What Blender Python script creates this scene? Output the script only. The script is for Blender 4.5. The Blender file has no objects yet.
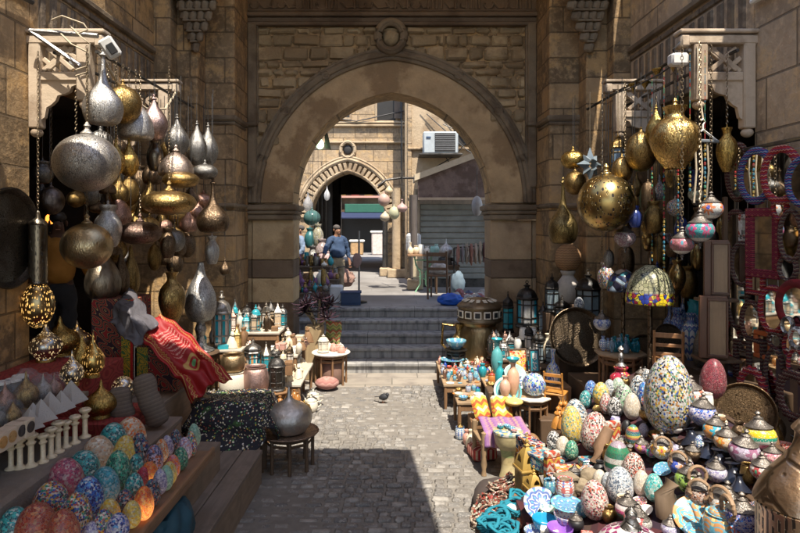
import bpy, math, random
from mathutils import Vector, Matrix, Euler
R = random.Random(7)
PI = math.pi
SC = bpy.context.scene
COL = SC.collection
F, CX, HY, CH = 600.0, 392.0, 222.0, 2.75     # focal length and horizon of the photograph (800 px wide), eye height


def P(px, py, Y):
    """point of the place at depth Y that the photograph shows at px, py"""
    return Vector(((px - CX) / F * Y, Y, CH - (py - HY) / F * Y))


# ------------------------------------------------------------------ materials
class NT:
    def __init__(s, name):
        s.m = bpy.data.materials.new(name)
        s.m.use_nodes = True
        s.t = s.m.node_tree
        s.b = s.t.nodes['Principled BSDF']
        s.tc = s.t.nodes.new('ShaderNodeTexCoord')

    def n(s, typ, props=None, **inp):
        nd = s.t.nodes.new('ShaderNode' + typ)
        for k, v in (props or {}).items():
            setattr(nd, k, v)
        for k, v in inp.items():
            sock = nd.inputs[int(k[1:])] if k[0] == 'i' and k[1:].isdigit() else nd.inputs[k.replace('_', ' ')]
            if hasattr(v, 'is_output'):
                s.t.links.new(v, sock)
            else:
                sock.default_value = v
        return nd

    def math(s, op, a, b=0.0):
        return s.n('Math', {'operation': op}, i0=a, i1=b).outputs[0]

    def mix(s, f, a, b, mode='MIX'):
        nd = s.t.nodes.new('ShaderNodeMix')
        nd.data_type = 'RGBA'
        nd.blend_type = mode
        for i, v in ((0, f), (6, a), (7, b)):
            if hasattr(v, 'is_output'):
                s.t.links.new(v, nd.inputs[i])
            else:
                nd.inputs[i].default_value = (*v, 1) if i > 0 and len(v) == 3 else v
        return nd.outputs[2]

    def ramp(s, f, stops, const=False):
        nd = s.t.nodes.new('ShaderNodeValToRGB')
        cr = nd.color_ramp
        if const:
            cr.interpolation = 'CONSTANT'
        while len(cr.elements) < len(stops):
            cr.elements.new(0.5)
        for e, (p, c) in zip(cr.elements, stops):
            e.position = p
            e.color = (*c, 1) if not isinstance(c, (int, float)) else (c, c, c, 1)
        s.t.links.new(f, nd.inputs[0])
        return nd.outputs[0]

    def sep(s, v):
        return s.n('SeparateXYZ', i0=v).outputs

    def comb(s, x, y, z=0.0):
        return s.n('CombineXYZ', i0=x, i1=y, i2=z).outputs[0]

    def noise(s, scale, detail=4, vec=None, rough=.55):
        return s.n('TexNoise', Vector=vec if vec is not None else s.tc.outputs['Object'], Scale=scale, Detail=detail, Roughness=rough).outputs[0]

    def set(s, **k):
        for a, v in k.items():
            sock = s.b.inputs[a.replace('_', ' ')]
            if hasattr(v, 'is_output'):
                s.t.links.new(v, sock)
            else:
                sock.default_value = (*v, 1) if isinstance(v, tuple) and len(v) == 3 else v

    def bump(s, h, strength=.4, dist=.01):
        b = s.n('Bump', Strength=strength, Distance=dist, Height=h)
        s.t.links.new(b.outputs[0], s.b.inputs['Normal'])

    def ss(s, f, lo, hi):
        return s.n('MapRange', {'interpolation_type': 'SMOOTHSTEP'}, i0=f, i1=lo, i2=hi).outputs[0]


_mc = {}


def cached(fn):
    def w(*a, **k):
        key = (fn.__name__, str(a), str(sorted(k.items())))
        if key not in _mc:
            _mc[key] = fn(*a, **k)
        return _mc[key]
    return w


def sc3(c, f):
    return tuple(min(1, x * f) for x in c)


@cached
def plain(c, rough=.7, metal=0.0, var=.25, scale=9.0, bump=.15):
    t = NT('plain')
    f = t.noise(scale, 5)
    t.set(Base_Color=t.mix(f, sc3(c, 1 - var), sc3(c, 1 + var)), Roughness=rough, Metallic=metal)
    if bump:
        t.bump(t.noise(scale * 6, 3), bump, .004)
    return t.m


@cached
def wood(c, axis=0, rough=.7, scale=6.0):
    t = NT('wood')
    mp = t.n('Mapping', Vector=t.tc.outputs['Object'], Scale=tuple(1.2 if i == axis else scale * 3 for i in range(3)))
    f = t.noise(1.5, 6, mp.outputs[0], .65)
    w = t.noise(5, 3)
    c1 = t.mix(f, sc3(c, .45), sc3(c, 1.35))
    t.set(Base_Color=t.mix(t.ss(w, .45, .7), c1, sc3(c, .7)), Roughness=rough)
    t.bump(f, .35, .006)
    return t.m


@cached
def metal(c, rough=.3, tarnish=.5, scale=10.0, engrave=0.0, tc=(.07, .05, .03)):
    t = NT('metal')
    ob = t.tc.outputs['Object']
    f = t.ss(t.noise(scale * .35, 6), .42, .68)
    col = t.mix(t.math('MULTIPLY', f, tarnish), c, tc)
    h = t.noise(scale * 2.2, 3)
    if engrave:
        v = t.n('TexVoronoi', {'feature': 'DISTANCE_TO_EDGE'}, Vector=ob, Scale=engrave).outputs['Distance']
        e = t.ss(v, .02, .09)
        w2 = t.n('TexVoronoi', Vector=ob, Scale=engrave * 3.2).outputs['Distance']
        e = t.math('MULTIPLY', e, t.ss(w2, .12, .3))
        col = t.mix(e, sc3(c, .35), col)
        h = t.math('ADD', h, e)
    t.set(Base_Color=col, Metallic=1.0 if tarnish < .9 else .8, Roughness=t.math('ADD', t.math('MULTIPLY', f, .25), rough))
    t.bump(h, .3, .02)
    return t.m


@cached
def pierced(c, glow=0.0, scale=16.0, gc=(1, .55, .15), rough=.3):
    """sheet metal with a cut-out pattern; lit from inside when glow > 0"""
    t = NT('pierced_metal')
    ob = t.tc.outputs['Object']
    v = t.n('TexVoronoi', Vector=ob, Scale=scale, Randomness=.55).outputs['Distance']
    hole = t.ss(v, .34, .28)
    v2 = t.n('TexVoronoi', {'feature': 'DISTANCE_TO_EDGE'}, Vector=ob, Scale=scale * .45).outputs['Distance']
    line = t.ss(v2, .02, .05)
    hole = t.math('MULTIPLY', hole, line)
    t.set(Base_Color=t.mix(hole, t.mix(t.noise(5), sc3(c, .5), c), (.015, .01, .007)), Metallic=t.math('SUBTRACT', 1.0, hole), Roughness=rough)
    if glow:
        t.set(Emission_Color=gc, Emission_Strength=t.math('MULTIPLY', hole, glow))
    t.bump(t.math('SUBTRACT', 1.0, hole), .5, .02)
    return t.m


@cached
def mosaic(pal, scale=16.0, grout=(.55, .53, .5), glow=0.0, gw=.05):
    t = NT('mosaic')
    ob = t.tc.outputs['Object']
    v = t.n('TexVoronoi', Vector=ob, Scale=scale)
    d = t.n('TexVoronoi', {'feature': 'DISTANCE_TO_EDGE'}, Vector=ob, Scale=scale).outputs['Distance']
    r = t.sep(v.outputs['Color'])[0]
    n = len(pal)
    col = t.ramp(r, [(i / n, c) for i, c in enumerate(pal)], True)
    col = t.mix(.35, col, t.mix(t.sep(v.outputs['Color'])[1], (.25, .25, .25), (1, 1, 1)), 'MULTIPLY')
    e = t.ss(d, gw * .4, gw * 1.3)
    col = t.mix(e, grout, col)
    t.set(Base_Color=col, Roughness=t.math('SUBTRACT', .62, t.math('MULTIPLY', e, .42)))
    if glow:
        z = t.sep(ob)[2]
        g = t.ss(t.math('ADD', z, t.math('MULTIPLY', t.noise(3), .3)), .75, .25)
        t.set(Emission_Color=t.mix(.55, col, (1, .6, .25)), Emission_Strength=t.math('MULTIPLY', g, glow))
    t.bump(e, .5, .012)
    return t.m


@cached
def flower_globe(bg, petal, centre, band=(.8, .78, .7), n=6, scale=26.0):
    """glass-mosaic globe: flowers round the belly on a ground of small tesserae"""
    t = NT('flower_mosaic')
    ob = t.tc.outputs['Object']
    x, y, z = t.sep(ob)
    a = t.math('MULTIPLY', t.math('ARCTAN2', y, x), n / (2 * PI))
    u = t.math('SUBTRACT', t.math('FRACT', a), .5)
    vv = t.math('MULTIPLY', t.math('SUBTRACT', z, .5), 1.0)
    rr = t.math('SQRT', t.math('ADD', t.math('POWER', u, 2.0), t.math('POWER', vv, 2.0)))
    th = t.math('ARCTAN2', vv, u)
    pet = t.math('ADD', .3, t.math('MULTIPLY', t.math('COSINE', t.math('MULTIPLY', th, 8.0)), .09))
    inp = t.ss(t.math('SUBTRACT', pet, rr), 0, .02)
    inc = t.ss(t.math('SUBTRACT', .11, rr), 0, .02)
    v = t.n('TexVoronoi', Vector=ob, Scale=scale)
    d = t.n('TexVoronoi', {'feature': 'DISTANCE_TO_EDGE'}, Vector=ob, Scale=scale).outputs['Distance']
    k = t.sep(v.outputs['Color'])[0]
    bgc = t.mix(k, sc3(bg, .6), sc3(bg, 1.3))
    col = t.mix(inp, bgc, t.mix(k, sc3(petal, .7), sc3(petal, 1.2)))
    col = t.mix(inc, col, centre)
    edge = t.math('ABSOLUTE', t.math('SUBTRACT', z, .5))
    col = t.mix(t.ss(edge, .36, .38), col, band)
    col = t.mix(t.ss(d, .02, .06), (.3, .3, .3), col)
    t.set(Base_Color=col, Roughness=.22)
    t.bump(t.ss(d, .02, .08), .4, .01)
    return t.m


@cached
def banded(pal, freq=1.0, dots=None, axis=2, rough=.25):
    """horizontal painted or mosaic bands up a turned body"""
    t = NT('banded')
    ob = t.tc.outputs['Object']
    xyz = t.sep(ob)
    f = t.math('FRACT', t.math('MULTIPLY', xyz[axis], freq))
    n = len(pal)
    col = t.ramp(f, [(i / n, c) for i, c in enumerate(pal)], True)
    v = t.n('TexVoronoi', Vector=ob, Scale=22.0)
    if dots:
        col = t.mix(t.ss(v.outputs['Distance'], .32, .25), col, dots)
    col = t.mix(.4, col, t.mix(t.sep(v.outputs['Color'])[1], (.4, .4, .4), (1, 1, 1)), 'MULTIPLY')
    t.set(Base_Color=col, Roughness=rough)
    return t.m


@cached
def ceramic(bg, ring, spot, n=8, scale=1.0):
    """glazed plate or bowl: painted rings and petals about the axis"""
    t = NT('ceramic')
    ob = t.tc.outputs['Object']
    x, y, z = t.sep(ob)
    r = t.math('MULTIPLY', t.math('SQRT', t.math('ADD', t.math('POWER', x, 2.0), t.math('POWER', y, 2.0))), scale)
    a = t.math('COSINE', t.math('MULTIPLY', t.math('ARCTAN2', y, x), float(n)))
    wob = t.math('ADD', r, t.math('MULTIPLY', a, .045))
    s1 = t.math('SINE', t.math('MULTIPLY', wob, 19.0))
    col = t.mix(t.ss(s1, .25, .4), bg, ring)
    s2 = t.math('MULTIPLY', t.math('SINE', t.math('MULTIPLY', r, 9.0)), a)
    col = t.mix(t.ss(s2, .45, .6), col, spot)
    zz = t.math('SINE', t.math('ADD', t.math('MULTIPLY', z, 40.0), t.math('MULTIPLY', a, 1.2)))
    col = t.mix(t.ss(zz, .55, .7), col, ring)
    t.set(Base_Color=t.mix(t.math('MULTIPLY', t.noise(6), .3), col, (.55, .5, .42)), Roughness=.16)
    return t.m


@cached
def textile(pal, freq=5.0, zig=.12, zf=6.0, axes=(0, 2), rough=.9, motif=None):
    """woven bands with a zigzag edge"""
    t = NT('textile')
    ob = t.tc.outputs['Object']
    xyz = t.sep(ob)
    u, v = xyz[axes[0]], xyz[axes[1]]
    zg = t.math('ABSOLUTE', t.math('SUBTRACT', t.math('FRACT', t.math('MULTIPLY', u, zf)), .5))
    f = t.math('FRACT', t.math('ADD', t.math('MULTIPLY', v, freq), t.math('MULTIPLY', zg, zig * freq)))
    n = len(pal)
    col = t.ramp(f, [(i / n, c) for i, c in enumerate(pal)], True)
    if motif:
        du = t.math('ABSOLUTE', t.math('SUBTRACT', t.math('FRACT', t.math('MULTIPLY', u, zf * .5)), .5))
        dv = t.math('ABSOLUTE', t.math('SUBTRACT', t.math('FRACT', t.math('MULTIPLY', v, freq * .7)), .5))
        dd = t.math('ADD', du, dv)
        col = t.mix(t.ss(dd, .2, .18), col, motif)
        col = t.mix(t.ss(dd, .09, .08), col, pal[0])
    col = t.mix(t.math('MULTIPLY', t.noise(40, 2), .5), col, sc3(pal[0], .4))
    t.set(Base_Color=col, Roughness=rough)
    t.bump(t.noise(120, 2), .4, .003)
    return t.m


@cached
def arabesque(bg, line, fill, scale=9.0, rough=.85):
    """applique tentwork: curling bands on a dark ground"""
    t = NT('arabesque')
    ob = t.tc.outputs['Object']
    d = t.n('TexNoise', Vector=ob, Scale=scale * .6, Detail=0.0)
    sc = t.n('Mapping', Vector=ob, Scale=(scale, scale, scale)).outputs[0]
    x, y, z = t.sep(sc)
    s = t.math('ADD', t.math('SINE', t.math('ADD', x, y)), t.math('SINE', z))
    s = t.math('ADD', s, t.math('MULTIPLY', t.math('SINE', t.math('MULTIPLY', t.math('ADD', x, z), 1.7)), .7))
    s = t.math('ADD', s, t.math('MULTIPLY', d.outputs[0], 1.4))
    w = t.math('SINE', t.math('MULTIPLY', s, 5.0))
    col = t.mix(t.ss(w, .35, .5), bg, fill)
    col = t.mix(t.ss(t.math('ABSOLUTE', w), .22, .12), col, line)
    t.set(Base_Color=col, Roughness=rough)
    return t.m


@cached
def stone(c, bw=.7, bh=.45, dark=.55, grime=.6, scale=1.0, mortar=.012, bias=0.0):
    """dressed limestone courses, weathered and stained"""
    t = NT('stone_courses')
    g = t.n('NewGeometry').outputs['Position']
    x, y, z = t.sep(g)
    uv = t.comb(t.math('ADD', x, y), z)
    b = t.n('TexBrick', {'offset': .47, 'squash': 1.35, 'squash_frequency': 3}, Vector=uv, Color1=(0, 0, 0, 1), Color2=(1, 1, 1, 1), Mortar=(.5, .5, .5, 1), Scale=1.0, Mortar_Size=mortar, Mortar_Smooth=.4, Bias=bias, Brick_Width=bw, Row_Height=bh)
    k = t.sep(b.outputs['Color'])[0]
    n1 = t.noise(1.1 * scale, 7, g, .65)
    n2 = t.noise(9 * scale, 6, g, .7)
    n4 = t.noise(2.6 * scale, 8, g, .72)
    streak = t.noise(2.2, 5, t.n('Mapping', Vector=g, Scale=(2.5, 2.5, .35)).outputs[0], .6)
    col = t.mix(k, sc3(c, dark), sc3(c, 1.12))
    col = t.mix(t.math('MULTIPLY', t.ss(n1, .42, .66), grime), col, sc3(c, .42))
    col = t.mix(t.math('MULTIPLY', t.ss(streak, .5, .72), grime * .8), col, (c[0] * .35, c[1] * .33, c[2] * .33))
    col = t.mix(t.ss(n2, .45, .75), col, sc3(c, 1.25))
    col = t.mix(t.math('MULTIPLY', t.ss(n4, .5, .62), .7), col, (c[0] * 1.35, c[1] * 1.25, c[2] * 1.0))
    col = t.mix(t.math('MULTIPLY', b.outputs['Fac'], .75), col, sc3(c, .3))
    t.set(Base_Color=col, Roughness=.88)
    h = t.math('SUBTRACT', t.math('ADD', t.math('MULTIPLY', n2, .5), t.math('MULTIPLY', n1, .5)), t.math('MULTIPLY', b.outputs['Fac'], 1.0))
    t.bump(h, 1.0, .04)
    return t.m


@cached
def rough_stone(c, var=.45, scale=3.0, big=.9, bump=.8, islands=0.0):
    """plaster or single stones with blotches, no courses"""
    t = NT('weathered_stone')
    g = t.n('NewGeometry').outputs['Position']
    n0 = t.noise(big, 6, g, .6)
    n1 = t.noise(scale, 8, g, .68)
    n2 = t.noise(scale * 6, 5, g, .7)
    isl = t.n('NewGeometry').outputs['Random Per Island']
    col = t.mix(n1, sc3(c, 1 - var), sc3(c, 1 + var))
    col = t.mix(t.ss(n0, .48, .6), col, t.mix(n1, sc3(c, .45), (c[0] * .8, c[1] * .72, c[2] * .66)))
    if islands:
        col = t.mix(t.math('MULTIPLY', t.math('SUBTRACT', 1.0, isl), islands), col, sc3(c, .4))
    t.set(Base_Color=col, Roughness=.9)
    t.bump(t.math('ADD', n1, t.math('MULTIPLY', n2, .6)), bump, .03)
    return t.m


@cached
def glow(c, s):
    t = NT('glow')
    t.set(Base_Color=c, Emission_Color=c, Emission_Strength=s)
    return t.m


@cached
def glass(c, rough=.12, trans=.55):
    t = NT('coloured_glass')
    t.set(Base_Color=t.mix(t.noise(14, 3), sc3(c, .7), sc3(c, 1.2)), Roughness=rough, Transmission_Weight=trans, IOR=1.45)
    return t.m


@cached
def mirror_glass():
    t = NT('mirror_glass')
    t.set(Base_Color=(.8, .82, .82), Metallic=1.0, Roughness=t.math('MULTIPLY', t.noise(4), .06))
    return t.m


@cached
def film(c=(.8, .82, .85), trans=.45):
    t = NT('plastic_film')
    t.set(Base_Color=c, Roughness=.2, Alpha=max(.1, 1.0 - trans), IOR=1.3)
    t.bump(t.noise(14, 5), .6, .03)
    return t.m


# ------------------------------------------------------------------ mesh builder
class MB:
    def __init__(s):
        s.v, s.f, s.m = [], [], []

    def add(s, vs, fs, mi=0, M=None):
        o = len(s.v)
        for p in vs:
            p = Vector(p)
            s.v.append(M @ p if M is not None else p)
        for f in fs:
            s.f.append([i + o for i in f])
            s.m.append(mi)
        return s

    def box(s, c, d, mi=0, b=.0, M=None, rot=None):
        hx, hy, hz = d[0] / 2, d[1] / 2, d[2] / 2
        T = Matrix.Translation(c)
        if rot is not None:
            T = T @ Euler(rot).to_matrix().to_4x4()
        if M is not None:
            T = M @ T
        b = min(b, hx * .9, hy * .9, hz * .9)
        if b <= 0:
            vs = [(x * hx, y * hy, z * hz) for x in (-1, 1) for y in (-1, 1) for z in (-1, 1)]
            fs = [(0, 1, 3, 2), (4, 6, 7, 5), (0, 4, 5, 1), (2, 3, 7, 6), (0, 2, 6, 4), (1, 5, 7, 3)]
            return s.add(vs, fs, mi, T)
        vs, idx = [], {}
        for x in (-1, 1):
            for y in (-1, 1):
                for z in (-1, 1):
                    for a in range(3):
                        h = [hx - b, hy - b, hz - b]
                        h[a] += b
                        idx[(x, y, z, a)] = len(vs)
                        vs.append((x * h[0], y * h[1], z * h[2]))
        fs = []
        for a in range(3):
            o = [i for i in range(3) if i != a]
            for sg in (-1, 1):
                q = []
                for (p, r) in ((-1, -1), (1, -1), (1, 1), (-1, 1)):
                    k = [0, 0, 0]
                    k[a] = sg
                    k[o[0]] = p
                    k[o[1]] = r
                    q.append(idx[(*k, a)])
                fs.append(q)
        for a in range(3):
            o = [i for i in range(3) if i != a]
            for p in (-1, 1):
                for r in (-1, 1):
                    k0, k1 = [0, 0, 0], [0, 0, 0]
                    k0[a], k1[a] = -1, 1
                    for k in (k0, k1):
                        k[o[0]] = p
                        k[o[1]] = r
                    fs.append([idx[(*k0, o[0])], idx[(*k1, o[0])], idx[(*k1, o[1])], idx[(*k0, o[1])]])
        for x in (-1, 1):
            for y in (-1, 1):
                for z in (-1, 1):
                    fs.append([idx[(x, y, z, a)] for a in range(3)])
        return s.add(vs, fs, mi, T)

    def lathe(s, prof, c=(0, 0, 0), seg=20, mi=0, M=None, sx=1, sy=1, sz=1):
        T = Matrix.Translation(c)
        if M is not None:
            T = M @ T
        vs, fs, rings = [], [], []
        for r, z in prof:
            if r < 1e-5:
                rings.append([len(vs)])
                vs.append((0, 0, z * sz))
            else:
                rings.append(list(range(len(vs), len(vs) + seg)))
                vs += [(r * sx * math.cos(2 * PI * i / seg), r * sy * math.sin(2 * PI * i / seg), z * sz) for i in range(seg)]
        for A, B in zip(rings, rings[1:]):
            for i in range(seg):
                j = (i + 1) % seg
                if len(A) == 1 and len(B) == 1:
                    continue
                if len(A) == 1:
                    fs.append([A[0], B[j], B[i]])
                elif len(B) == 1:
                    fs.append([A[i], A[j], B[0]])
                else:
                    fs.append([A[i], A[j], B[j], B[i]])
        return s.add(vs, fs, mi, T)

    def tube(s, pts, r, seg=8, mi=0, closed=False, flat=1.0, caps=True, M=None):
        pts = [Vector(p) for p in pts]
        n = len(pts)
        rr = r if isinstance(r, (list, tuple)) else [r] * n
        vs, fs = [], []
        up = Vector((0, 0, 1))
        for i, p in enumerate(pts):
            a = pts[i - 1] if i or closed else p
            b = pts[(i + 1) % n] if i < n - 1 or closed else p
            t = (b - a).normalized()
            ref = up if abs(t.dot(up)) < .95 else Vector((0, 1, 0))
            e1 = t.cross(ref).normalized()
            e2 = e1.cross(t).normalized()
            for k in range(seg):
                an = 2 * PI * k / seg
                vs.append(p + (e1 * math.cos(an) + e2 * math.sin(an) * flat) * rr[i])
        m = n if closed else n - 1
        for i in range(m):
            j = (i + 1) % n
            for k in range(seg):
                l = (k + 1) % seg
                fs.append([i * seg + k, i * seg + l, j * seg + l, j * seg + k])
        if caps and not closed:
            fs.append(list(range(seg))[::-1])
            fs.append([(n - 1) * seg + k for k in range(seg)])
        return s.add(vs, fs, mi, M)

    def prism(s, poly, y0, y1, mi=0, M=None):
        """polygon in XZ extruded along Y"""
        n = len(poly)
        vs = [(x, y0, z) for x, z in poly] + [(x, y1, z) for x, z in poly]
        fs = [list(range(n))[::-1], [n + i for i in range(n)]]
        fs += [[i, (i + 1) % n, n + (i + 1) % n, n + i] for i in range(n)]
        return s.add(vs, fs, mi, M)

    def grid(s, fn, nu, nv, mi=0, thick=0.0):
        vs = [fn(i / nu, j / nv) for j in range(nv + 1) for i in range(nu + 1)]
        w = nu + 1
        fs = [[j * w + i, j * w + i + 1, (j + 1) * w + i + 1, (j + 1) * w + i] for j in range(nv) for i in range(nu)]
        return s.add(vs, fs, mi)

    def blob(s, c, rad, amp=.15, seg=14, mi=0, seed=0, M=None):
        rn = random.Random(seed)
        ph = [(rn.uniform(1, 4), rn.uniform(0, 6), rn.uniform(1, 4), rn.uniform(0, 6)) for _ in range(5)]
        prof = []
        vs, fs = [], []
        h = seg // 2
        for j in range(h + 1):
            t = PI * j / h
            for i in range(seg):
                a = 2 * PI * i / seg
                d = Vector((math.sin(t) * math.cos(a), math.sin(t) * math.sin(a), -math.cos(t)))
                k = 1 + amp * sum(math.sin(f1 * d.x * 2 + p1) * math.sin(f2 * d.z * 2 + d.y * f1 + p2) for f1, p1, f2, p2 in ph) / 2
                vs.append(Vector(c) + Vector((d.x * rad[0], d.y * rad[1], d.z * rad[2])) * k)
        for j in range(h):
            for i in range(seg):
                l = (i + 1) % seg
                fs.append([j * seg + i, j * seg + l, (j + 1) * seg + l, (j + 1) * seg + i])
        return s.add(vs, fs, mi, M)

    def crumple(s, c, rad, amp=.3, seg=34, mi=0, seed=0):
        from mathutils import noise
        sd = Vector((seed * 3.7, seed * 1.9, -seed * 2.3))
        vs, fs = [], []
        h = seg // 2
        for j in range(h + 1):
            t = PI * j / h
            for i in range(seg):
                a = 2 * PI * i / seg
                d = Vector((math.sin(t) * math.cos(a), math.sin(t) * math.sin(a), -math.cos(t)))
                k = 1 + amp * (.55 - 1.9 * abs(noise.noise(d * 1.9 + sd))) + amp * .5 * (.3 - abs(noise.noise(d * 4.6 + sd)))
                z = d.z * rad[2] * k
                vs.append(Vector(c) + Vector((d.x * rad[0] * k, d.y * rad[1] * k, max(z, -rad[2] * .9))))
        for j in range(h):
            for i in range(seg):
                l = (i + 1) % seg
                fs.append([j * seg + i, j * seg + l, (j + 1) * seg + l, (j + 1) * seg + i])
        return s.add(vs, fs, mi)

    def mesh(s, name='mesh', angle=40, nslots=1):
        me = bpy.data.meshes.new(name)
        me.from_pydata([tuple(p) for p in s.v], [], s.f)
        me.polygons.foreach_set('material_index', s.m)
        me.polygons.foreach_set('use_smooth', [True] * len(s.f))
        me.update()
        me.validate()
        if angle < 180:
            me.set_sharp_from_angle(angle=math.radians(angle))
        return me

    def build(s, name, mats, parent=None, loc=None, angle=40, solid=0.0):
        me = s.mesh(name, angle)
        for m in (mats if isinstance(mats, (list, tuple)) else [mats]):
            me.materials.append(m)
        o = bpy.data.objects.new(name, me)
        COL.objects.link(o)
        if parent is not None:
            o.parent = parent
        if loc is not None:
            o.location = loc
        if solid:
            md = o.modifiers.new('thickness', 'SOLIDIFY')
            md.thickness = solid
        return o


# ------------------------------------------------------------------ scene bookkeeping
LAB = []


def tag(o, label, cat, group=None):
    o['label'] = label
    o['category'] = cat
    if group:
        o['group'] = group
    LAB.append(o)
    return o


def structure(o):
    o['kind'] = 'structure'
    return o


def empty(name, loc, rz=0.0, scale=1.0, rot=None):
    o = bpy.data.objects.new(name, None)
    o.empty_display_size = .05
    COL.objects.link(o)
    o.location = loc
    o.rotation_euler = rot if rot else (0, 0, rz)
    o.scale = (scale, scale, scale) if isinstance(scale, (int, float)) else scale
    return o


_mesh = {}


def part(name, key, fn, mats, parent=None, loc=(0, 0, 0), rot=(0, 0, 0), scale=(1, 1, 1), angle=40):
    """an object that shares the mesh cached under KEY; its materials sit on the object"""
    mats = mats if isinstance(mats, (list, tuple)) else [mats]
    if key not in _mesh:
        b = MB()
        fn(b)
        me = b.mesh(key, angle)
        for _ in mats:
            me.materials.append(None)
        _mesh[key] = me
    o = bpy.data.objects.new(name, _mesh[key])
    COL.objects.link(o)
    for sl, m in zip(o.material_slots, mats):
        sl.link = 'OBJECT'
        sl.material = m
    o.parent = parent
    o.location = loc
    o.rotation_euler = rot
    o.scale = scale if not isinstance(scale, (int, float)) else (scale,) * 3
    return o


ORD = 'first second third fourth fifth sixth seventh eighth ninth tenth eleventh twelfth thirteenth fourteenth fifteenth sixteenth seventeenth eighteenth nineteenth twentieth'.split()


def finish_labels():
    """things of one look get told apart by their order going away from the steps under the arch"""
    by = {}
    for o in LAB:
        by.setdefault(o['label'], []).append(o)
    step = Vector((0, 11, .4))
    for l, os_ in by.items():
        if len(os_) < 2:
            continue
        os_.sort(key=lambda o: (Vector(o.location) - step).length)
        for i, o in enumerate(os_[:20]):
            o['label'] = l + ', ' + ('nearest to' if i == 0 else ORD[i] + ' from') + ' the arch'
            if 'group' not in o:
                o['group'] = l
# ------------------------------------------------------------------ colours and common materials
BRASS = metal((.5, .34, .13), .28, .7, 10, 9)
BRASS2 = metal((.36, .24, .09), .32, .75, 8, 12)
GOLD = metal((.62, .42, .13), .24, .5, 10, 7)
COPPER = metal((.55, .34, .27), .32, .5, 8, 10)
SILVER = metal((.62, .61, .59), .4, .45, 10, 14, (.16, .15, .14))
PEWTER = metal((.33, .32, .3), .4, .55, 10, 13, (.1, .095, .09))
CAPM = metal((.3, .27, .24), .42, .6, 10, 18, (.09, .08, .07))
IRON = metal((.12, .115, .11), .5, .8, 10, 0, (.03, .028, .025))
DARKBR = metal((.2, .14, .09), .33, .6, 9, 10, (.05, .035, .02))
BLACK = plain((.02, .02, .022), .45)
WOODD = wood((.11, .065, .035), 2)
WOODM = wood((.24, .13, .06), 2)
WOODL = wood((.42, .27, .14), 2)
WOODG = wood((.3, .235, .18), 2, .85)
ORANGEW = wood((.55, .24, .05), 2, .4)
WHITE = plain((.72, .7, .64), .5, 0, .2)
CREAM = plain((.66, .56, .4), .5, 0, .25)
ALAB = plain((.7, .58, .4), .35, 0, .3, 14)
PINK = plain((.55, .3, .24), .5)
BONE = plain((.6, .55, .45), .6, 0, .35, 30)
TURQ = plain((.03, .3, .36), .25, 0, .3)
NAVY = plain((.02, .03, .08), .6)
ROPE = plain((.5, .42, .3), .9)
TERRA = plain((.45, .2, .11), .6)
WHITEM = (.75, .73, .68)

BLUE_P = ((.02, .06, .4), (.03, .15, .6), (.1, .35, .7), (.6, .65, .7), (.02, .03, .2))
TEAL_P = ((.01, .22, .25), (.02, .35, .33), (.05, .5, .5), (.5, .65, .6), (.01, .12, .15))
GREEN_P = ((.01, .16, .1), (.02, .28, .17), (.05, .38, .25), (.4, .55, .35), (.01, .1, .08))
ORANGE_P = ((.8, .15, .01), (.8, .22, .015), (.65, .08, .01), (.8, .33, .05), (.6, .09, .02))
RED_P = ((.4, .06, .03), (.5, .12, .05), (.3, .04, .03), (.55, .25, .12), (.45, .1, .06))
PINK_P = ((.6, .2, .25), (.65, .3, .3), (.5, .12, .2), (.3, .1, .15), (.65, .5, .45))
YELL_P = ((.75, .5, .05), (.75, .6, .12), (.7, .42, .03), (.6, .5, .3), (.75, .66, .3))
MULTI_P = ((.5, .06, .05), (.7, .6, .5), (.03, .1, .45), (.7, .4, .03), (.03, .3, .2), (.7, .7, .65), (.05, .05, .1))
WHITE_P = ((.58, .56, .52), (.52, .51, .49), (.04, .05, .06), (.75, .73, .68), (.1, .25, .4), (.72, .7, .66), (.02, .02, .03))
WHITEC_P = ((.58, .57, .53), (.56, .55, .52), (.04, .12, .5), (.75, .73, .68), (.65, .25, .04), (.03, .03, .05), (.72, .55, .1), (.76, .75, .7))
WARMW_P = ((.6, .52, .44), (.55, .47, .4), (.5, .1, .06), (.74, .68, .62), (.06, .04, .04), (.72, .65, .58))
LILAC_P = ((.3, .28, .5), (.45, .42, .6), (.6, .58, .7), (.2, .18, .38), (.65, .63, .68))
DARK_P = ((.02, .03, .08), (.03, .05, .18), (.4, .1, .05), (.5, .45, .4), (.02, .02, .04), (.05, .2, .25))
CREAM_P = ((.7, .52, .35), (.72, .6, .45), (.6, .35, .2), (.7, .65, .55), (.65, .45, .28))
KILIM = ((.3, .02, .02), (.05, .02, .06), (.5, .2, .03), (.02, .08, .18), (.6, .5, .36), (.35, .03, .05))
KILIM2 = ((.02, .06, .25), (.5, .45, .35), (.03, .12, .35), (.45, .05, .03), (.02, .02, .05), (.05, .25, .4))
KILIM3 = ((.4, .02, .03), (.55, .42, .3), (.45, .05, .04), (.05, .02, .03), (.5, .08, .05), (.6, .55, .45))


# ------------------------------------------------------------------ profiles, height 1, belly radius 1
def circ(n=16, r0=.12, z0=0.0, z1=1.0, e=1.0):
    return [(max(math.sin(PI * i / n) ** e, r0 if i in (n,) else 0), z0 + (z1 - z0) * (1 - math.cos(PI * i / n)) / 2) for i in range(n + 1)]


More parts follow.
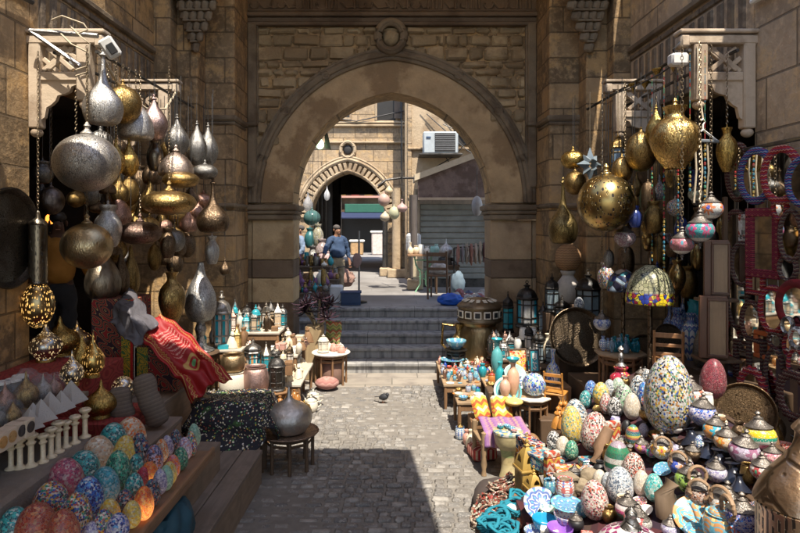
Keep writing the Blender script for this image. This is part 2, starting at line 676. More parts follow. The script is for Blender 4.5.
def smooth(pr, k=3):
    """Catmull-Rom through profile points"""
    out = []
    for i in range(len(pr) - 1):
        p0, p1, p2, p3 = pr[max(i - 1, 0)], pr[i], pr[i + 1], pr[min(i + 2, len(pr) - 1)]
        for j in range(k):
            t = j / k
            q = [.5 * (2 * b + (c - a) * t + (2 * a - 5 * b + 4 * c - d) * t * t + (3 * b - a - 3 * c + d) * t ** 3) for a, b, c, d in zip(p0, p1, p2, p3)]
            out.append((max(q[0], 0), q[1]))
    out.append(pr[-1])
    return out


PROF = {
    'ball': circ(18),
    'flat': circ(18, e=.8),
    'tear': smooth([(0, 0), (.5, .005), (.82, .05), (1, .2), (.93, .34), (.66, .46), (.36, .56), (.2, .68), (.13, .82), (.1, 1)]),
    'dome': smooth([(0, .03), (.7, 0), (.97, .08), (1, .25), (.9, .5), (.66, .72), (.36, .88), (.16, .96), (.12, 1)]),
    'pear': smooth([(0, 0), (.55, .01), (.9, .12), (1, .3), (.9, .48), (.6, .66), (.32, .8), (.17, 1)]),
    'drop': smooth([(0, 0), (.35, .02), (.75, .12), (1, .33), (.92, .52), (.6, .7), (.28, .84), (.1, 1)]),
    'onion': smooth([(.45, 0), (.5, .03), (.85, .12), (1, .3), (.85, .48), (.45, .62), (.2, .74), (.09, .88), (0, 1)]),
    'onionflat': smooth([(.6, 0), (.62, .04), (.95, .2), (1, .36), (.8, .52), (.4, .64), (.16, .76), (.09, .9), (0, 1)]),
    'egg': smooth([(0, 0), (.42, .015), (.72, .1), (.93, .24), (1, .4), (.95, .56), (.82, .72), (.6, .86), (.32, .96), (0, 1)]),
    'vase': smooth([(.4, 0), (.45, .04), (.75, .2), (1, .45), (.85, .68), (.42, .82), (.36, .9), (.5, 1), (.4, .98), (.3, .88)]),
    'jar': smooth([(.55, 0), (.75, .08), (1, .35), (.95, .6), (.6, .78), (.5, .86), (.62, .93), (.64, 1), (.5, .98), (.42, .86)]),
    'bottle': smooth([(.7, 0), (.95, .08), (1, .3), (.75, .5), (.3, .62), (.25, .8), (.36, .96), (.36, 1), (0, 1)]),
    'pot': smooth([(.7, 0), (.85, .06), (1, .35), (1, .6), (.9, .85), (.78, .94), (.84, 1), (.7, .99), (.66, .9)]),
    'urn': smooth([(.72, 0), (.76, .03), (.97, .2), (1, .34), (.86, .5), (.5, .62), (.2, .7), (.1, .8), (.06, .93), (0, 1)]),
}


def prof_part(parent, kind, rx, h, mat, loc=(0, 0, 0), name='body', seg=28):
    return part(name, 'p_' + kind + str(seg), lambda b: b.lathe(PROF[kind], seg=seg), mat, parent, loc, scale=(rx, rx, h))


def chain_mesh(b, z0, z1, r=.011, step=.034):
    n = max(2, int((z1 - z0) / step))
    for i in range(n):
        z = z0 + (z1 - z0) * (i + .5) / n
        h = (z1 - z0) / n * .62
        pts = []
        for k in range(8):
            a = 2 * PI * k / 8
            u, v = math.cos(a) * r, math.sin(a) * h
            pts.append((u, 0, z + v) if i % 2 else (0, u, z + v))
        b.tube(pts, r * .3, 4, closed=True)


CHAINM = metal((.34, .27, .18), .45, .7, 10)


def hang(name, label, cat, px, py, w, h, Y, kind, mat, top=4.42, capm=None, group=None, ropey=False, capk=True):
    """a lamp of W x H photograph pixels centred at px, py, hanging at depth Y from a rail at height TOP"""
    c = P(px, py, Y)
    rx, hh = w / 2 / F * Y, h / F * Y
    root = empty(name, (c.x, c.y, c.z - hh / 2), R.uniform(0, 6))
    prof_part(root, kind, rx, hh, mat)
    capm = capm or mat
    if capk:
        s = max(.02, rx * .2)
        part('cap', 'hangcap', lambda b: b.lathe(smooth([(0, 0), (.9, 0), (1, .15), (.5, .35), (.4, .6), (.55, .7), (.35, .85), (.2, 1), (0, 1)]), seg=14), capm, root, (0, 0, hh * .985), scale=(s, s, s * 2))
    else:
        s = 0
    z0 = hh + s * 1.9
    z1 = top - root.location.z
    if z1 - z0 > .03:
        b = MB()
        if ropey or Y > 6.7:
            b.tube([(0, 0, z0), (.004, .002, (z0 + z1) / 2), (0, 0, z1)], .004, 5)
        else:
            chain_mesh(b, z0, z1)
        b.build('chain', IRON if ropey or Y > 6.7 else CHAINM, root)
    return tag(root, label, cat, group)


# ------------------------------------------------------------------ kits
def egg(loc, w, h, mat, label, group, lean=0.0, seg=24):
    o = part('mosaic_egg', 'p_eggl', lambda b: b.lathe(PROF['egg'], seg=28), mat, None, loc, (lean * R.uniform(-1, 1), lean, R.uniform(0, 6)), (w / 2, w / 2, h))
    return tag(o, label, 'egg', group)


# the egg mesh has belly radius 1 and height 1, so a finer pattern runs up than round: mosaics on it use egg_mos()
@cached
def egg_mos(pal, cells=13.0, grout=(.42, .4, .37), glow_=0.0):
    t = NT('egg_mosaic')
    ob = t.n('Mapping', Vector=t.tc.outputs['Object'], Scale=(.38, .38, 1)).outputs[0]
    v = t.n('TexVoronoi', Vector=ob, Scale=cells, Randomness=.85)
    d = t.n('TexVoronoi', {'feature': 'DISTANCE_TO_EDGE'}, Vector=ob, Scale=cells, Randomness=.85).outputs['Distance']
    rr = t.sep(v.outputs['Color'])
    n = len(pal)
    col = t.ramp(rr[0], [(i / n, c) for i, c in enumerate(pal)], True)
    col = t.mix(.6, col, t.mix(rr[1], (.4, .4, .4), (1.1, 1.1, 1.1)), 'MULTIPLY')
    e = t.ss(d, .012, .045)
    t.set(Base_Color=t.mix(e, grout, col), Roughness=t.math('SUBTRACT', .7, t.math('MULTIPLY', e, .35)))
    if glow_:
        z = t.sep(ob)[2]
        g = t.ss(z, .8, .1)
        t.set(Emission_Color=t.mix(e, (1, .5, .2), t.mix(.2, col, (1, .4, .1))), Emission_Strength=t.math('MULTIPLY', g, glow_))
    t.bump(e, .6, .02)
    return t.m


def lantern(loc, h, w, n, roof, fm, gm, label, group=None, rz=None, name='lantern'):
    root = empty(name, loc, R.uniform(0, 1) if rz is None else rz, (w, w, h))

    def frame(b):
        b.lathe([(0, 0), (.5, 0), (.52, .03), (.44, .06), (.44, .1), (0, .1)], seg=n)
        for i in range(n):
            a = 2 * PI * i / n
            x, y = .43 * math.cos(a), .43 * math.sin(a)
            b.tube([(x, y, .09), (x, y, .62)], .028, 6)
            a2 = 2 * PI * (i + 1) / n
            x2, y2 = .43 * math.cos(a2), .43 * math.sin(a2)
            for z in (.22, .5):
                b.tube([(x, y, z), (x2, y2, z)], .014, 4)
        b.lathe([(0, .6), (.47, .6), (.5, .63), (.45, .66), (0, .66)], seg=n)
    part('frame', f'lan_f{n}', frame, fm, root, angle=25)
    part('glass', f'lan_g{n}', lambda b: b.lathe([(.385, .1), (.4, .12), (.4, .6), (.385, .61)], seg=n), gm, root, angle=25)
    pr = {'dome': [(.45, .655), (.43, .7), (.34, .78), (.2, .83), (.1, .85), (.1, .88), (.16, .9), (.05, .93), (.02, .96), (0, .97)],
          'cone': [(.47, .655), (.3, .74), (.12, .86), (.05, .9), (.09, .92), (.03, .95), (0, .96)],
          'onion': [(.4, .655), (.46, .7), (.4, .78), (.16, .86), (.06, .9), (.1, .92), (.03, .95), (0, .96)]}[roof]
    part('roof', f'lan_r{n}{roof}', lambda b: b.lathe(smooth(pr, 2) if roof != 'cone' else pr, seg=n if n > 4 else 4), fm, root, angle=30)
    part('ring', 'lan_ring', lambda b: b.tube([(.07 * math.cos(a * PI / 4), 0, .975 + .03 * math.sin(a * PI / 4)) for a in range(8)], .014, 5, closed=True), fm, root)
    return tag(root, label, 'lantern', group)


def box_lantern(loc, h, w, fm, label, group=None):
    """square gilded lantern with pierced pointed arches"""
    root = empty('pierced_lantern', loc, .25, (w, w, h))
    part('body', 'bl_b', lambda b: b.box((0, 0, .2), (.8, .8, .36), 0, .03).box((0, 0, .02), (1, 1, .04), 0, .01).box((0, 0, .42), (.95, .95, .05), 0, .02), fm[0], root)
    part('dome', 'bl_d', lambda b: b.lathe([(.58, .45), (.55, .5), (.42, .62), (.24, .72), (.1, .77), (.14, .8), (.05, .83), (.1, .87), (0, .93), (0, 1)], seg=4, M=Matrix.Rotation(PI / 4, 4, 'Z')), fm[0], root, angle=20)

    def win(b):
        for k in range(4):
            M = Matrix.Rotation(k * PI / 2, 4, 'Z')
            b.prism([(-.25, .08), (.25, .08), (.25, .22), (.14, .32), (0, .37), (-.14, .32), (-.25, .22)], -.41, -.4, M=M)
            b.prism([(-.2, .5), (.2, .5), (.12, .62), (0, .68), (-.12, .62)], -.36, -.33, M=M)
    part('pierced_window', 'bl_w', win, fm[1], root)
    part('ring', 'lan_ring', lambda b: None, fm[0], root)
    return tag(root, label, 'lantern', group)


def turk(loc, s, gm, label, group=None, arm=None, stand=True, lean=(0, 0), capm=None):
    """table lamp with a mosaic globe, metal cap and black foot; S is the globe's width"""
    root = empty('mosaic_lamp', loc, 0, s, rot=(lean[0], lean[1], R.uniform(0, 6)))
    z = 0
    if stand:
        part('foot', 'tk_foot', lambda b: b.lathe(smooth([(0, 0), (.36, 0), (.38, .03), (.26, .1), (.12, .16), (.1, .22), (.2, .26), (.2, .3), (0, .3)], 2), seg=20), BLACK, root)
        z = .28
    part('globe', 'tk_globe', lambda b: b.lathe(smooth([(.2, 0), (.34, .1), (.46, .26), (.5, .42), (.47, .58), (.38, .7), (.3, .76)]), seg=28), gm, root, (0, 0, z), (0, 0, 0), (1, 1, .95))
    part('cap', 'tk_cap', lambda b: b.lathe(smooth([(.4, 0), (.42, .03), (.3, .1), (.2, .2), (.14, .27), (.16, .3), (.08, .34), (.06, .4), (.1, .44), (.05, .5), (0, .52)], 2), seg=22), capm or CAPM, root, (0, 0, z + .68))
    if arm:
        part('loop_arm', 'tk_arm', lambda b: b.tube([(.33 * math.cos(a), .0, .33 * math.sin(a)) for a in [i * PI / 9 - .6 for i in range(15)]], .075, 8, flat=.8), arm, root, (-.05, .45, z + .75))
    return tag(root, label, 'lamp', group)


def turk_pendant(px, py, w, Y, gm, label, top, group=None):
    c = P(px, py, Y)
    s = w / F * Y
    root = empty('mosaic_pendant', (c.x, c.y, c.z - s * .45), R.uniform(0, 6))
    part('globe', 'tk_globe', lambda b: None, gm, root, (0, 0, 0), scale=(s, s, s * .95))
    part('cap', 'tk_cap', lambda b: None, CAPM, root, (0, 0, s * .66), scale=s)
    part('finial', 'tk_fin', lambda b: b.lathe(smooth([(0, -.3), (.05, -.27), (.03, -.2), (.08, -.14), (.05, -.08), (.2, .0), (.2, .03), (0, .03)], 2), seg=16), PEWTER, root, scale=s)
    b = MB()
    chain_mesh(b, s * 1.17, top - root.location.z, .012)
    b.build('chain', CHAINM, root)
    return tag(root, label, 'lamp', group)


def bowl(loc, r, h, m, label, group=None, rot=(0, 0, 0)):
    o = part('ceramic_bowl', 'bowl', lambda b: b.lathe(smooth([(0, 0), (.45, 0), (.47, .08), (.75, .35), (.97, .8), (1, 1), (.93, 1), (.7, .45), (.4, .16), (0, .12)], 2), seg=26), m, None, loc, rot, (r, r, h))
    return tag(o, label, 'bowl', group)


def plate(loc, r, m, label, group=None, rot=(0, 0, 0), cat='plate', name='ceramic_plate'):
    o = part(name, 'plate', lambda b: b.lathe([(0, 0), (.55, 0), (.62, .03), (.97, .13), (1, .15), (.97, .165), (.62, .07), (.55, .035), (0, .03)], seg=32), m, None, loc, rot, (r, r, r))
    return tag(o, label, cat, group)


def simple(name, kind, loc, w, h, m, label, cat, group=None, lid=None):
    if lid is None:
        o = part(name, 'p_' + kind + '28', lambda b: b.lathe(PROF[kind], seg=28), m, None, loc, (0, 0, R.uniform(0, 6)), (w / 2, w / 2, h))
        return tag(o, label, cat, group)
    root = empty(name, loc, R.uniform(0, 6))
    prof_part(root, kind, w / 2, h, m)
    part('lid', 'lidk', lambda b: b.lathe(smooth([(.62, 0), (.66, .1), (.45, .4), (.15, .55), (.1, .65), (.16, .8), (.1, .95), (0, 1)], 2), seg=20), lid, root, (0, 0, h * .97), scale=(w / 2, w / 2, h * .4))
    return tag(root, label, cat, group)


def teapot(loc, s, m, label, group=None, rz=0.0):
    root = empty('teapot', loc, rz, s)
    part('body', 'p_pot28', lambda b: b.lathe(PROF['pot'], seg=28), m, root, scale=(.4, .4, .62))
    part('lid', 'lidk', lambda b: None, m, root, (0, 0, .6), scale=(.42, .42, .3))
    part('spout', 'tp_s', lambda b: b.tube([(.33, 0, .2), (.52, 0, .32), (.6, 0, .5), (.68, 0, .6)], [.09, .07, .05, .045], 10), m, root)
    part('handle', 'tp_h', lambda b: b.tube([(-.36, 0, .5), (-.58, 0, .5), (-.62, 0, .32), (-.37, 0, .16)], .035, 8), m, root)
    return tag(root, label, 'teapot', group)


def hex_table(loc, r, h, top_m, leg_m, label, n=8, tray=False, rz=.2, group=None, cat='table'):
    root = empty('low_table', loc, rz)
    zt = h
    part('tabletop', f'ht_top{n}', lambda b: b.lathe([(0, -.09), (.96, -.09), (1, -.05), (1, .0), (.97, .01), (0, .01)] if n < 20 else [(0, -.05), (.9, -.05), (1, .03), (.98, .05), (.93, .01), (0, 0)], seg=n), top_m, root, (0, 0, zt), scale=r, angle=25)

    def legs(b):
        k = min(n, 8)
        for i in range(k):
            a = 2 * PI * i / k
            x, y = .78 * math.cos(a), .78 * math.sin(a)
            b.tube([(x, y, 0), (x, y, .3), (x, y, .95)], [.06, .055, .06], 6)
            a2 = 2 * PI * (i + 1) / k
            x2, y2 = .78 * math.cos(a2), .78 * math.sin(a2)
            for z in (.8, .93):
                b.tube([(x, y, z), (x2, y2, z)], .045, 4)
    for i in range(4):
        pass
    part('leg_frame', f'ht_leg{min(n, 8)}', legs, leg_m, root, scale=(r, r, h - .04 * r), angle=30)
    return tag(root, label, cat, group)


def rect_table(loc, sx, sy, h, top_m, leg_m, label, rz=0.0, group=None, name='display_table', cat='table', t=.035):
    root = empty(name, loc, rz)
    MB().box((0, 0, h - t / 2), (sx, sy, t), 0, .006).build('tabletop', top_m, root)
    for e in (-1, 1):
        MB().box((0, e * (sy / 2 - .03), h - t - .045), (sx - .08, .02, .09), 0, .004).build('apron', leg_m, root)
    for x in (-1, 1):
        for y in (-1, 1):
            MB().tube([(x * (sx / 2 - .035), y * (sy / 2 - .035), 0), (x * (sx / 2 - .035), y * (sy / 2 - .035), h * .4), (x * (sx / 2 - .035), y * (sy / 2 - .035), h - t)], [.018, .026, .024], 8).build('leg', leg_m, root)
    return tag(root, label, cat, group)


def chair(loc, rz, m, label, s=1.0, seat_m=None):
    root = empty('wooden_chair', loc, rz, s)
    MB().box((0, 0, .44), (.4, .4, .035), 0, .01).build('seat', seat_m or m, root)
    for x in (-1, 1):
        MB().tube([(x * .18, -.18, 0), (x * .18, -.18, .43)], .019, 8).build('leg', m, root)
        MB().tube([(x * .18, .18, 0), (x * .18, .18, .45), (x * .18, .25, .9)], .019, 8).build('leg', m, root)
        MB().tube([(x * .18, -.18, .2), (x * .18, .18, .2)], .012, 6).build('stretcher', m, root)
    bk = MB()
    for z, y in ((.84, .245), (.7, .218), (.57, .19)):
        bk.box((0, y, z), (.36, .02, .07 if z > .8 else .05), 0, .006)
    bk.build('backrest', m, root)
    return tag(root, label, 'chair')


def camel(loc, s, m, label, group=None, rz=0.0):
    """small carved camel"""
    root = part('carved_camel', 'camel', lambda b: (
        b.blob((0, 0, .55), (.34, .15, .16), .05, 12), b.blob((-.02, 0, .72), (.13, .1, .12), .02, 10),
        b.tube([(.28, 0, .58), (.42, 0, .55), (.5, 0, .7), (.52, 0, .9)], [.1, .08, .06, .055], 8), b.blob((.58, 0, .93), (.12, .06, .06), .02, 8),
        [b.tube([(x, y, .5), (x + .02, y, .25), (x, y, .0)], [.06, .04, .045], 6) for x in (-.24, .24) for y in (-.09, .09)],
        b.tube([(-.34, 0, .6), (-.38, 0, .4)], .02, 5)), m, None, loc, (0, 0, rz), s)
    return tag(root, label, 'figurine', group)


def pyramid(loc, s, m, label, group=None, rz=.3):
    o = part('stone_pyramid', 'pyr', lambda b: b.lathe([(0, 0), (.7, 0), (.7, .04), (0, 1)], seg=4), m, None, loc, (0, 0, rz), s, angle=20)
    return tag(o, label, 'ornament', group)


def sitting_figure(loc, s, m, label, group=None, rz=0.0):
    """little seated carved cat"""
    o = part('carved_cat', 'cat', lambda b: (b.lathe(smooth([(0, 0), (.3, 0), (.32, .12), (.24, .4), (.14, .62), (.1, .68)], 2), seg=12, sx=1.1), b.blob((.05, 0, .78), (.15, .14, .14), .03, 10),
        b.lathe([(.05, 0), (0, .14)], (.02, .08, .87), 6), b.lathe([(.05, 0), (0, .14)], (.02, -.08, .87), 6),
        [b.tube([(.16, y, .35), (.24, y, .1), (.26, y, 0)], [.07, .05, .06], 6) for y in (-.09, .09)],
        b.tube([(-.3, 0, .05), (-.42, .1, .06), (-.36, .25, .05)], [.05, .045, .03], 6)), m, None, loc, (0, 0, rz), s)
    return tag(o, label, 'figurine', group)


def column_candle(loc, h, m, label, group=None):
    o = part('stone_candlestick', 'cand', lambda b: b.lathe([(0, 0), (.19, 0), (.19, .03), (.12, .07), (.085, .12), (.08, .62), (.12, .65), (.14, .7), (.09, .74), (.09, .8), (.16, .84), (.2, .92), (.15, .97), (.1, .97), (.08, .93), (0, .93)], seg=18), m, None, loc, (0, 0, 0), h)
    return tag(o, label, 'candlestick', group)


def wall_mirror(px, py, w, h, x, fm, label, kind='oval', group=None, turn=0.0):
    """mirror hung on the rack in the plane x = X; W and H are its half sizes in photograph pixels"""
    Y = F * x / (px - CX)
    z = CH - (py - HY) / F * Y
    rz_ = h * Y / F
    ry = w / (F * (x * math.cos(turn) / Y ** 2 + math.sin(turn) / Y))
    root = empty('framed_mirror', (x, Y, z - rz_), 0, rot=(0, 0, turn))
    fr = MB()
    if kind != 'rect':
        n = 72
        fw = .34 if kind == 'oval' else .42
        prof = [(1.0, .012), (1.0, -.008), (.96, -.02), (1 - fw * .5, -.03), (1 - fw * .9, -.022), (1 - fw, -.012), (1 - fw, .0)]
        vs = []
        for q, d in prof:
            for i in range(n):
                a = 2 * PI * i / n
                k = 1.0 + (.07 * math.cos(i * PI / 2) * (1 if q > .9 else .2) if kind == 'ruffle' else 0)
                vs.append((d, (ry - ry * (1 - q)) * k * math.cos(a), rz_ + (rz_ - ry * (1 - q)) * k * math.sin(a)))
        fr.add(vs, [[j * n + i, j * n + (i + 1) % n, (j + 1) * n + (i + 1) % n, (j + 1) * n + i] for j in range(len(prof) - 1) for i in range(n)])
        gy, gz = ry * (1 - fw * .97), rz_ - ry * fw * .97
        g = MB().add([(x_, gy * math.cos(2 * PI * i / n), rz_ + gz * math.sin(2 * PI * i / n)) for x_ in (-.008, .01) for i in range(n)], [list(range(n))[::-1], list(range(n, 2 * n))])
    else:
        t = ry * .42
        for sy, sz, dy, dz in ((0, 1, 2 * ry, t), (0, -1, 2 * ry, t), (1, 0, t, 2 * rz_ - 2 * t), (-1, 0, t, 2 * rz_ - 2 * t)):
            fr.box((-.015, sy * (ry - t / 2), rz_ + sz * (rz_ - t / 2)), (.04, dy, dz), 0, .008)
        g = MB().box((-.004, 0, rz_), (.012, 2 * ry - 2 * t, 2 * rz_ - 2 * t), 0)
    fr.build('frame', fm, root)
    g.build('mirror_glass', mirror_glass(), root, angle=20)
    return tag(root, label, 'mirror', group)


def box_kilim(loc, d, m, label, rz=0.0, cat='box', name='decorated_box', group=None):
    root = empty(name, loc, rz)
    MB().box((0, 0, d[2] * .38), (d[0], d[1], d[2] * .76), 0, .004).build('body', m, root)
    MB().box((0, 0, d[2] * .885), (d[0] * 1.03, d[1] * 1.03, d[2] * .22), 0, .005).build('lid', m, root)
    return tag(root, label, cat, group)


# ------------------------------------------------------------------ cloth and sacks
def sack(loc, rad, m, label, name='plastic_bag', cat='bag', seed=1, amp=.3, group=None):
    b = MB().crumple((0, 0, rad[2] * .9), rad, amp, 34, 0, seed)
    o = b.build(name, m, None, loc, 80)
    return tag(o, label, cat, group)


def person(loc, rz, shirt, trouser, hairm, skin, label, pose, belly=1.0, s=1.0, cap=False):
    """standing figure: one skinned body; shirt, trousers, shoes and hair are its children. POSE gives hand positions."""
    root = empty('person', loc, rz, s)

    def skinned(name, verts, edges, mat, root_i=0, sub=2):
        me = bpy.data.meshes.new(name)
        me.from_pydata([v[0] for v in verts], edges, [])
        me.materials.append(mat)
        o = bpy.data.objects.new(name, me)
        COL.objects.link(o)
        o.parent = root
        md = o.modifiers.new('skin', 'SKIN')
        md.use_smooth_shade = True
        for i, v in enumerate(verts):
            r = v[1]
            me.skin_vertices[0].data[i].radius = r if isinstance(r, tuple) else (r, r)
        me.skin_vertices[0].data[root_i].use_root = True
        sb = o.modifiers.new('smooth', 'SUBSURF')
        sb.levels = sb.render_levels = sub + (1 if name in ('shirt', 'trousers') else 0)
        if name in ('shirt', 'trousers'):
            tx = bpy.data.textures.new('folds', 'CLOUDS')
            tx.noise_scale = .11
            tx.noise_depth = 2
            dm = o.modifiers.new('folds', 'DISPLACE')
            dm.texture = tx
            dm.strength = .055
            dm.mid_level = .5
            dm.texture_coords = 'LOCAL'
        return o
    el, hl, er, hr = pose
    # facing -y; left arm at +x
    V = [((0, 0, .95), (.13, .1)), ((0, 0, 1.12), (.13, .1)), ((0, 0, 1.32), (.15, .1)), ((0, 0, 1.45), (.08, .07)), ((0, -.01, 1.52), (.055, .055)), ((0, -.03, 1.585), (.074, .088)), ((0, -.015, 1.66), (.076, .094)),
         ((.19, 0, 1.41), .055), (el, .043), (hl, .03), ((-.19, 0, 1.41), .055), (er, .043), (hr, .03),
         ((.1, 0, .88), .085), ((.11, -.01, .48), .055), ((.11, .02, .08), .04), ((.11, -.13, .03), .035),
         ((-.1, 0, .88), .085), ((-.11, -.01, .48), .055), ((-.11, .02, .08), .04), ((-.11, -.13, .03), .035), ((0, -.135, 1.615), .012)]
    E = [(0, 1), (1, 2), (2, 3), (3, 4), (4, 5), (5, 6), (3, 7), (7, 8), (8, 9), (3, 10), (10, 11), (11, 12), (0, 13), (13, 14), (14, 15), (15, 16), (0, 17), (17, 18), (18, 19), (19, 20), (5, 21)]
    for hi, eo in ((9, el), (12, hr and er)):
        h = Vector(V[hi][0])
        d = (h - Vector(eo)).normalized()
        side = d.cross(Vector((0, 1, .2))).normalized()
        k0 = len(V)
        V.append((tuple(h + d * .07), (.035, .016)))
        E.append((hi, k0))
        for f in range(4):
            o = side * (f - 1.5) * .02
            p1 = h + d * .11 + o
            p2 = h + d * (.16 - abs(f - 1.4) * .012) + o * 1.1 + Vector((0, 0, -.015))
            V.append((tuple(p1), .0085))
            V.append((tuple(p2), .007))
            E.append((k0, len(V) - 2))
            E.append((len(V) - 2, len(V) - 1))
        V.append((tuple(h + d * .05 + side * .05), .01))
        E.append((hi, len(V) - 1))
    skinned('body', V, E, skin)
    sv = [((0, 0, .96), (.17 * belly, .13 * belly)), ((0, -.03 * belly, 1.1), (.175 * belly, .145 * belly)), ((0, -.01, 1.3), (.18, .13)), ((0, 0, 1.44), (.1, .085)), ((.19, 0, 1.41), .085), (el, .065), (tuple(Vector(el).lerp(Vector(hl), .8)), .05), ((-.19, 0, 1.41), .085), (er, .065), (tuple(Vector(er).lerp(Vector(hr), .8)), .05)]
    skinned('shirt', sv, [(0, 1), (1, 2), (2, 3), (3, 4), (4, 5), (5, 6), (3, 7), (7, 8), (8, 9)], shirt)
    tv = [((0, 0, 1.0), (.155 * belly, .12 * belly)), ((0, 0, .9), (.15, .12)), ((.1, 0, .82), .105), ((.11, -.01, .48), .08), ((.11, .02, .08), .065), ((-.1, 0, .82), .105), ((-.11, -.01, .48), .08), ((-.11, .02, .08), .065)]
    skinned('trousers', tv, [(0, 1), (1, 2), (2, 3), (3, 4), (1, 5), (5, 6), (6, 7)], trouser)
    for sgn in (-1, 1):
        MB().blob((sgn * .11, -.05, .04), (.05, .14, .045), .02, 14).build('shoe', BLACK, root)
        MB().blob((sgn * .085, -.0, 1.635), (.014, .026, .036), .02, 8).build('ear', skin, root)
        MB().blob((sgn * .032, -.117, 1.655), (.013, .008, .008), .0, 8).build('eye', BLACK, root)
    MB().box((0, -.118, 1.568), (.05, .012, .01), 0, .004).build('mouth', TERRA, root)
    MB().blob((0, .03, 1.7), (.088, .098, .074), .03, 16).build('hair', hairm, root)
    return tag(root, label, 'person')
def pre(key, fn, angle=40):
    b = MB()
    fn(b)
    me = b.mesh(key, angle)
    me.materials.append(None)
    _mesh[key] = me


pre('lan_ring', lambda b: b.tube([(.07 * math.cos(a * PI / 4), 0, .975 + .03 * math.sin(a * PI / 4)) for a in range(8)], .014, 5, closed=True))
pre('tk_globe', lambda b: b.lathe(smooth([(.2, 0), (.34, .1), (.46, .26), (.5, .42), (.47, .58), (.38, .7), (.3, .76)]), seg=28))
pre('tk_cap', lambda b: b.lathe(smooth([(.4, 0), (.42, .03), (.3, .1), (.2, .2), (.14, .27), (.16, .3), (.08, .34), (.06, .4), (.1, .44), (.05, .5), (0, .52)], 2), seg=22))
pre('lidk', lambda b: b.lathe(smooth([(.62, 0), (.66, .1), (.45, .4), (.15, .55), (.1, .65), (.16, .8), (.1, .95), (0, 1)], 2), seg=20))

# ------------------------------------------------------------------ camera, light
cam = bpy.data.cameras.new('camera')
cam.sensor_width = 36
cam.lens = F / 800 * 36
cam.shift_x = (400 - CX) / 800
cam.shift_y = -(266.5 - HY) / 800
cam.clip_end = 500
cam.clip_start = .05
co = bpy.data.objects.new('camera', cam)
COL.objects.link(co)
co.location = (0, 0, CH)
co.rotation_euler = (PI / 2, 0, 0)
SC.camera = co
w = bpy.data.worlds.new('World')
SC.world = w
w.use_nodes = True
sky = w.node_tree.nodes.new('ShaderNodeTexSky')
sky.sky_type = 'NISHITA'
sky.sun_disc = False
SUN = Vector((-.13, .5, -1)).normalized()
sky.sun_elevation = math.asin(-SUN.z)
sky.sun_rotation = math.atan2(-SUN.x, -SUN.y)
w.node_tree.links.new(sky.outputs[0], w.node_tree.nodes['Background'].inputs[0])
w.node_tree.nodes['Background'].inputs[1].default_value = .15
sl = bpy.data.lights.new('sun', 'SUN')
sl.energy = 4.3
sl.angle = math.radians(.5)
sl.color = (1, .91, .78)
so = bpy.data.objects.new('sun', sl)
COL.objects.link(so)
so.rotation_euler = SUN.to_track_quat('-Z', 'Y').to_euler()
so.location = (3, -6, 20)
SC.view_settings.view_transform = 'Standard'
SC.view_settings.look = 'None'
SC.view_settings.exposure = 1.05
SC.view_settings.gamma = 1
SC.render.engine = 'CYCLES'
SC.cycles.use_denoising = True
SC.cycles.max_bounces = 8
SC.cycles.diffuse_bounces = 5
SC.cycles.glossy_bounces = 4
SC.cycles.transmission_bounces = 6
SC.cycles.sample_clamp_indirect = 6

# ------------------------------------------------------------------ ground
t = NT('earth')
t.set(Base_Color=t.mix(t.noise(.8, 6), (.16, .14, .12), (.3, .27, .23)), Roughness=.95)
EARTH = t.m
b = MB().add([(-60, -40, -.03), (60, -40, -.03), (60, 90, -.03), (-60, 90, -.03)], [(0, 1, 2, 3)])
structure(b.build('ground', EARTH))

t = NT('cobble_stone')
isl = t.n('NewGeometry').outputs['Random Per Island']
n1 = t.noise(5, 7, t.n('NewGeometry').outputs['Position'], .65)
n2 = t.noise(45, 4, t.n('NewGeometry').outputs['Position'])
c = t.mix(isl, (.11, .108, .105), (.31, .29, .26))
c = t.mix(t.ss(n1, .4, .65), c, (.13, .12, .11))
c = t.mix(t.ss(n2, .5, .75), c, (.34, .32, .29))
n3 = t.noise(.9, 6, t.n('NewGeometry').outputs['Position'], .6)
c = t.mix(t.math('MULTIPLY', t.ss(n3, .48, .66), .55), c, (.14, .125, .105))
t.set(Base_Color=c, Roughness=t.math('ADD', .5, t.math('MULTIPLY', n1, .4)))
t.bump(t.math('ADD', n1, n2), .6, .012)
COB = t.m
t = NT('joint_sand')
t.set(Base_Color=t.mix(t.noise(9, 6, t.n('NewGeometry').outputs['Position']), (.1, .09, .08), (.26, .24, .21)), Roughness=.95)
structure(MB().add([(-4, -3, -.004), (4, -3, -.004), (4, 10.0, -.004), (-4, 10.0, -.004)], [(0, 1, 2, 3)]).build('path', t.m))
b = MB()
y = 4.4
while y < 9.98:
    dh = R.uniform(.085, .125)
    x = -2.3 + R.uniform(-.2, 0)
    while x < 2.6:
        dw = R.uniform(.1, .22)
        z = R.uniform(-.006, .014) + .012 * math.sin(x * 2.1 + y * 1.3)
        tx, ty = R.uniform(-.05, .05), R.uniform(-.05, .05)
        b.box((x + dw / 2, y + dh / 2, z - .02), (dw - R.uniform(.014, .034), dh - R.uniform(.014, .03), .05), 0, R.uniform(.01, .02), rot=(tx, ty, R.uniform(-.03, .03)))
        x += dw
    y += dh
structure(b.build('cobbles', COB, angle=60))

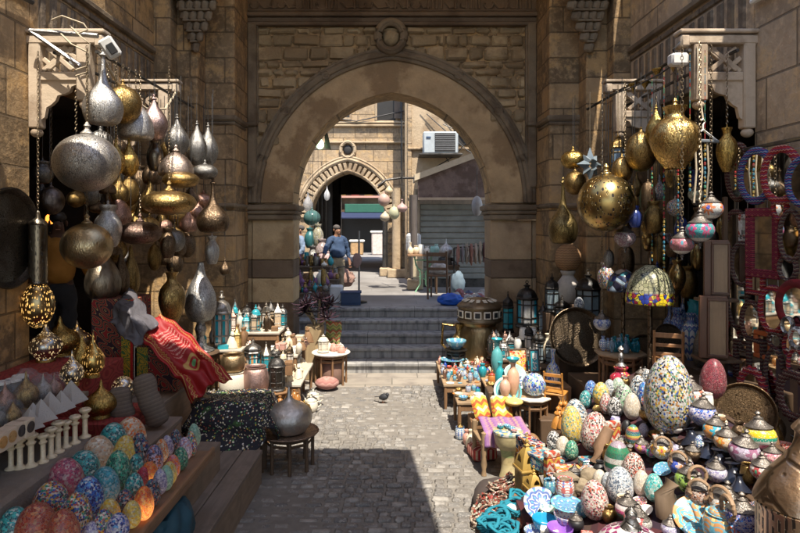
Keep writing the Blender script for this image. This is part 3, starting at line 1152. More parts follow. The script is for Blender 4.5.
PAVE = stone((.5, .46, .39), .85, .42, .85, .3, 1, .008)
t = NT('paving')
g = t.n('NewGeometry').outputs['Position']
bt = t.n('TexBrick', Vector=g, Color1=(.26, .23, .19, 1), Color2=(.33, .295, .25, 1), Mortar=(.12, .11, .09, 1), Scale=1.0, Mortar_Size=.01, Brick_Width=.9, Row_Height=.44)
t.set(Base_Color=t.mix(t.ss(t.noise(2.5, 7, g), .4, .7), bt.outputs['Color'], (.2, .175, .15)), Roughness=.8)
t.bump(t.noise(20, 5, g), .3, .01)
PAVING = t.m
structure(MB().box((0, 10.45, -.04), (7.4, .9, .1), 0, .01).build('pavement', PAVING))

t = NT('bluish_step_stone')
g = t.n('NewGeometry').outputs['Position']
xx = t.sep(g)[0]
bt = t.n('TexBrick', Vector=t.comb(xx, t.sep(g)[1]), Color1=(.25, .245, .235, 1), Color2=(.36, .35, .33, 1), Mortar=(.06, .06, .06, 1), Scale=1.0, Mortar_Size=.006, Brick_Width=.95, Row_Height=.415)
st = t.noise(3, 6, t.n('Mapping', Vector=g, Scale=(3, 3, .5)).outputs[0])
t.set(Base_Color=t.mix(t.ss(st, .4, .75), bt.outputs['Color'], (.1, .1, .105)), Roughness=.6)
t.bump(t.noise(12, 6, g), .4, .015)
STEPM = t.m
b = MB()
for i in range(5):
    y0 = 10.9 + .415 * i
    z1 = .19 * (i + 1)
    b.box((0, (y0 + 12.9) / 2 - .02, z1 - .03), (3.9, 12.9 - y0 + .04, .06), 0, .012)
    b.box((0, (y0 + 12.9) / 2, z1 - .125), (3.9, 12.9 - y0, .13), 0, .004)
structure(b.build('stone_steps', STEPM))
t = NT('street_concrete')
g = t.n('NewGeometry').outputs['Position']
n1 = t.noise(.7, 7, g, .6)
bt = t.n('TexBrick', Vector=g, Color1=(.26, .25, .24, 1), Color2=(.31, .295, .28, 1), Mortar=(.18, .17, .16, 1), Scale=1.0, Mortar_Size=.006, Brick_Width=1.1, Row_Height=.6)
t.set(Base_Color=t.mix(t.ss(n1, .35, .7), bt.outputs['Color'], (.17, .16, .15)), Roughness=.7)
structure(MB().box((0, 31.9, .85), (24, 38, .192), 0).build('street', t.m))

# ------------------------------------------------------------------ the gateway at the end of the passage
ST = (.42, .28, .14)
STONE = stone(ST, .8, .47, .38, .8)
STONER = stone((.5, .37, .235), .95, .52, .7, .5)  # paler copy of STONE: bounce from the lit goods is put into its colour
STONE2 = stone((.38, .255, .132), .62, .42, .4, .85)
PLAST = rough_stone((.45, .31, .165), .55, 2.6, 1.5, .9)
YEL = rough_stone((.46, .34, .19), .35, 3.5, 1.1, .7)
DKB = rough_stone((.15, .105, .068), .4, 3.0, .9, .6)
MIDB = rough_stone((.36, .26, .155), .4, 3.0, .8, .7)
MOULD = rough_stone((.21, .158, .1), .4, 5, 1.5, .6)
RUB = rough_stone((.46, .34, .19), .5, 5, 1.0, 1.0, .6)

GY, SPZ, AW, OFF = 10.9, 3.1, 1.8, .21     # front plane, springing height, half width, offset of the two centres
AR = AW + OFF


def arch_z(x):
    return SPZ + math.sqrt(max(AR * AR - (abs(x) + OFF) ** 2, 0))


def arc_pts(r, n=30, off=OFF, cx=0.0, sz=SPZ):
    """x, z along a two-centred pointed arch from one springing to the other"""
    am = math.acos(off / r)
    right = [(cx + r * math.cos(am * i / n) - off, sz + r * math.sin(am * i / n)) for i in range(n + 1)]
    return right + [(2 * cx - x, z) for x, z in right[-2::-1]]


gate = empty('stone_gateway', (0, GY, 0))
tag(gate, 'dark weathered stone gateway with a wide pointed arch above the blue-grey steps', 'gateway')


def gp(name, mb, mat, angle=40):
    for v in mb.v:
        v.y -= GY
    return mb.build(name, mat, gate, angle=angle)


b = MB()
xs = [-AW + 2 * AW * (.5 - .5 * math.cos(PI * i / 40)) for i in range(41)]
for x0, x1 in zip(xs, xs[1:]):
    za, zb = arch_z(x0), arch_z(x1)
    y0, y1 = GY, GY + .7
    b.add([(x0, y0, za), (x1, y0, zb), (x1, y0, 7.3), (x0, y0, 7.3), (x0, y1, za), (x1, y1, zb), (x1, y1, 7.3), (x0, y1, 7.3)], [(0, 1, 2, 3), (5, 4, 7, 6), (1, 0, 4, 5)])
for s in (-1, 1):
    b.box((s * (AW + 1.6), GY + .35, (SPZ + 7.3) / 2), (3.2, .7, 7.3 - SPZ))
gp('wall', b, STONE)
# the two jambs, course by course
for s in (-1, 1):
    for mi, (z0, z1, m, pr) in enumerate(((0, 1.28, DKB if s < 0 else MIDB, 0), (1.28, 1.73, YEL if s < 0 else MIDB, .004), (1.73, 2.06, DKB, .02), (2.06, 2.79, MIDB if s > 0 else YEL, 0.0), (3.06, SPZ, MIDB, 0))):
        j = MB()
        n = 2 if mi % 2 else 1
        wd = 3.2 / n
        j.box((s * (AW + .37 - .005), GY + .35, (z0 + z1) / 2), (.75, .7 + pr * 2, z1 - z0 - .008), 0, .012)
        j.box((s * (AW + 1.98), GY + .36, (z0 + z1) / 2), (2.46, .66, z1 - z0 - .008), 0, .012)
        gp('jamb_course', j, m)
    j = MB()
    j.box((s * (AW + .42), GY + .34, 2.84), (.9, .86, .1), 0, .02)
    j.box((s * (AW + .42), GY + .34, 2.925), (.96, .92, .07), 0, .02)
    j.box((s * (AW + .42), GY + .34, 3.01), (1.02, .98, .1), 0, .025)
    gp('impost', j, MOULD)
# plain ring of the arch
b = MB()
pi_, po_ = arc_pts(AR, 30), arc_pts(2.6, 30)
b.v = [Vector((x, GY - .03, z)) for x, z in pi_] + [Vector((x, GY - .03, z)) for x, z in po_] + [Vector((x, GY + .02, z)) for x, z in pi_] + [Vector((x, GY + .02, z)) for x, z in po_]
n = len(pi_)
for i in range(n - 1):
    b.f += [[i, i + 1, n + i + 1, n + i][::-1], [i, i + 1, 2 * n + i + 1, 2 * n + i], [n + i, n + i + 1, 3 * n + i + 1, 3 * n + i][::-1]]
    b.m += [0, 0, 0]
gp('arch_ring', b, PLAST)
b = MB()
for rr, yy, th in ((2.62, -.05, .045), (2.695, -.075, .06), (2.78, -.05, .042)):
    b.tube([(x, GY + yy, z) for x, z in arc_pts(rr, 32)], th, 8)
for s in (-1, 1):
    for a in (1.02, .66):
        x, z = s * (2.695 * math.cos(a) - OFF), SPZ + 2.695 * math.sin(a)
        b.tube([(x + .07 * math.cos(k * PI / 5), GY - .11, z + .07 * math.sin(k * PI / 5)) for k in range(10)], .025, 6, closed=True)
gp('archivolt', b, MOULD)
b = MB()
b.tube([(-.02 + .235 * math.cos(2 * PI * k / 28), GY - .13, 6.08 + .26 * math.sin(2 * PI * k / 28)) for k in range(28)], .075, 10, closed=True)
b.tube([(-.02 + .235 * math.cos(2 * PI * k / 28), GY - .19, 6.08 + .26 * math.sin(2 * PI * k / 28)) for k in range(28)], .03, 8, closed=True)
gp('knot_ring', b, MOULD)
gp('boss', MB().blob((-.02, GY - .05, 6.08), (.15, .12, .15), .08, 16, 0, 3), RUB)
# rubble filling between ring and cornice: real stones
rub = (MB(), MB())
z = 3.45
row = 0
while z < 6.26:
    h = R.choice((.14, .18, .22, .26))
    h = min(h, 6.28 - z)
    if h < .06:
        break
    x = -2.42 + R.uniform(-.1, 0)
    while x < 2.42:
        wd = R.uniform(.16, .52)
        x1 = min(x + wd, 2.43)
        cx, cz = (x + x1) / 2, z + h / 2
        if x1 - x > .07 and math.hypot(abs(cx) + OFF, cz - SPZ) > 2.68:
            d = R.uniform(.02, .075)
            bx = MB().box((0, 0, 0), (x1 - x - R.uniform(.015, .04), .12, h - R.uniform(.012, .035)), 0, R.uniform(.02, .045))
            for v in bx.v:
                v.x += R.uniform(-.014, .014)
                v.z += R.uniform(-.014, .014)
                v.y += R.uniform(-.012, .012)
            rub[cx > 0].add(bx.v, bx.f, 0, Matrix.Translation((max(cx, -2.38), GY + .055 - d, cz)) @ Matrix.Rotation(R.uniform(-.05, .05), 4, 'Y'))
        x = x1
    z += h
for b in rub:
    gp('rubble_infill', b, RUB, 60)
for s in (-1, 1):
    b = MB()
    b.box((s * 2.52, GY - .06, 4.85), (.16, .16, 2.95), 0, .02)
    b.box((s * 2.66, GY - .03, 4.85), (.1, .12, 2.95), 0, .02)
    b.box((s * 2.44, GY - .02, 4.85), (.05, .1, 2.95), 0, .015)
    b.box((s * 2.53, GY - .08, 4.5), (.22, .24, .06), 0, .015)
    gp('frame_strip', b, MOULD)
b = MB()
for z0, z1, pr in ((6.29, 6.35, .13), (6.353, 6.44, .1), (6.443, 6.52, .17)):
    b.box((0, GY - pr / 2 + .02, (z0 + z1) / 2), (5.3, pr + .04, z1 - z0), 0, .015)
gp('cornice', b, DKB)
# carved inscription frieze: raised strokes of script, worn
b = MB()
b.box((0, GY - .03, 6.92), (5.3, .1, .79), 0, .01)
x = -2.55
while x < 2.55:
    k = R.random()
    if k < .45:
        hh = R.uniform(.25, .5)
        b.tube([(x, GY - .1, 6.58), (x + R.uniform(-.02, .02), GY - .1, 6.58 + hh)], [.024, .018], 6)
        x += R.uniform(.055, .1)
    elif k < .75:
        r0 = R.uniform(.05, .1)
        b.tube([(x + r0 + r0 * math.cos(a), GY - .1, 6.66 + r0 * .9 * math.sin(a)) for a in [2.6 + i * .5 for i in range(9)]], .02, 6)
        x += r0 * 1.9
    else:
        L = R.uniform(.15, .3)
        b.tube([(x, GY - .1, 6.72), (x + L * .4, GY - .1, 6.6), (x + L, GY - .1, 6.62), (x + L * 1.05, GY - .1, 6.85)], .021, 6)
        if R.random() < .6:
            b.blob((x + L * .5, GY - .1, 6.78), (.025, .015, .025), 0, 8)
        x += L * .9
b.tube([(-2.6, GY - .1, 6.56), (2.6, GY - .1, 6.56)], .018, 6)
gp('inscription_frieze', b, DKB)

# ------------------------------------------------------------------ side walls of the passage
CARV = stone((.22, .165, .11), .34, 1.1, .6, .8)


def side(s, nm):
    root = empty('stone_wall', (s * 3.65, 6, 0))
    tag(root, f'tall dark stone side wall over the {nm}', 'wall')

    def sp(name, mb, mat):
        for v in mb.v:
            v.x -= s * 3.65
            v.y -= 6
        return mb.build(name, mat, root)
    b = MB()
    b.box((s * 4.15, 1.5, 3.65), (1.0, 9.1, 7.3), 0, .015)                      # near pier, its end at y = 6.05
    b.box((s * 4.151, 7.62, 5.85), (.998, 3.14, 2.9), 0)                        # above the shop opening
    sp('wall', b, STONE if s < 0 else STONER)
    b = MB()
    b.box((s * 3.9, 10.1, 3.652), (1.5 - .5, 1.8, 7.296), 0, .012)
    b.box((s * 3.38, 10.2, 3.648), (.6, 1.4, 7.288), 0, .02)
    b.box((s * 3.1, 10.38, 3.644), (.998, .96, 7.28), 0, .025)
    sp('stepped_pier', b, STONE2)
    b = MB()
    b.box((s * 3.66, 5.0, 5.36), (.14, 8.3, .09), 0, .02)
    b.box((s * 3.2, 10.25, 4.46), (1.3, .84, .1), 0, .03)
    b.box((s * 3.2, 10.25, 4.38), (1.24, .78, .06), 0, .02)
    b.box((s * 3.2, 10.25, 3.02), (1.28, .82, .08), 0, .03)
    sp('string_course', b, MOULD)
    b = MB()
    for k in range(14):
        b.box((s * 3.655, 6.25 + k * .21, 4.78), (.05, .12, .78), 0, .02)
    b.box((s * 3.66, 7.62, 5.24), (.06, 3.1, .07), 0, .01).box((s * 3.66, 7.62, 4.36), (.1, 3.1, .08), 0, .01)
    sp('carved_panel', b, CARV)
    c = MB()                                                                   # stalactite corbel, tier on tier
    for k in range(6):
        n = k + 1
        for i in range(n):
            zz = 5.5 + .15 * k
            c.box((s * (3.1 - .02 * k) + (i - (n - 1) / 2) * .12, 9.5 - .05 - .045 * k, zz), (.1, .16, .15), 0, .03, rot=(.25, 0, PI / 4 + R.uniform(-.1, .1)))
            c.box((s * (3.1 - .02 * k) + (i - (n - 1) / 2) * .12, 9.5 - .05 - .045 * k, zz + .07), (.12, .2, .03), 0, .008)
    c.box((s * 3.12, 9.4, 6.42), (.85, .45, .1), 0, .02)
    sp('corbel', c, MOULD)
    t = MB()
    t.tube([(s * 3.62, 3.0, 4.9 + .05), (s * 3.6, 4.5, 4.86), (s * 3.6, 6.0, 4.95)], .028, 8)
    sp('conduit', t, BLACK if s < 0 else WHITE)
    return root


side(-1, 'brass lamp shop')
side(1, 'mirror and lamp shop')

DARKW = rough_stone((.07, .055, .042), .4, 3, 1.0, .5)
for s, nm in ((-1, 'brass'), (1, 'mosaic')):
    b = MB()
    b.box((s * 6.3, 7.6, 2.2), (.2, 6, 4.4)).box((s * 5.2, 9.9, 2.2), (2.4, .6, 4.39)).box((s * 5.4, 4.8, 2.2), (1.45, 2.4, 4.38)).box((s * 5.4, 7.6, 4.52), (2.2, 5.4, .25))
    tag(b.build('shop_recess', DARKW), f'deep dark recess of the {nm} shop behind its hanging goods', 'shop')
    structure(MB().box((s * 4.9, 7.6, .5), (2.6, 3.15, 1.0)).build('floor', wood((.12, .085, .06), 1)))

# added awnings, out of view: they block sun and tint the shade warm
t = NT('sailcloth')
g = t.n('NewGeometry').outputs['Position']
cc = t.mix(t.noise(1.2, 5, g), (.5, .38, .24), (.6, .47, .31))
t.set(Base_Color=cc, Roughness=.9)
tl = t.n('BsdfTranslucent', Color=cc)
ms = t.n('MixShader', i0=.5, i1=t.b.outputs[0], i2=tl.outputs[0])
t.t.links.new(ms.outputs[0], t.t.nodes['Material Output'].inputs[0])
SAIL = t.m


def awning(pts, z, label):
    b = MB()
    n = len(pts)
    b.add([(x, y, zz) for zz in (z, z + .02) for x, y in pts], [list(range(n))[::-1], list(range(n, 2 * n))] + [[i, (i + 1) % n, n + (i + 1) % n, n + i] for i in range(n)])
    tag(b.build('added_awning', SAIL, angle=20), label, 'awning')


awning([(-3.6, -9), (2.4, -9), (1.06, 4.05), (-3.6, 4.05)], 6.4, 'added unseen tan awning shading the near part of the passage')
awning([(-3.6, 6.75), (-1.9, 6.75), (-1.5, 7.45), (1.9, 7.45), (2.3, 6.75), (3.6, 6.75), (3.6, 11.6), (-3.6, 11.6)], 7.31, 'added unseen tan awning shading the top of the gateway')

awning([(1.5, 12.2), (4.5, 12.2), (4.5, 16.5), (.87, 16.5)], 7.0, 'added unseen tan awning shading the shuttered kiosk beyond the gateway')  # put in behind the arch, unseen, to shade kiosk and street

# ------------------------------------------------------------------ the street beyond
FS = stone((.4, .295, .185), .75, .4, .72, .6, 1.3)
FS2 = rough_stone((.43, .33, .215), .4, 3, .8, .8)
FY = 20.4
fac = empty('stone_facade', (-1.5, FY, .95))
tag(fac, 'sunlit pale stone facade with a pointed doorway and toothed voussoirs', 'building')


def fp(name, mb, mat, par=None, angle=40):
    for v in mb.v:
        v.x += 1.5
        v.y -= FY
        v.z -= .95
    return mb.build(name, mat, par or fac, angle=angle)


def arch2(x):
    return 2.87 + math.sqrt(max(1.62 ** 2 - (abs(x + 1.5) + .35) ** 2, 0))


b = MB()
xs = [-1.5 - 1.27 + 2.54 * i / 32 for i in range(33)]
for x0, x1 in zip(xs, xs[1:]):
    za, zb = arch2(x0), arch2(x1)
    b.add([(x0, FY, za), (x1, FY, zb), (x1, FY, 13), (x0, FY, 13), (x0, FY + .9, za), (x1, FY + .9, zb)], [(0, 1, 2, 3), (1, 0, 4, 5)])
b.box((-6.4, FY + .45, 6.97), (7.26, .9, 12.06)).box((.14, FY + .45, 6.97), (.74, .9, 12.06))
fp('wall', b, FS)
b = MB()
am = math.acos(.35 / 1.8)
for sg in (-1, 1):
    for i in range(15):
        a = am * (i + .5) / 15
        cx, cz = -1.5 + sg * (1.8 * math.cos(a) - .35), 2.87 + 1.8 * math.sin(a)
        b.box((cx, FY - .03 - (.03 if i % 2 else 0), cz), (.3, .12, .115), 0, .015, rot=(0, -a if sg > 0 else PI + a, 0))
fp('voussoirs', b, FS2)
b = MB()
for r, th in ((1.66, .05), (2.03, .07), (2.13, .045)):
    b.tube([(x, FY - .07, z) for x, z in arc_pts(r, 20, .35, -1.5, 2.87)], th, 6)
b.tube([(-1.5 + .24 * math.cos(2 * PI * i / 20), FY - .07, 5.2 + .27 * math.sin(2 * PI * i / 20)) for i in range(20)], .06, 6, closed=True)
for zz in (5.45, 6.02, 6.12):
    b.box((-2.0, FY - .05, zz), (4.9, .14, .07), 0, .02)
fp('moulding', b, FS2)
DKH = plain((.02, .018, .016), .6)
fp('roundel', MB().blob((-1.5, FY - .02, 5.2), (.15, .04, .17), .02, 14), DKH)
for (x0, x1, z0, z1) in ((-1.85, -1.45, 6.3, 6.75), (-.5, .12, 6.2, 7.3), (-3.4, -2.8, 6.3, 7.4)):
    f = fp('window', MB().box(((x0 + x1) / 2, FY - .02, z0 - .05), (x1 - x0 + .16, .14, .07), 0, .01).box((x0 - .04, FY - .01, (z0 + z1) / 2), (.07, .08, z1 - z0), 0, .008).box((x1 + .04, FY - .01, (z0 + z1) / 2), (.07, .08, z1 - z0), 0, .008), FS2)
    m = MB().box(((x0 + x1) / 2, FY - .012, (z0 + z1) / 2), (x1 - x0, .03, z1 - z0)).build('pane', DKH, f)
    m.location = Vector((1.5, -FY, -.95))
f = fp('shutter', MB().box((.22, FY - .08, 6.75), (.3, .05, 1.0), 0, .01, rot=(0, 0, .3)), wood((.2, .16, .13), 2))
fp('cable', MB().tube([(-3, FY - .1, 6.4), (-1.2, FY - .15, 6.15), (.4, FY - .12, 6.5)], .02, 5).tube([(.3, FY - .1, 7.5), (.32, FY - .1, 4.5)], .025, 5), BLACK)
# passage behind the doorway
b = MB()
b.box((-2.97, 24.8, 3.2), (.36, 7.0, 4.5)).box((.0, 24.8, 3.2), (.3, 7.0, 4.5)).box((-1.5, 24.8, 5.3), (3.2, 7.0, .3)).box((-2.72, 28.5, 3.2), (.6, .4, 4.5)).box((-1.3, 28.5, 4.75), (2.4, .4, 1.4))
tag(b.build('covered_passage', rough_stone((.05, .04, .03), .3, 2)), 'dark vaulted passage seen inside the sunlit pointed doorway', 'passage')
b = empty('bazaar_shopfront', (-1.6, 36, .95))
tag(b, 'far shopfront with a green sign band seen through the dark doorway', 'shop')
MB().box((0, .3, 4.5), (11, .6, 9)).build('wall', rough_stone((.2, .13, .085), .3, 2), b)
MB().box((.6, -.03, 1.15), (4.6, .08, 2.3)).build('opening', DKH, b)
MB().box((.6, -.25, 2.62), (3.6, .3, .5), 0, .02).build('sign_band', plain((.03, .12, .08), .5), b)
MB().box((.6, -.9, 2.2), (4.0, 1.6, .06), rot=(.22, 0, 0)).build('awning', NAVY, b)
MB().box((.2, -.2, 3.3), (3.8, .3, .12)).box((.2, -.25, 3.9), (3.8, .3, .08)).build('balcony', PINK, b)
for k in range(5):
    MB().box((-1.4 + k * .8, -.12, 3.6), (.5, .1, .42), 0, .02).build('hanging_sign', plain(R.choice(((.5, .1, .08), (.5, .48, .4), (.1, .2, .4), (.5, .4, .1))), .5), b)
MB().tube([(-1.6, -.2, 0), (-1.6, -.2, 4.5)], .2, 10).build('post', plain((.5, .4, .3)), b)
for (px, hh, c) in ((378, 1.2, (.6, .5, .45)), (357, .7, (.4, .25, .12))):
    q = P(px, 250, 33)
    r_ = empty('goods_rack', (q.x, 33, .95))
    MB().box((0, 0, hh * .5), (.7, .4, hh), 0, .05).build('body', plain(c, .8, 0, .5), r_)
    MB().box((0, 0, hh + .06), (.85, .5, .12), 0, .04).build('top', WHITE, r_)
    tag(r_, f'{"tall pale" if hh > 1 else "low brown"} goods rack far off before the green-signed shop', 'rack')

# the building to the side with the air conditioner, and the shuttered kiosk before it
sb = empty('plastered_building', (3.4, 18.9, .95))
tag(sb, 'pale plastered side building with bare cables and an air conditioner', 'building')
MB().box((0, .6, 5.5), (5.96, 1.2, 11), 0).build('wall', FS2, sb)
MB().box((-1.7, -.06, 2.55), (2.4, .14, .08), 0, .02).box((-1.7, -.06, 4.1), (2.4, .14, .07), 0, .02).box((-2.85, -.04, 3.5), (.14, .1, 7), 0, .02).build('moulding', FS, sb)
cb = MB()
for k in range(7):
    a = Vector((-2.8 + R.uniform(0, 1.0), -.14, R.uniform(2.3, 5.5)))
    e = Vector((-.3 + R.uniform(-.6, .5), -.12 - R.uniform(0, .6), R.uniform(2.2, 4.6)))
    cb.tube([a, a.lerp(e, .5) + Vector((0, 0, -.18)), e], .016, 5)
cb.build('cable', BLACK, sb)
MB().box((-1.0, -.02, 4.7), (.9, .1, 1.0), 0, .02).build('window', DKH, sb)
ac = empty('air_conditioner', P(441, 152, 18.0))
MB().box((0, .35, .3), (1.05, .55, .66), 0, .03).build('casing', plain((.42, .47, .5), .5, 0, .2), ac)
MB().box((.13, .066, .3), (.62, .03, .56), 0, .01).build('grille', plain((.05, .05, .05), .5), ac)
g = MB()
for k in range(9):
    g.box((.13, .045, .08 + k * .055), (.6, .012, .012))
g.build('grille_bar', plain((.25, .26, .27)), ac)
MB().box((-.37, .06, .45), (.14, .02, .05), 0, .004).build('badge', plain((.04, .08, .16)), ac)
MB().box((0, .45, -.06), (1.3, .9, .05), 0, .01).build('bracket', IRON, ac)
tag(ac, 'white air conditioner unit on a bracket high above the shuttered kiosk', 'air conditioner')

kq = empty('market_kiosk', (2.2, 16.5, .95))
tag(kq, 'kiosk with a grey roller shutter and slanting purple-brown fascia', 'kiosk')
b = MB().box((-1.5, .2, 1.35), (.12, .4, 2.7), 0, .01).box((.9, .2, 1.35), (.12, .4, 2.7), 0, .01).box((-.1, 1.2, 1.3), (3.2, .1, 2.6))
b.build('frame', wood((.36, .28, .19), 2), kq)
sh = MB()
for k in range(13):
    sh.box((-.3, .12, .3 + k * .16), (2.26, .05, .15), 0, .035)
sh.build('roller_shutter', plain((.22, .23, .205), .55, 0, .4, 5), kq)
MB().box((-.3, .18, .12), (2.3, .1, .25)).build('threshold', IRON, kq)
fm_ = MB()
x0, x1 = P(418, 0, 16.3).x - 2.2, P(486, 0, 16.3).x - 2.2
zb = P(0, 200, 16.3).z - .95
z0, z1 = P(0, 180, 16.3).z - .95, P(0, 152, 16.3).z - .95
fm_.prism([(x0, zb), (x1, zb), (x1, z1), (x0, z0)], -.25, 0)
fm_.build('fascia', rough_stone((.17, .12, .1), .6, 6, 2.5, .3), kq)
MB().prism([(x0 - .1, z0 - .03), (x1 + .1, z1 - .03), (x1 + .1, z1 + .14), (x0 - .1, z0 + .14)], -.34, .9).build('roof_edge', plain((.5, .42, .3), .8), kq)
MB().box(((x0 + x1) / 2, -.27, zb + .03), (x1 - x0, .06, .07)).build('lower_trim', plain((.45, .35, .25)), kq)
MB().box((.75, -.3, 1.75), (.2, .14, 1.3), 0, .02).build('side_sign', plain((.24, .2, .03), .5), kq)

for (px, y0, y1, Y, m, lb) in ((414, 195, 308, 16.0, wood((.12, .1, .09), 2), 'dark'), (397, 188, 275, 19.6, FS2, 'pale stone'), (385, 212, 275, 20.0, IRON, 'thin iron')):
    a = P(px, 0, Y)
    zt = P(0, y0, Y).z
    r_ = empty('post', (a.x, Y, .95))
    rr = .16 if lb == 'pale stone' else .09
    MB().tube([(0, 0, 0), (0, 0, zt - .95)], rr, 12).build('shaft', m, r_)
    MB().box((0, 0, .14), (rr * 4, rr * 4, .28), 0, .03).build('foot', FS2, r_)
    tag(r_, f'{lb} post between the doorway and the kiosk', 'post')
q = P(421, 306, 16.1)
r_ = empty('utility_cabinet', (q.x - .1, 16.1, .95))
MB().box((0, 0, .45), (.3, .35, .9), 0, .02).build('body', plain((.52, .44, .3), .6), r_)
MB().box((0, -.18, .5), (.24, .02, .7), 0, .005).build('door', plain((.45, .38, .26), .6), r_)
MB().box((-.1, .05, 1.25), (.4, .3, .5), 0, .06).build('bundle', film((.6, .62, .65), .2), r_)
tag(r_, 'small beige cabinet at the kiosk corner with a plastic bundle on top', 'cabinet')
# ================================================================== brackets on both sides
BRK = rough_stone((.52, .42, .31), .2, 6, 1.6, .25)


def bracket(s, Y, label):
    root = empty('wooden_bracket', (s * 3.65, Y, 3.68))
    X = lambda x: s * (x - 3.65)
    Z = lambda z: z - 3.68
    b = MB().box((X(3.28), 0, Z(4.575)), (.78, .13, .09), 0, .012).box((X(2.93), 0, Z(4.56)), (.1, .15, .13), 0, .02)
    b.box((X(3.3), 0, Z(4.655)), (.86, .17, .04), 0, .01)
    b.build('top_beam', BRK, root)
    MB().box((X(3.58), 0, Z(4.12)), (.12, .12, .86), 0, .012).build('wall_post', BRK, root)
    MB().box((X(3.09), 0, Z(4.25)), (.14, .12, .57), 0, .012).build('drop_post', BRK, root)
    MB().box((X(3.34), 0, Z(4.21)), (.37, .09, .09), 0, .01).build('middle_rail', BRK, root)
    l = MB()
    for a, dx, dz in ((.72, 0, 0), (-.72, 0, 0), (.72, -.1, .06), (-.72, .1, -.05), (.72, .1, -.06)):
        l.box((X(3.34 + dx), 0.003 * len(l.v) / 24, Z(4.39 + dz)), (.34 if dx == 0 else .2, .045, .045), 0, .006, rot=(0, a, 0))
    l.build('lattice', BRK, root)
    pl = [(3.15, 4.165), (3.52, 4.165), (3.52, 3.78), (3.49, 3.8), (3.47, 3.9), (3.42, 3.93), (3.38, 3.97), (3.36, 4.02), (3.28, 4.04), (3.24, 4.06), (3.22, 4.11), (3.17, 4.13)]
    pl = [(X(x), Z(z)) for x, z in pl]
    MB().prism(pl if s < 0 else pl, -.025, .025).build('scalloped_panel', BRK, root, angle=20)
    for x, z in ((3.09, 3.93), (3.58, 3.65)):
        MB().blob((X(x), 0, Z(z)), (.06, .06, .05), 0, 12).build('finial', BRK, root)
    tag(root, label, 'bracket', 'carved canopy brackets')


bracket(-1, 6.05, 'carved wooden bracket under an iron arm, above the big silver ball lamp')
bracket(-1, 8.15, 'deeper carved wooden bracket on the brass shop wall, partly hidden behind silver lamps')
bracket(1, 6.05, 'sunlit carved wooden bracket with a coat hanger below, on the mirror shop wall')
bracket(1, 8.15, 'shaded carved wooden bracket deep above the star lanterns')

for i, (x, l) in enumerate(((-2.93, 'outer'), (-3.35, 'middle'), (-3.85, 'inner'))):
    o = MB().tube([(0, 0, 0), (0, 2.9, 0)], .018, 8).build('hanging_rail', IRON, None, (x, 5.95, 4.44 if i == 0 else 4.43))
    tag(o, f'{l} iron rail with brass and silver lamps hanging from it', 'rail', 'iron hanging rails')
for i, (x, l) in enumerate(((2.93, 'outer'), (3.4, 'middle'), (4.0, 'inner'))):
    o = MB().tube([(0, 0, 0), (0, 3.1, 0)], .018, 8).build('hanging_rail', IRON, None, (x, 5.9, 4.44))
    tag(o, f'{l} iron rail with brass pots and mosaic pendants hanging from it', 'rail', 'iron hanging rails')

r_ = empty('iron_arm', (-3.6, 5.85, 4.62))
pa, pb = P(30, 31, 5.85), P(98, 36, 5.85)
o3 = Vector((-3.6, 5.85, 4.62))
MB().tube([pa - o3, pb - o3], .025, 6).tube([pa - o3, P(80, 66, 5.85) - o3, P(70, 62, 5.85) - o3], .022, 6).build('arm', metal((.5, .5, .5), .45, .5), r_)
cbl = MB()
for k, ys in ((0, (20, 24, 30)), (1, (34, 52, 66)), (2, (26, 44, 72))):
    cbl.tube([P(52 + 9 * k, ys[0], 5.8) - o3, P(62 + 9 * k, ys[1] - 8, 5.75) - o3, P(84 + 3 * k, ys[1], 5.78) - o3, P(88, ys[2], 5.8) - o3, P(76, ys[2] + 4, 5.8) - o3], .009, 6)
cbl.build('wire', ROPE, r_)
tag(r_, 'grey iron arm with tangled wires on the bracket over the brass shop', 'arm')
r_ = empty('floodlight', P(110, 48, 5.85))
MB().box((0, 0, 0), (.14, .12, .2), 0, .02, rot=(.2, -.6, .3)).build('housing', plain((.6, .6, .58), .4), r_)
MB().box((.04, -.05, -.02), (.07, .03, .1), 0, .005, rot=(.2, -.6, .3)).build('lens', BLACK, r_)
tag(r_, 'small white floodlight at the tip of the iron arm', 'floodlight')
o = MB().tube([(-2.93, 6.0, 4.45), (-2.92, 6.5, 4.17), (-2.91, 7.1, 4.09), (-2.91, 7.7, 4.2), (-2.92, 8.1, 4.5)], .016, 6).build('rope', ROPE)
tag(o, 'sagging knotted rope strung between the two brackets over silver lamps', 'rope')

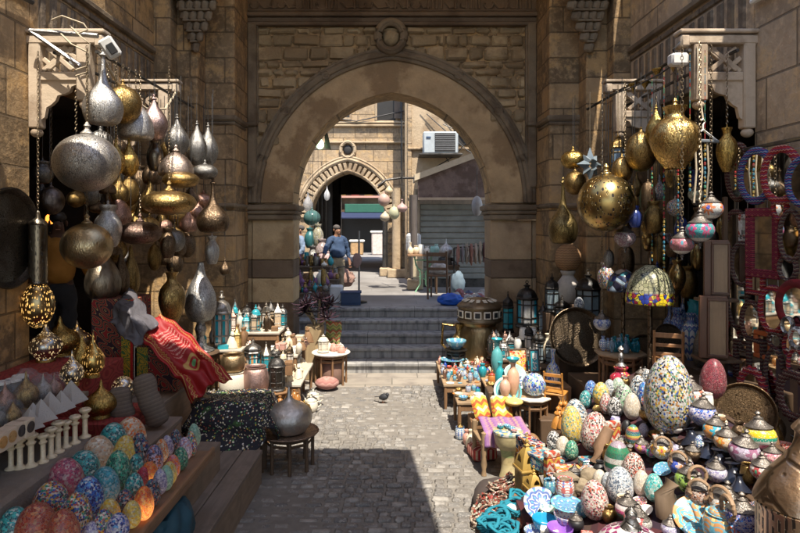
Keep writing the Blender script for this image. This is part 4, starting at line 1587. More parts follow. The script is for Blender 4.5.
# ------------------------------------------------------------------ hanging metal lamps of the brass shop
HL = [
    ('hanging_lamp', 'silver onion lamp with a long neck hanging highest by the bracket', 103, 90, 38, 70, 6.0, 'tear', SILVER, 4.5),
    ('hanging_lamp', 'round brass lamp hanging behind the long-necked silver onion lamp', 123, 105, 36, 38, 6.4, 'ball', BRASS, 4.43),
    ('hanging_lamp', 'pale silver domed lamp beside the round brass one', 136, 121, 34, 38, 6.65, 'dome', SILVER, 4.43),
    ('hanging_lamp', 'coppery pink drop lamp beside the pale silver dome', 154, 120, 27, 42, 6.9, 'drop', metal((.5, .36, .33), .34, .4, 8, 12), 4.43),
    ('hanging_lamp', 'largest silver ball lamp, hammered all over', 87, 163, 63, 58, 5.75, 'ball', metal((.58, .55, .5), .4, .6, 7, 16, (.2, .17, .14)), 4.44),
    ('hanging_lamp', 'small golden drop lamp directly behind the largest silver ball', 116, 158, 18, 34, 6.3, 'drop', GOLD, 4.43),
    ('hanging_lamp', 'small golden drop lamp between the silver ball and dark pierced lantern', 129, 159, 19, 36, 6.55, 'drop', GOLD, 4.43),
    ('hanging_lamp', 'dark pierced lantern lamp with a pale block below it', 155, 155, 16, 32, 7.0, 'jar', pierced((.2, .17, .13)), 4.4),
    ('hanging_lamp', 'sharply shining silver drop lamp above the coppery dome', 177, 137, 23, 38, 7.3, 'drop', PEWTER, 4.43),
    ('hanging_lamp', 'slender pewter drop lamp hanging against the stepped pier', 197, 145, 20, 42, 7.8, 'drop', PEWTER, 4.43),
    ('hanging_lamp', 'paler pewter drop lamp hanging outermost by the stepped pier', 208, 146, 20, 40, 8.2, 'drop', PEWTER, 4.43),
    ('hanging_lamp', 'copper-silver domed lamp under the shining silver drop', 176, 164, 34, 26, 7.0, 'dome', metal((.6, .48, .4), .3, .4, 8, 12), 4.43),
    ('hanging_lamp', 'flattened brass lamp under the coppery dome', 181, 180, 36, 16, 6.9, 'flat', BRASS, 4.43),
    ('hanging_lamp', 'flattened pewter lamp beside the stepped pier', 205, 172, 25, 15, 7.6, 'flat', PEWTER, 4.43),
    ('hanging_lamp', 'long oval brass lamp, half lit by the sun', 169, 203, 53, 24, 6.5, 'flat', BRASS, 4.43),
    ('hanging_lamp', 'dark flattened copper lamp in the middle of the brass shop', 140, 233, 42, 23, 6.7, 'flat', metal((.25, .17, .14), .3, .6, 8, 10), 4.43),
    ('hanging_lamp', 'large brass ball lamp over the red covered lamp tables', 87, 246, 49, 46, 5.8, 'ball', metal((.5, .4, .24), .28, .5, 8, 0), 4.43),
    ('hanging_lamp', 'dark bulb lamp deep beside the hanging cylinder lamp', 51, 201, 25, 28, 6.6, 'ball', metal((.2, .18, .18), .3, .5), 4.43),
    ('hanging_lamp', 'brass ball lamp half hidden under the largest silver ball', 76, 199, 18, 17, 6.6, 'ball', BRASS2, 4.43),
    ('hanging_lamp', 'bright pewter finial lamp beside the large brass ball', 108, 226, 26, 42, 6.4, 'jar', SILVER, 4.43),
    ('hanging_lamp', 'dark bronze onion lamp with a long neck before the pier', 213, 208, 32, 50, 7.6, 'tear', DARKBR, 4.43),
    ('hanging_lamp', 'small silver finial lamp hanging under the bronze onion', 212, 250, 14, 28, 7.9, 'jar', SILVER, 4.43),
    ('hanging_lamp', 'small dark brass lamp hanging lowest against the pier', 225, 268, 11, 15, 8.6, 'drop', DARKBR, 3.4),
    ('hanging_lamp', 'tall brass lantern lamp hanging over the red cloth', 172, 298, 26, 52, 7.3, 'vase', BRASS, 4.43),
    ('hanging_lamp', 'domed brass lamp above the tall brass lantern lamp', 168, 243, 15, 30, 7.0, 'jar', DARKBR, 4.43),
    ('hanging_lamp', 'large pear lamp of dull bronze above the patterned box', 103, 272, 34, 56, 6.8, 'pear', metal((.3, .25, .19), .34, .6), 4.43),
    ('hanging_lamp', 'narrow bronze teardrop lamp beside the dull bronze pear', 121, 272, 16, 44, 7.0, 'pear', DARKBR, 4.43),
    ('hanging_lamp', 'narrow bronze teardrop lamp with a curved tip deep in the shop', 131, 270, 17, 46, 7.3, 'pear', BRASS2, 4.43),
    ('hanging_lamp', 'dark copper drop lamp below the flattened brass one', 191, 196, 15, 24, 7.2, 'drop', DARKBR, 4.43),
]
for n, l, px, py, w_, h_, Y, k, m, top in HL:
    hang(n, l, 'lamp', px, py, w_, h_, Y, k, m, top, group='metal lamps hanging in the brass shop')
for i in range(26):
    px, py, Y = R.uniform(40, 190), R.uniform(170, 262), R.uniform(7.0, 8.8)
    hang('hanging_lamp', 'dim bronze lamp hanging in the dark depth of the brass shop', 'lamp', px, py, R.uniform(12, 24), R.uniform(18, 34), Y, R.choice(('drop', 'ball', 'jar', 'flat', 'pear')), R.choice((DARKBR, BRASS2, PEWTER)), 4.35, group='dim lamps deep in the brass shop', ropey=True)

for i in range(24):
    px = R.uniform(98, 214)
    py = R.uniform(125, 255)
    Y = 6.7 + (px - 95) / 120 * 1.5 + R.uniform(-.1, .5)
    cn, m = R.choice((('bronze', DARKBR), ('brass', BRASS2), ('pewter', PEWTER), ('dark brass', BRASS), ('copper', COPPER)))
    kd = R.choice(('drop', 'ball', 'pear', 'flat', 'dome', 'tear'))
    w_ = R.uniform(15, 25)
    hang('hanging_lamp', f'{cn} {dict(drop="drop", ball="ball", pear="pear", flat="flattened", dome="domed", tear="onion")[kd]} lamp among the crowded silver and brass ones', 'lamp', px, py, w_, w_ * dict(drop=1.6, ball=.95, pear=1.5, flat=.5, dome=.8, tear=1.8)[kd], Y, kd, m, 4.4, group='metal lamps crowded before the stepped pier')
c = P(38, 245, 5.95)
r_ = empty('cylinder_lamp', (c.x, c.y, P(0, 328, 5.95).z), 0)
z0 = r_.location.z
PG = pierced((.5, .38, .2), .8, 8)
prof_part(r_, 'ball', .15, P(0, 282, 5.95).z - z0, PG, name='globe')
part('cylinder', 'cyl', lambda b: b.lathe([(0, 0), (1, 0), (1.05, .02), (1, .05), (1, .94), (1.05, .96), (.9, 1), (.3, 1.06), (.2, 1.15), (0, 1.2)], seg=24), pierced((.28, .24, .18), 0, 9), r_, (0, 0, P(0, 284, 5.95).z - z0), scale=(.085, .085, .62))
b = MB()
chain_mesh(b, P(0, 208, 5.95).z - z0, 4.44 - z0)
b.build('chain', CHAINM, r_)
tag(r_, 'glowing pierced globe lamp under a long dark cylinder by the pier', 'lamp')
o = hang('hanging_lamp', 'small orange lit lamp glowing deep in the brass shop', 'lamp', 50, 218, 8, 12, 7.8, 'jar', glow((1, .28, .04), 1.5), 4.3)

# round brass tray on the near pier
o = part('round_tray', 'tray', lambda b: b.lathe(smooth([(0, .0), (.5, .005), (.84, .0), (.9, .03), (.97, .09), (1.0, .1), (1.02, .07), (.95, .0), (.6, -.02), (0, -.02)], 2), seg=48), metal((.13, .12, .11), .32, .7, 4, 18), None, (-3.60, 5.62, 2.6), (0, PI / 2, 0), .47)
tag(o, 'large dark engraved tray hung on the stone pier', 'tray')

# ------------------------------------------------------------------ wooden steps up into the brass shop
r_ = empty('wooden_steps', (-2.3, 5.8, 0))
GW = wood((.22, .175, .14), 1, .8, 5)
GW2 = wood((.26, .19, .13), 1, .85, 5)
for i, (x0, x1, z, y0, y1) in enumerate(((-2.0, -1.38, .35, 3.2, 6.36), (-2.4, -1.66, .62, 3.2, 5.85), (-2.85, -2.02, .875, 3.2, 5.8), (-3.6, -2.38, .88, 4.75, 7.4))):
    tr = MB()
    n = 3
    for k in range(n):
        wd = (x1 - x0) / n
        tr.box((x0 + wd * (k + .5) + 2.3, (y0 + y1) / 2 - 5.8 + R.uniform(-.02, .02), z - .022 - k * .002), (wd - .008, y1 - y0, .045), 0, .006)
    o = tr.build('tread', GW, r_)
    MB().box((x1 + 2.3 - .03, (y0 + y1) / 2 - 5.8, z - .2), (.045, y1 - y0 - .02, .31), 0, .006).box(((x0 + x1) / 2 + 2.3, y1 - 5.82, z - .22), (x1 - x0 - .04, .04, .33), 0, .005).build('riser', GW2, r_)
    MB().box(((x0 + x1) / 2 + 2.3 - .02, (y0 + y1) / 2 - 5.8, (z - .05) / 2 - .01), (x1 - x0 - .1, y1 - y0 - .1, z - .07)).build('carcase', GW, r_)
for v in r_.children:
    pass
r_.rotation_euler = (0, 0, -.03)
tag(r_, 'worn grey wooden steps climbing from the cobbles to the brass shop', 'steps')

# stone ledge, candlesticks, shelf
LEDGE = rough_stone((.24, .2, .165), .4, 3, .9, .9)
b = MB().box((-2.98, 3.7, .545), (1.34, 1.95, 1.09), 0, .03)
tag(b.build('stone_ledge', LEDGE), 'rough grey stone ledge carrying a row of alabaster candlesticks', 'ledge')
for k, (px, py) in enumerate(((11, 469), (20, 468), (31, 466), (43, 462), (51, 457), (58, 452), (66, 447), (75, 443), (85, 437))):
    Y = (CH - 1.09) * F / (py - HY)
    q = P(px, py, Y)
    column_candle((q.x, q.y, 1.09), .2 + .015 * (k % 3), ALAB, 'turned alabaster candlestick standing on the grey stone ledge', 'alabaster candlesticks on the ledge')
SHX = -2.49
r_ = empty('shelf', (-3.0, 4.0, 1.37))
MB().box((0, .06, -.02), (1.04, 1.7, .04), 0, .004).build('board', wood((.2, .15, .11), 1), r_)
for y in (-.6, .6):
    MB().box((-.15, y, -.16), (.5, .08, .24), 0, .01).build('leg', WOODD, r_)
tag(r_, 'plank shelf of wrapped pyramids above the candlesticks', 'shelf')


def onshelf(px, py, z=1.372):
    Y = (CH - z) * F / (py - HY)
    q = P(px, py, Y)
    return Vector((q.x, q.y, z))


FILM = film((.62, .61, .59), .3)
for (px, py, s) in ((75, 402, .17), (65, 409, .14), (54, 413, .16), (45, 420, .15), (37, 421, .13), (34, 428, .13)):
    pyramid(onshelf(px - 4, py), s, FILM, 'clear plastic-wrapped pyramid at the edge of the plank shelf', 'wrapped pyramids', rz=R.uniform(.2, .6))
CART = plain((.62, .52, .4), .7)
for (px, py, c) in ((27, 437, (.05, .04, .04)), (18, 441, (.06, .05, .05)), (8.5, 447, (.5, .3, .12)), (-1, 453, (.5, .28, .1))):
    q = onshelf(px - 3, py - 1)
    r_ = empty('gift_box', q, -.05)
    MB().box((0, 0, .055), (.09, .09, .11), 0, .004).build('carton', CART, r_)
    em = MB().lathe([(0, 0), (.036, 0), (.036, .004), (0, .004)], seg=20, M=Matrix.Translation((.045, 0, .06)) @ Matrix.Rotation(PI / 2, 4, 'Y'))
    em.tube([(.05, .024 * math.cos(a * PI / 6), .06 + .024 * math.sin(a * PI / 6)) for a in range(12)], .0025, 5, closed=True)
    em.lathe([(0, 0), (.036, 0), (.036, .004), (0, .004)], seg=20, M=Matrix.Translation((0, -.045, .06)) @ Matrix.Rotation(PI / 2, 4, 'X'))
    em.build('round_emblem', plain(c, .5), r_)
    tag(r_, f'cream carton with a {"black" if c[0] < .1 else "tan"} round emblem on the plank shelf', 'box', 'cream cartons with round emblems')
for (px, py, w_, h_, k) in ((8, 412, 24, 34, 'onion'), (29, 407, 28, 40, 'onionflat'), (46, 400, 20, 30, 'onion'), (16, 424, 18, 24, 'drop'), (57, 397, 18, 26, 'onionflat'), (3, 426, 16, 20, 'jar')):
    q = onshelf(px - 3, py)
    ww = w_ / F * q.y
    r_ = empty('bagged_lamp', q)
    prof_part(r_, k, ww * .42, h_ / F * q.y * .92, R.choice((PEWTER, BRASS, COPPER, SILVER)), name='lamp')
    MB().crumple((0, 0, ww * .62), (ww * .56, ww * .54, ww * .72), .22, 24, 0, int(px)).build('plastic_wrap', film((.5, .52, .55), .9), r_)
    tag(r_, 'small metal lamp in a clear plastic bag on the plank shelf', 'lamp', 'bagged lamps on the plank shelf')
for (px, py) in ((4, 388), (16, 385), (27, 382), (34, 378)):
    q = onshelf(px - 14, py + 10)
    r_ = empty('dark_jar', q)
    prof_part(r_, 'pot', .07, .09, BLACK)
    part('lid', 'disc', lambda b: b.lathe([(0, 0), (1, 0), (1, .6), (.9, 1), (0, 1)], seg=20), WHITE, r_, (0, 0, .088), scale=(.062, .062, .02))
    tag(r_, 'flat black jar with a white lid on the plank shelf', 'jar', 'black jars with white lids')

# red covered tables with brass lamps
REDC = arabesque((.2, .014, .016), (.3, .1, .04), (.3, .03, .03), 18)
tag(MB().box((-3.2, 5.75, .68), (.88, .85, 1.36), 0, .01).build('covered_table', REDC), 'higher lamp table covered in dark red patterned cloth', 'table')
tag(MB().box((-2.66, 5.45, .5), (.74, .62, 1.04), 0, .01).build('covered_table', REDC), 'lower lamp table covered in dark red patterned cloth', 'table')
PS = pierced((.6, .56, .5), .35, 6.5, (1, .7, .35))
PGD = pierced((.6, .42, .15), .4, 7)
for (px, py, w_, h_, zt, k, m, l) in (
        (46, 361, 30, 42, 1.362, 'onionflat', PS, 'silver pierced lamp with a flat onion body beside the pier'),
        (60, 355, 38, 40, 1.362, 'onionflat', GOLD, 'wide golden onion lamp at the back of the red table'),
        (77, 352, 28, 32, 1.362, 'onion', pierced((.6, .5, .35), .5, 5), 'greyish gold pierced lamp behind the golden flames'),
        (72, 386, 22, 36, 1.362, 'onion', PS, 'silver pierced egg-like lamp in front on the higher red table'),
        (82, 377, 16, 42, 1.362, 'drop', GOLD, 'slender golden drop lamp beside the flame shaped one'),
        (93, 377, 22, 46, 1.362, 'onion', PGD, 'flame shaped golden pierced lamp at the end of the red table'),
        (101, 417, 31, 38, 1.022, 'onionflat', GOLD, 'polished gold onion lamp on the lower red table'),
        (113, 412, 18, 24, 1.022, 'onion', PS, 'small silver pierced lamp behind the polished gold onion'),
        (123, 403, 22, 26, 1.022, 'ball', PS, 'silver pierced ball lamp at the corner of the lower red table')):
    Y = (CH - zt) * F / (py - HY)
    q = P(px, py, Y)
    r_ = empty('table_lamp', (q.x, q.y, zt))
    prof_part(r_, k, w_ / 2 / F * Y, h_ / F * Y * .93, m, (0, 0, .025))
    part('foot', 'disc', lambda b: None, GOLD, r_, scale=(w_ * .3 / F * Y, w_ * .3 / F * Y, .03))
    tag(r_, l, 'lamp', 'lamps on the red tables')

# patterned boxes, plastic bag, embroidered and sequined cloths
ARA = arabesque((.03, .012, .022), (.5, .36, .14), (.26, .016, .018), 26)
r_ = empty('tentwork_chest', (-3.08, 6.85, .88))
MB().box((0, 0, .51), (.46, .5, 1.02), 0, .006).build('body', ARA, r_)
MB().box((.155, -.252, .51), (.1, .006, 1.0)).build('yellow_band', arabesque((.6, .38, .03), (.03, .05, .02), (.06, .18, .05), 34), r_)
MB().box((.215, -.252, .51), (.025, .007, 1.0)).build('red_band', plain((.5, .015, .012), .85), r_)
tag(r_, 'tall chest covered in curling applique with yellow and red bands', 'chest')
r_ = empty('tentwork_chest', (-2.6, 6.85, .88))
MB().box((0, 0, .25), (.46, .48, .5), 0, .006).build('body', ARA, r_)
MB().box((-.16, -.242, .25), (.14, .006, .48)).build('yellow_band', arabesque((.5, .32, .03), (.03, .05, .02), (.06, .16, .05), 34), r_)
MB().box((-.225, -.13, .26), (.03, .23, .52)).build('white_band', WHITE, r_)
tag(r_, 'low chest covered in curling applique under the red cloth', 'chest')
def cloth(name, fn, nu, nv, mat, label, cat, thick=.008):
    vs, fs = [], []
    b = MB().grid(fn, nu, nv)
    me = b.mesh(name, 180)
    uv = me.uv_layers.new(name='UVMap')
    wv = nu + 1
    for lp in me.loops:
        i, j = lp.vertex_index % wv, lp.vertex_index // wv
        uv.data[lp.index].uv = (i / nu, j / nv)
    me.materials.append(mat)
    o = bpy.data.objects.new(name, me)
    COL.objects.link(o)
    md = o.modifiers.new('thickness', 'SOLIDIFY')
    md.thickness = thick
    return tag(o, label, cat)


def bil(a, b_, c_, d_, u, v):
    return a * (1 - u) * (1 - v) + b_ * u * (1 - v) + c_ * u * v + d_ * (1 - u) * v


t = NT('embroidered_red_cloth')
u, v, _ = t.sep(t.tc.outputs['UV'])
ue = t.math('ABSOLUTE', t.math('SUBTRACT', u, .5))
ve = t.math('ABSOLUTE', t.math('SUBTRACT', v, .5))
wob = t.math('MULTIPLY', t.math('SINE', t.math('MULTIPLY', v, 150.0)), .018)
gold = t.math('MULTIPLY', t.ss(t.math('ABSOLUTE', t.math('SUBTRACT', t.math('ABSOLUTE', t.math('ADD', t.math('SUBTRACT', ue, .34), wob)), .02)), .011, .007), 1.0)
gold2 = t.ss(t.math('ABSOLUTE', t.math('SUBTRACT', ue, .43)), .012, .008)
rows = t.ss(t.math('SINE', t.math('MULTIPLY', v, 150.0)), .1, .3)
txt = t.math('MULTIPLY', t.math('MULTIPLY', rows, t.ss(t.noise(60, 2, t.tc.outputs['UV']), .44, .5)), t.math('MULTIPLY', t.ss(ue, .22, .2), t.math('MULTIPLY', t.ss(v, .2, .22), t.ss(v, .58, .56))))
sq = t.n('Mapping', Vector=t.tc.outputs['UV'], Scale=(1, 2.4, 1)).outputs[0]
dd = t.math('ABSOLUTE', t.math('SUBTRACT', t.n('VectorMath', {'operation': 'DISTANCE'}, i0=sq, i1=(.5, 1.72, 0)).outputs['Value'], .17))
med = t.ss(dd, .05, .03)
col = t.mix(t.noise(7), (.21, .002, .004), (.32, .004, .006))
col = t.mix(txt, col, (.5, .22, .18))
col = t.mix(t.math('MAXIMUM', t.math('MAXIMUM', gold, gold2), med), col, (.45, .27, .08))
col = t.mix(t.ss(t.n('VectorMath', {'operation': 'DISTANCE'}, i0=sq, i1=(.5, 1.72, 0)).outputs['Value'], .07, .06), col, (.1, .3, .12))
t.set(Base_Color=col, Roughness=.6)
t.bump(t.noise(90, 2), .3, .004)
A_, B_, C_, D_ = P(130, 331, 6.5), P(166, 313, 6.8), P(231, 376, 6.6), P(191, 399, 6.3)


def red(u, v):
    p = bil(A_, B_, C_, D_, u, v)
    f = .022 * math.sin(24 * u + 2.5 * math.sin(4 * v)) * (.35 + .65 * v) + .02 * MN.noise(Vector((u * 5, v * 8, 1)))
    return p + Vector((.012 * math.sin(11 * u + 4 * v), .02 * math.sin(9 * v + 5 * u) - f, f + .03 * math.sin(9 * u + 3 * v) * (.3 + v) - .06 * max(0, abs(u - .5) - .36) * 4 + .06 * math.sin(PI * v) + .05 * math.exp(-((v - .84) / .07) ** 2) + .012 * math.sin(23 * v + 11 * u)))


from mathutils import noise as MN


def bagsheet(u, v):
    p = bil(P(108, 322, 6.5), P(128, 290, 6.85), P(160, 322, 6.6), P(134, 346, 6.35), u, v)
    q = Vector((u * 2.0, v * 2.0, 7.7))
    r = abs(MN.noise(q)) * 1.3 + abs(MN.noise(q * 2.3)) * .6
    e = math.sin(PI * u) * math.sin(PI * v)
    return p + Vector((.05 * MN.noise(q * 1.7 + Vector((9, 0, 0))), -.14 * e - .1 * (.45 - r), .1 * e + .07 * MN.noise(q * 1.4)))


cloth('plastic_bag', bagsheet, 44, 44, film((.13, .125, .14), .12), 'crumpled grey plastic sheet lying over the patterned chests', 'bag')
cloth('embroidered_cloth', red, 30, 60, t.m, 'bright red cloth with gold embroidery sliding down over the chests', 'cloth')

STL = rect_table((-1.76, 6.74, 0), .7, .44, .76, plain((.5, .5, .5), .6), WOODD, 'low bench with a pale top under the black sequined cloth', rz=.12, name='low_bench', cat='bench')
t = NT('sequined_black_cloth')
uvn = t.tc.outputs['UV']
vd = t.n('TexVoronoi', Vector=uvn, Scale=56.0)
u, v, _ = t.sep(uvn)
dot = t.ss(vd.outputs['Distance'], .42, .3)
pick = t.ss(t.sep(vd.outputs['Color'])[0], .22, .26)
nz = t.noise(6, 3, uvn)
cl = t.ramp(t.sep(vd.outputs['Color'])[1], [(0, (.75, .7, .5)), (.35, (.35, .1, .05)), (.5, (.1, .3, .1)), (.65, (.7, .68, .65)), (.85, (.5, .35, .05))], True)
fl = t.ss(nz, .6, .66)
base = t.mix(fl, (.012, .012, .02), (.04, .09, .025))
t.set(Base_Color=t.mix(t.math('MULTIPLY', dot, pick), base, cl), Roughness=t.math('SUBTRACT', .8, t.math('MULTIPLY', dot, .5)))
K1, K2, K3, K4 = Vector((-2.3, 6.75, .675)), Vector((-1.9, 7.5, .675)), Vector((-1.28, 6.95, .6)), Vector((-1.58, 6.35, .28))


def blk(u, v):
    p = bil(K1, K2, K3, K4, u, v)
    up = .0
    inside = math.sin(PI * min(max(u, 0), 1)) * math.sin(PI * min(v * 1.15, 1))
    p.z = max(p.z, .675 if (p.y > 6.72 and p.x < -1.5) else p.z) + .02 * math.sin(13 * u + 7 * v) + .03 * math.sin(5 * v - 9 * u) * v + .025
    return p


def blk2(u, v):
    """lies cornerwise on the bench and falls over its edges"""
    p, q_ = (u - .5) * 1.3, (v - .5) * 1.25
    x, y = -1.74 + .72 * p - .69 * q_, 6.62 + .69 * p + .72 * q_
    bx0, bx1, by0, by1 = -2.14, -1.38, 6.49, 6.99
    dx = max(bx0 - x, 0, x - bx1)
    dy = max(by0 - y, 0, y - by1)
    d = math.hypot(dx, dy)
    z = .8 + .012 * math.sin(14 * u + 5 * v) - .95 * d + .02 * math.sin(9 * v - 6 * u) * min(d * 4, 1)
    k = .62
    if x > bx1:
        x -= dx * k
    elif x < bx0:
        x += dx * k
    if y < by0:
        y += dy * k
    elif y > by1:
        y -= dy * k
    w = min(d * 4, 1) * .035 * math.sin(18 * u + 15 * v)
    return Vector((x + w, y + w * .6, max(z, .1)))


cloth('sequined_cloth', blk2, 44, 44, t.m, 'black cloth sewn with bright sequins draped over the low bench', 'cloth')
q = P(190, 352, 7.3)
sack((-2.1, 6.62, .66), (.12, .1, .1), PEWTER, 'small metal pot under the end of the red cloth', 'metal_pot', 'pot', 3, .08)

# round-tailed brown sacks by the steps
t1 = textile(((.15, .115, .09), (.18, .14, .11), (.13, .1, .08)), 30, .0, 9, (0, 2))
for k, (x, y, z, rot, h_) in enumerate(((-2.12, 5.45, .89, .3, .5), (-2.4, 5.38, .89, .12, .38))):
    pts = [(0, 0, 0), (0, 0, .03)] + [(.008 * math.sin(i * .9), .006 * math.sin(i * 1.3), h_ * i / 8) for i in range(1, 8)] + [(.006, 0, h_ * .97), (.006, 0, h_)]
    rad = [.02, .085] + [.1 + .006 * math.sin(i * 2.2 + k) for i in range(1, 8)] + [.075, .01]
    b = MB().tube(pts, rad, 20, flat=.75)
    o = b.build('brown_bolster', t1, None, (x, y, z), 90)
    o.rotation_euler = (-.12, -rot, .3)
    tag(o, f'{"taller" if k == 0 else "shorter"} dull brown ribbed bolster leaning at the lower red lamp table', 'bolster', 'brown bolsters')
sack((-1.62, 4.35, .35), (.16, .2, .2), plain((.02, .07, .1), .7), 'teal cloth sack on the lowest wooden step', 'cloth_sack', 'sack', 9, .3)

# ------------------------------------------------------------------ lit mosaic egg lamps on their plank
r_ = empty('egg_plank', (-2.0, 3.98, .84))
MB().box((0, 0, -.025), (1.0, 2.1, .05), 0, .008).build('board', wood((.24, .14, .08), 1), r_)
MB().box((.485, 0, .015), (.03, 2.1, .035), 0, .006).build('lip', wood((.3, .17, .09), 1), r_)
for y in (-.9, .9):
    MB().box((-.1, y, -.14), (.6, .09, .18), 0, .01).build('support', WOODD, r_)
r_.rotation_euler = (0, 0, -.02)
tag(r_, 'thick wooden plank crowded with mosaic egg lamps', 'plank')
EM = {}
for nm, pal, g in (('orange', ORANGE_P, .8), ('teal', TEAL_P, .05), ('green', GREEN_P, .02), ('blue', BLUE_P, .02), ('pink', ((.5, .08, .16), (.55, .16, .22), (.45, .06, .14), (.25, .05, .12), (.6, .4, .38)), .03), ('yellow', YELL_P, .12), ('multicoloured', MULTI_P, .03), ('cream', CREAM_P, .04), ('dark blue', DARK_P, .02), ('rust red', RED_P, .04), ('lilac', LILAC_P, .05), ('bright red', ((.5, .02, .06), (.55, .04, .1), (.4, .02, .04)), .1), ('mint', ((.3, .55, .4), (.4, .6, .45), (.2, .45, .35)), .05)):
    EM[nm] = (pal, g)
EL = [(17, 533, 34, 'green', 0), (35, 528, 40, 'rust red', 0), (58, 505, 38, 'multicoloured', 0), (72, 530, 34, 'multicoloured', 0), (63, 537, 36, 'rust red', 0), (67, 478, 0, 'pink', 0),
      (69, 505, 0, 'x', 0)]
EGGS = [(14, 545, 30, 36, 'teal'), (36, 545, 38, 40, 'rust red'), (51, 519, 33, 36, 'multicoloured'), (66, 500, 34, 40, 'pink'), (83, 486, 32, 34, 'teal'), (97, 474, 32, 36, 'cream'), (112, 460, 28, 36, 'teal'), (130, 452, 30, 34, 'cream orange'),
        (88, 520, 29, 42, 'blue'), (104, 504, 29, 36, 'turquoise'), (118, 494, 26, 42, 'green'), (125, 473, 24, 36, 'yellow'), (139, 470, 20, 36, 'dark blue'),
        (65, 552, 30, 42, 'rust red'), (77, 536, 28, 42, 'multicoloured'), (110, 524, 20, 24, 'yellow'), (104, 538, 20, 28, 'multicoloured'), (92, 542, 17, 20, 'lilac'), (118, 540, 22, 26, 'blue lilac'), (132, 527, 18, 26, 'yellow'), (144, 519, 19, 32, 'orange'),
        (126, 516, 18, 26, 'dark blue'), (134, 504, 19, 30, 'teal'), (142, 492, 15, 24, 'bright red'), (152, 506, 17, 26, 'dark blue'), (149, 489, 19, 26, 'orange'), (160, 494, 14, 24, 'lilac'), (166, 490, 14, 24, 'mint'), (170, 484, 14, 22, 'yellow'), (173, 478, 14, 22, 'pink orange'),
        (154, 472, 18, 26, 'lilac dark'), (162, 462, 13, 22, 'cream orange'), (168, 456, 12, 20, 'lilac'), (176, 452, 12, 22, 'dark blue'), (180, 470, 15, 22, 'green'), (185, 460, 14, 22, 'pink lilac'), (192, 456, 11, 24, 'multicoloured'), (195, 446, 12, 22, 'mint'), (62, 525, 16, 24, 'multicoloured'), (136, 483, 16, 28, 'teal')]
PALS = {'cream orange': (ORANGE_P[:2] + CREAM_P, .12), 'turquoise': (((.01, .25, .32), (.02, .3, .4), (.05, .4, .5), (.3, .5, .55)), .1), 'blue lilac': (BLUE_P + LILAC_P, .03), 'pink orange': (PINK_P[:3] + ORANGE_P[:2], .15), 'lilac dark': (LILAC_P[:2] + DARK_P[:3], .1), 'pink lilac': (PINK_P[:2] + LILAC_P, .12)}
PALS.update(EM)
for (px, py, w_, h_, c) in EGGS:
    Y = (CH - .842) * F / (py - HY)
    q = P(px, py, Y)
    pal, g = PALS[c]
    big = w_ > 23
    egg((q.x, q.y, .842), w_ / F * Y * 1.02, h_ / F * Y * 1.05, egg_mos(pal, 21.0 if big else 15.0, tuple(.3 + .3 * x for x in pal[0]), g), f'{"large" if big else "small"} {c} mosaic egg lamp on the wooden plank', 'mosaic egg lamps on the plank', R.uniform(-.06, .06))

# ------------------------------------------------------------------ urn on its table, lit goods by the pier
q = Vector((-1.16, 6.75, 0))
hex_table(q, .34, .39, metal((.42, .3, .22), .5, .4, 10, 12), WOODD, 'dark low table with a round tray top under the pewter urn', 24, True)
o = simple('pewter_urn', 'urn', (q.x, q.y, .405), .52, .5, metal((.6, .58, .55), .42, .35, 9, 0, (.25, .24, .22)), 'large onion shaped dark pewter urn on a low tray table', 'urn')
o.rotation_euler = (0, 0, 0)

SHELFM = plain((.45, .4, .33), .7, 0, .35, 5)
rect_table((-2.38, 8.55, 0), .62, .6, .99, SHELFM, WOODM, 'higher white-topped stand under the tall turquoise lantern')
rect_table((-1.82, 8.3, 0), .56, .6, .66, SHELFM, WOODM, 'lower white-topped stand under the teal and white lantern')
rect_table((-2.2, 9.35, 0), 1.0, .55, 1.08, SHELFM, WOODM, 'long stand at the stepped pier crowded with small lanterns')
rect_table((-1.62, 9.3, 0), .45, .9, .78, SHELFM, WOODM, 'stand of cream inlaid boxes nearest the arch jamb')
WG = plain((.75, .6, .5), .3)
gm_tq = banded(((.02, .35, .42), (.7, .52, .42), (.02, .3, .4), (.68, .6, .52)), 1.6, None, 0, .2)
lantern((-2.4, 8.45, .99), .78, .3, 8, 'dome', metal((.35, .33, .3), .4, .5), gm_tq, 'tall silver lantern with turquoise and peach glass and a finial', rz=.3)
lantern((-2.18, 8.42, .99), .3, .14, 6, 'cone', metal((.55, .4, .16), .35, .3), plain((.6, .42, .15), .4), 'small golden lantern beside the tall turquoise lantern')
lantern((-1.9, 8.2, .66), .5, .25, 6, 'onion', metal((.18, .17, .16), .4, .5), banded(((.02, .3, .4), (.65, .62, .56), (.02, .3, .4), (.6, .3, .1)), 2, None, 0, .2), 'black lantern with teal and white panes on the lower stand')
LG = [plain((.6, .55, .48), .3), gm_tq, plain((.5, .38, .25), .3), plain((.03, .25, .3), .25)]
LGN = ['white', 'turquoise', 'amber', 'teal']
for k, (x, y, z) in enumerate([(-2.6 + .16 * i + R.uniform(-.03, .03), 9.25 + R.uniform(-.1, .2), 1.08) for i in range(6)] + [(-2.5 + .19 * i, 9.55, 1.08) for i in range(5)] + [(-2.05, 8.65, .66), (-1.72, 8.2, .66), (-1.65, 8.45, .66), (-1.95, 8.5, .66)]):
    j = R.randrange(4)
    lantern((x, y, z), R.uniform(.3, .52), R.uniform(.13, .2), R.choice((4, 6)), R.choice(('dome', 'cone', 'onion')), R.choice((PEWTER, IRON, COPPER, metal((.5, .45, .38), .35, .4))), LG[j], f'small metal lantern with {LGN[j]} panes among the stands by the pier', 'small lanterns by the stepped pier')
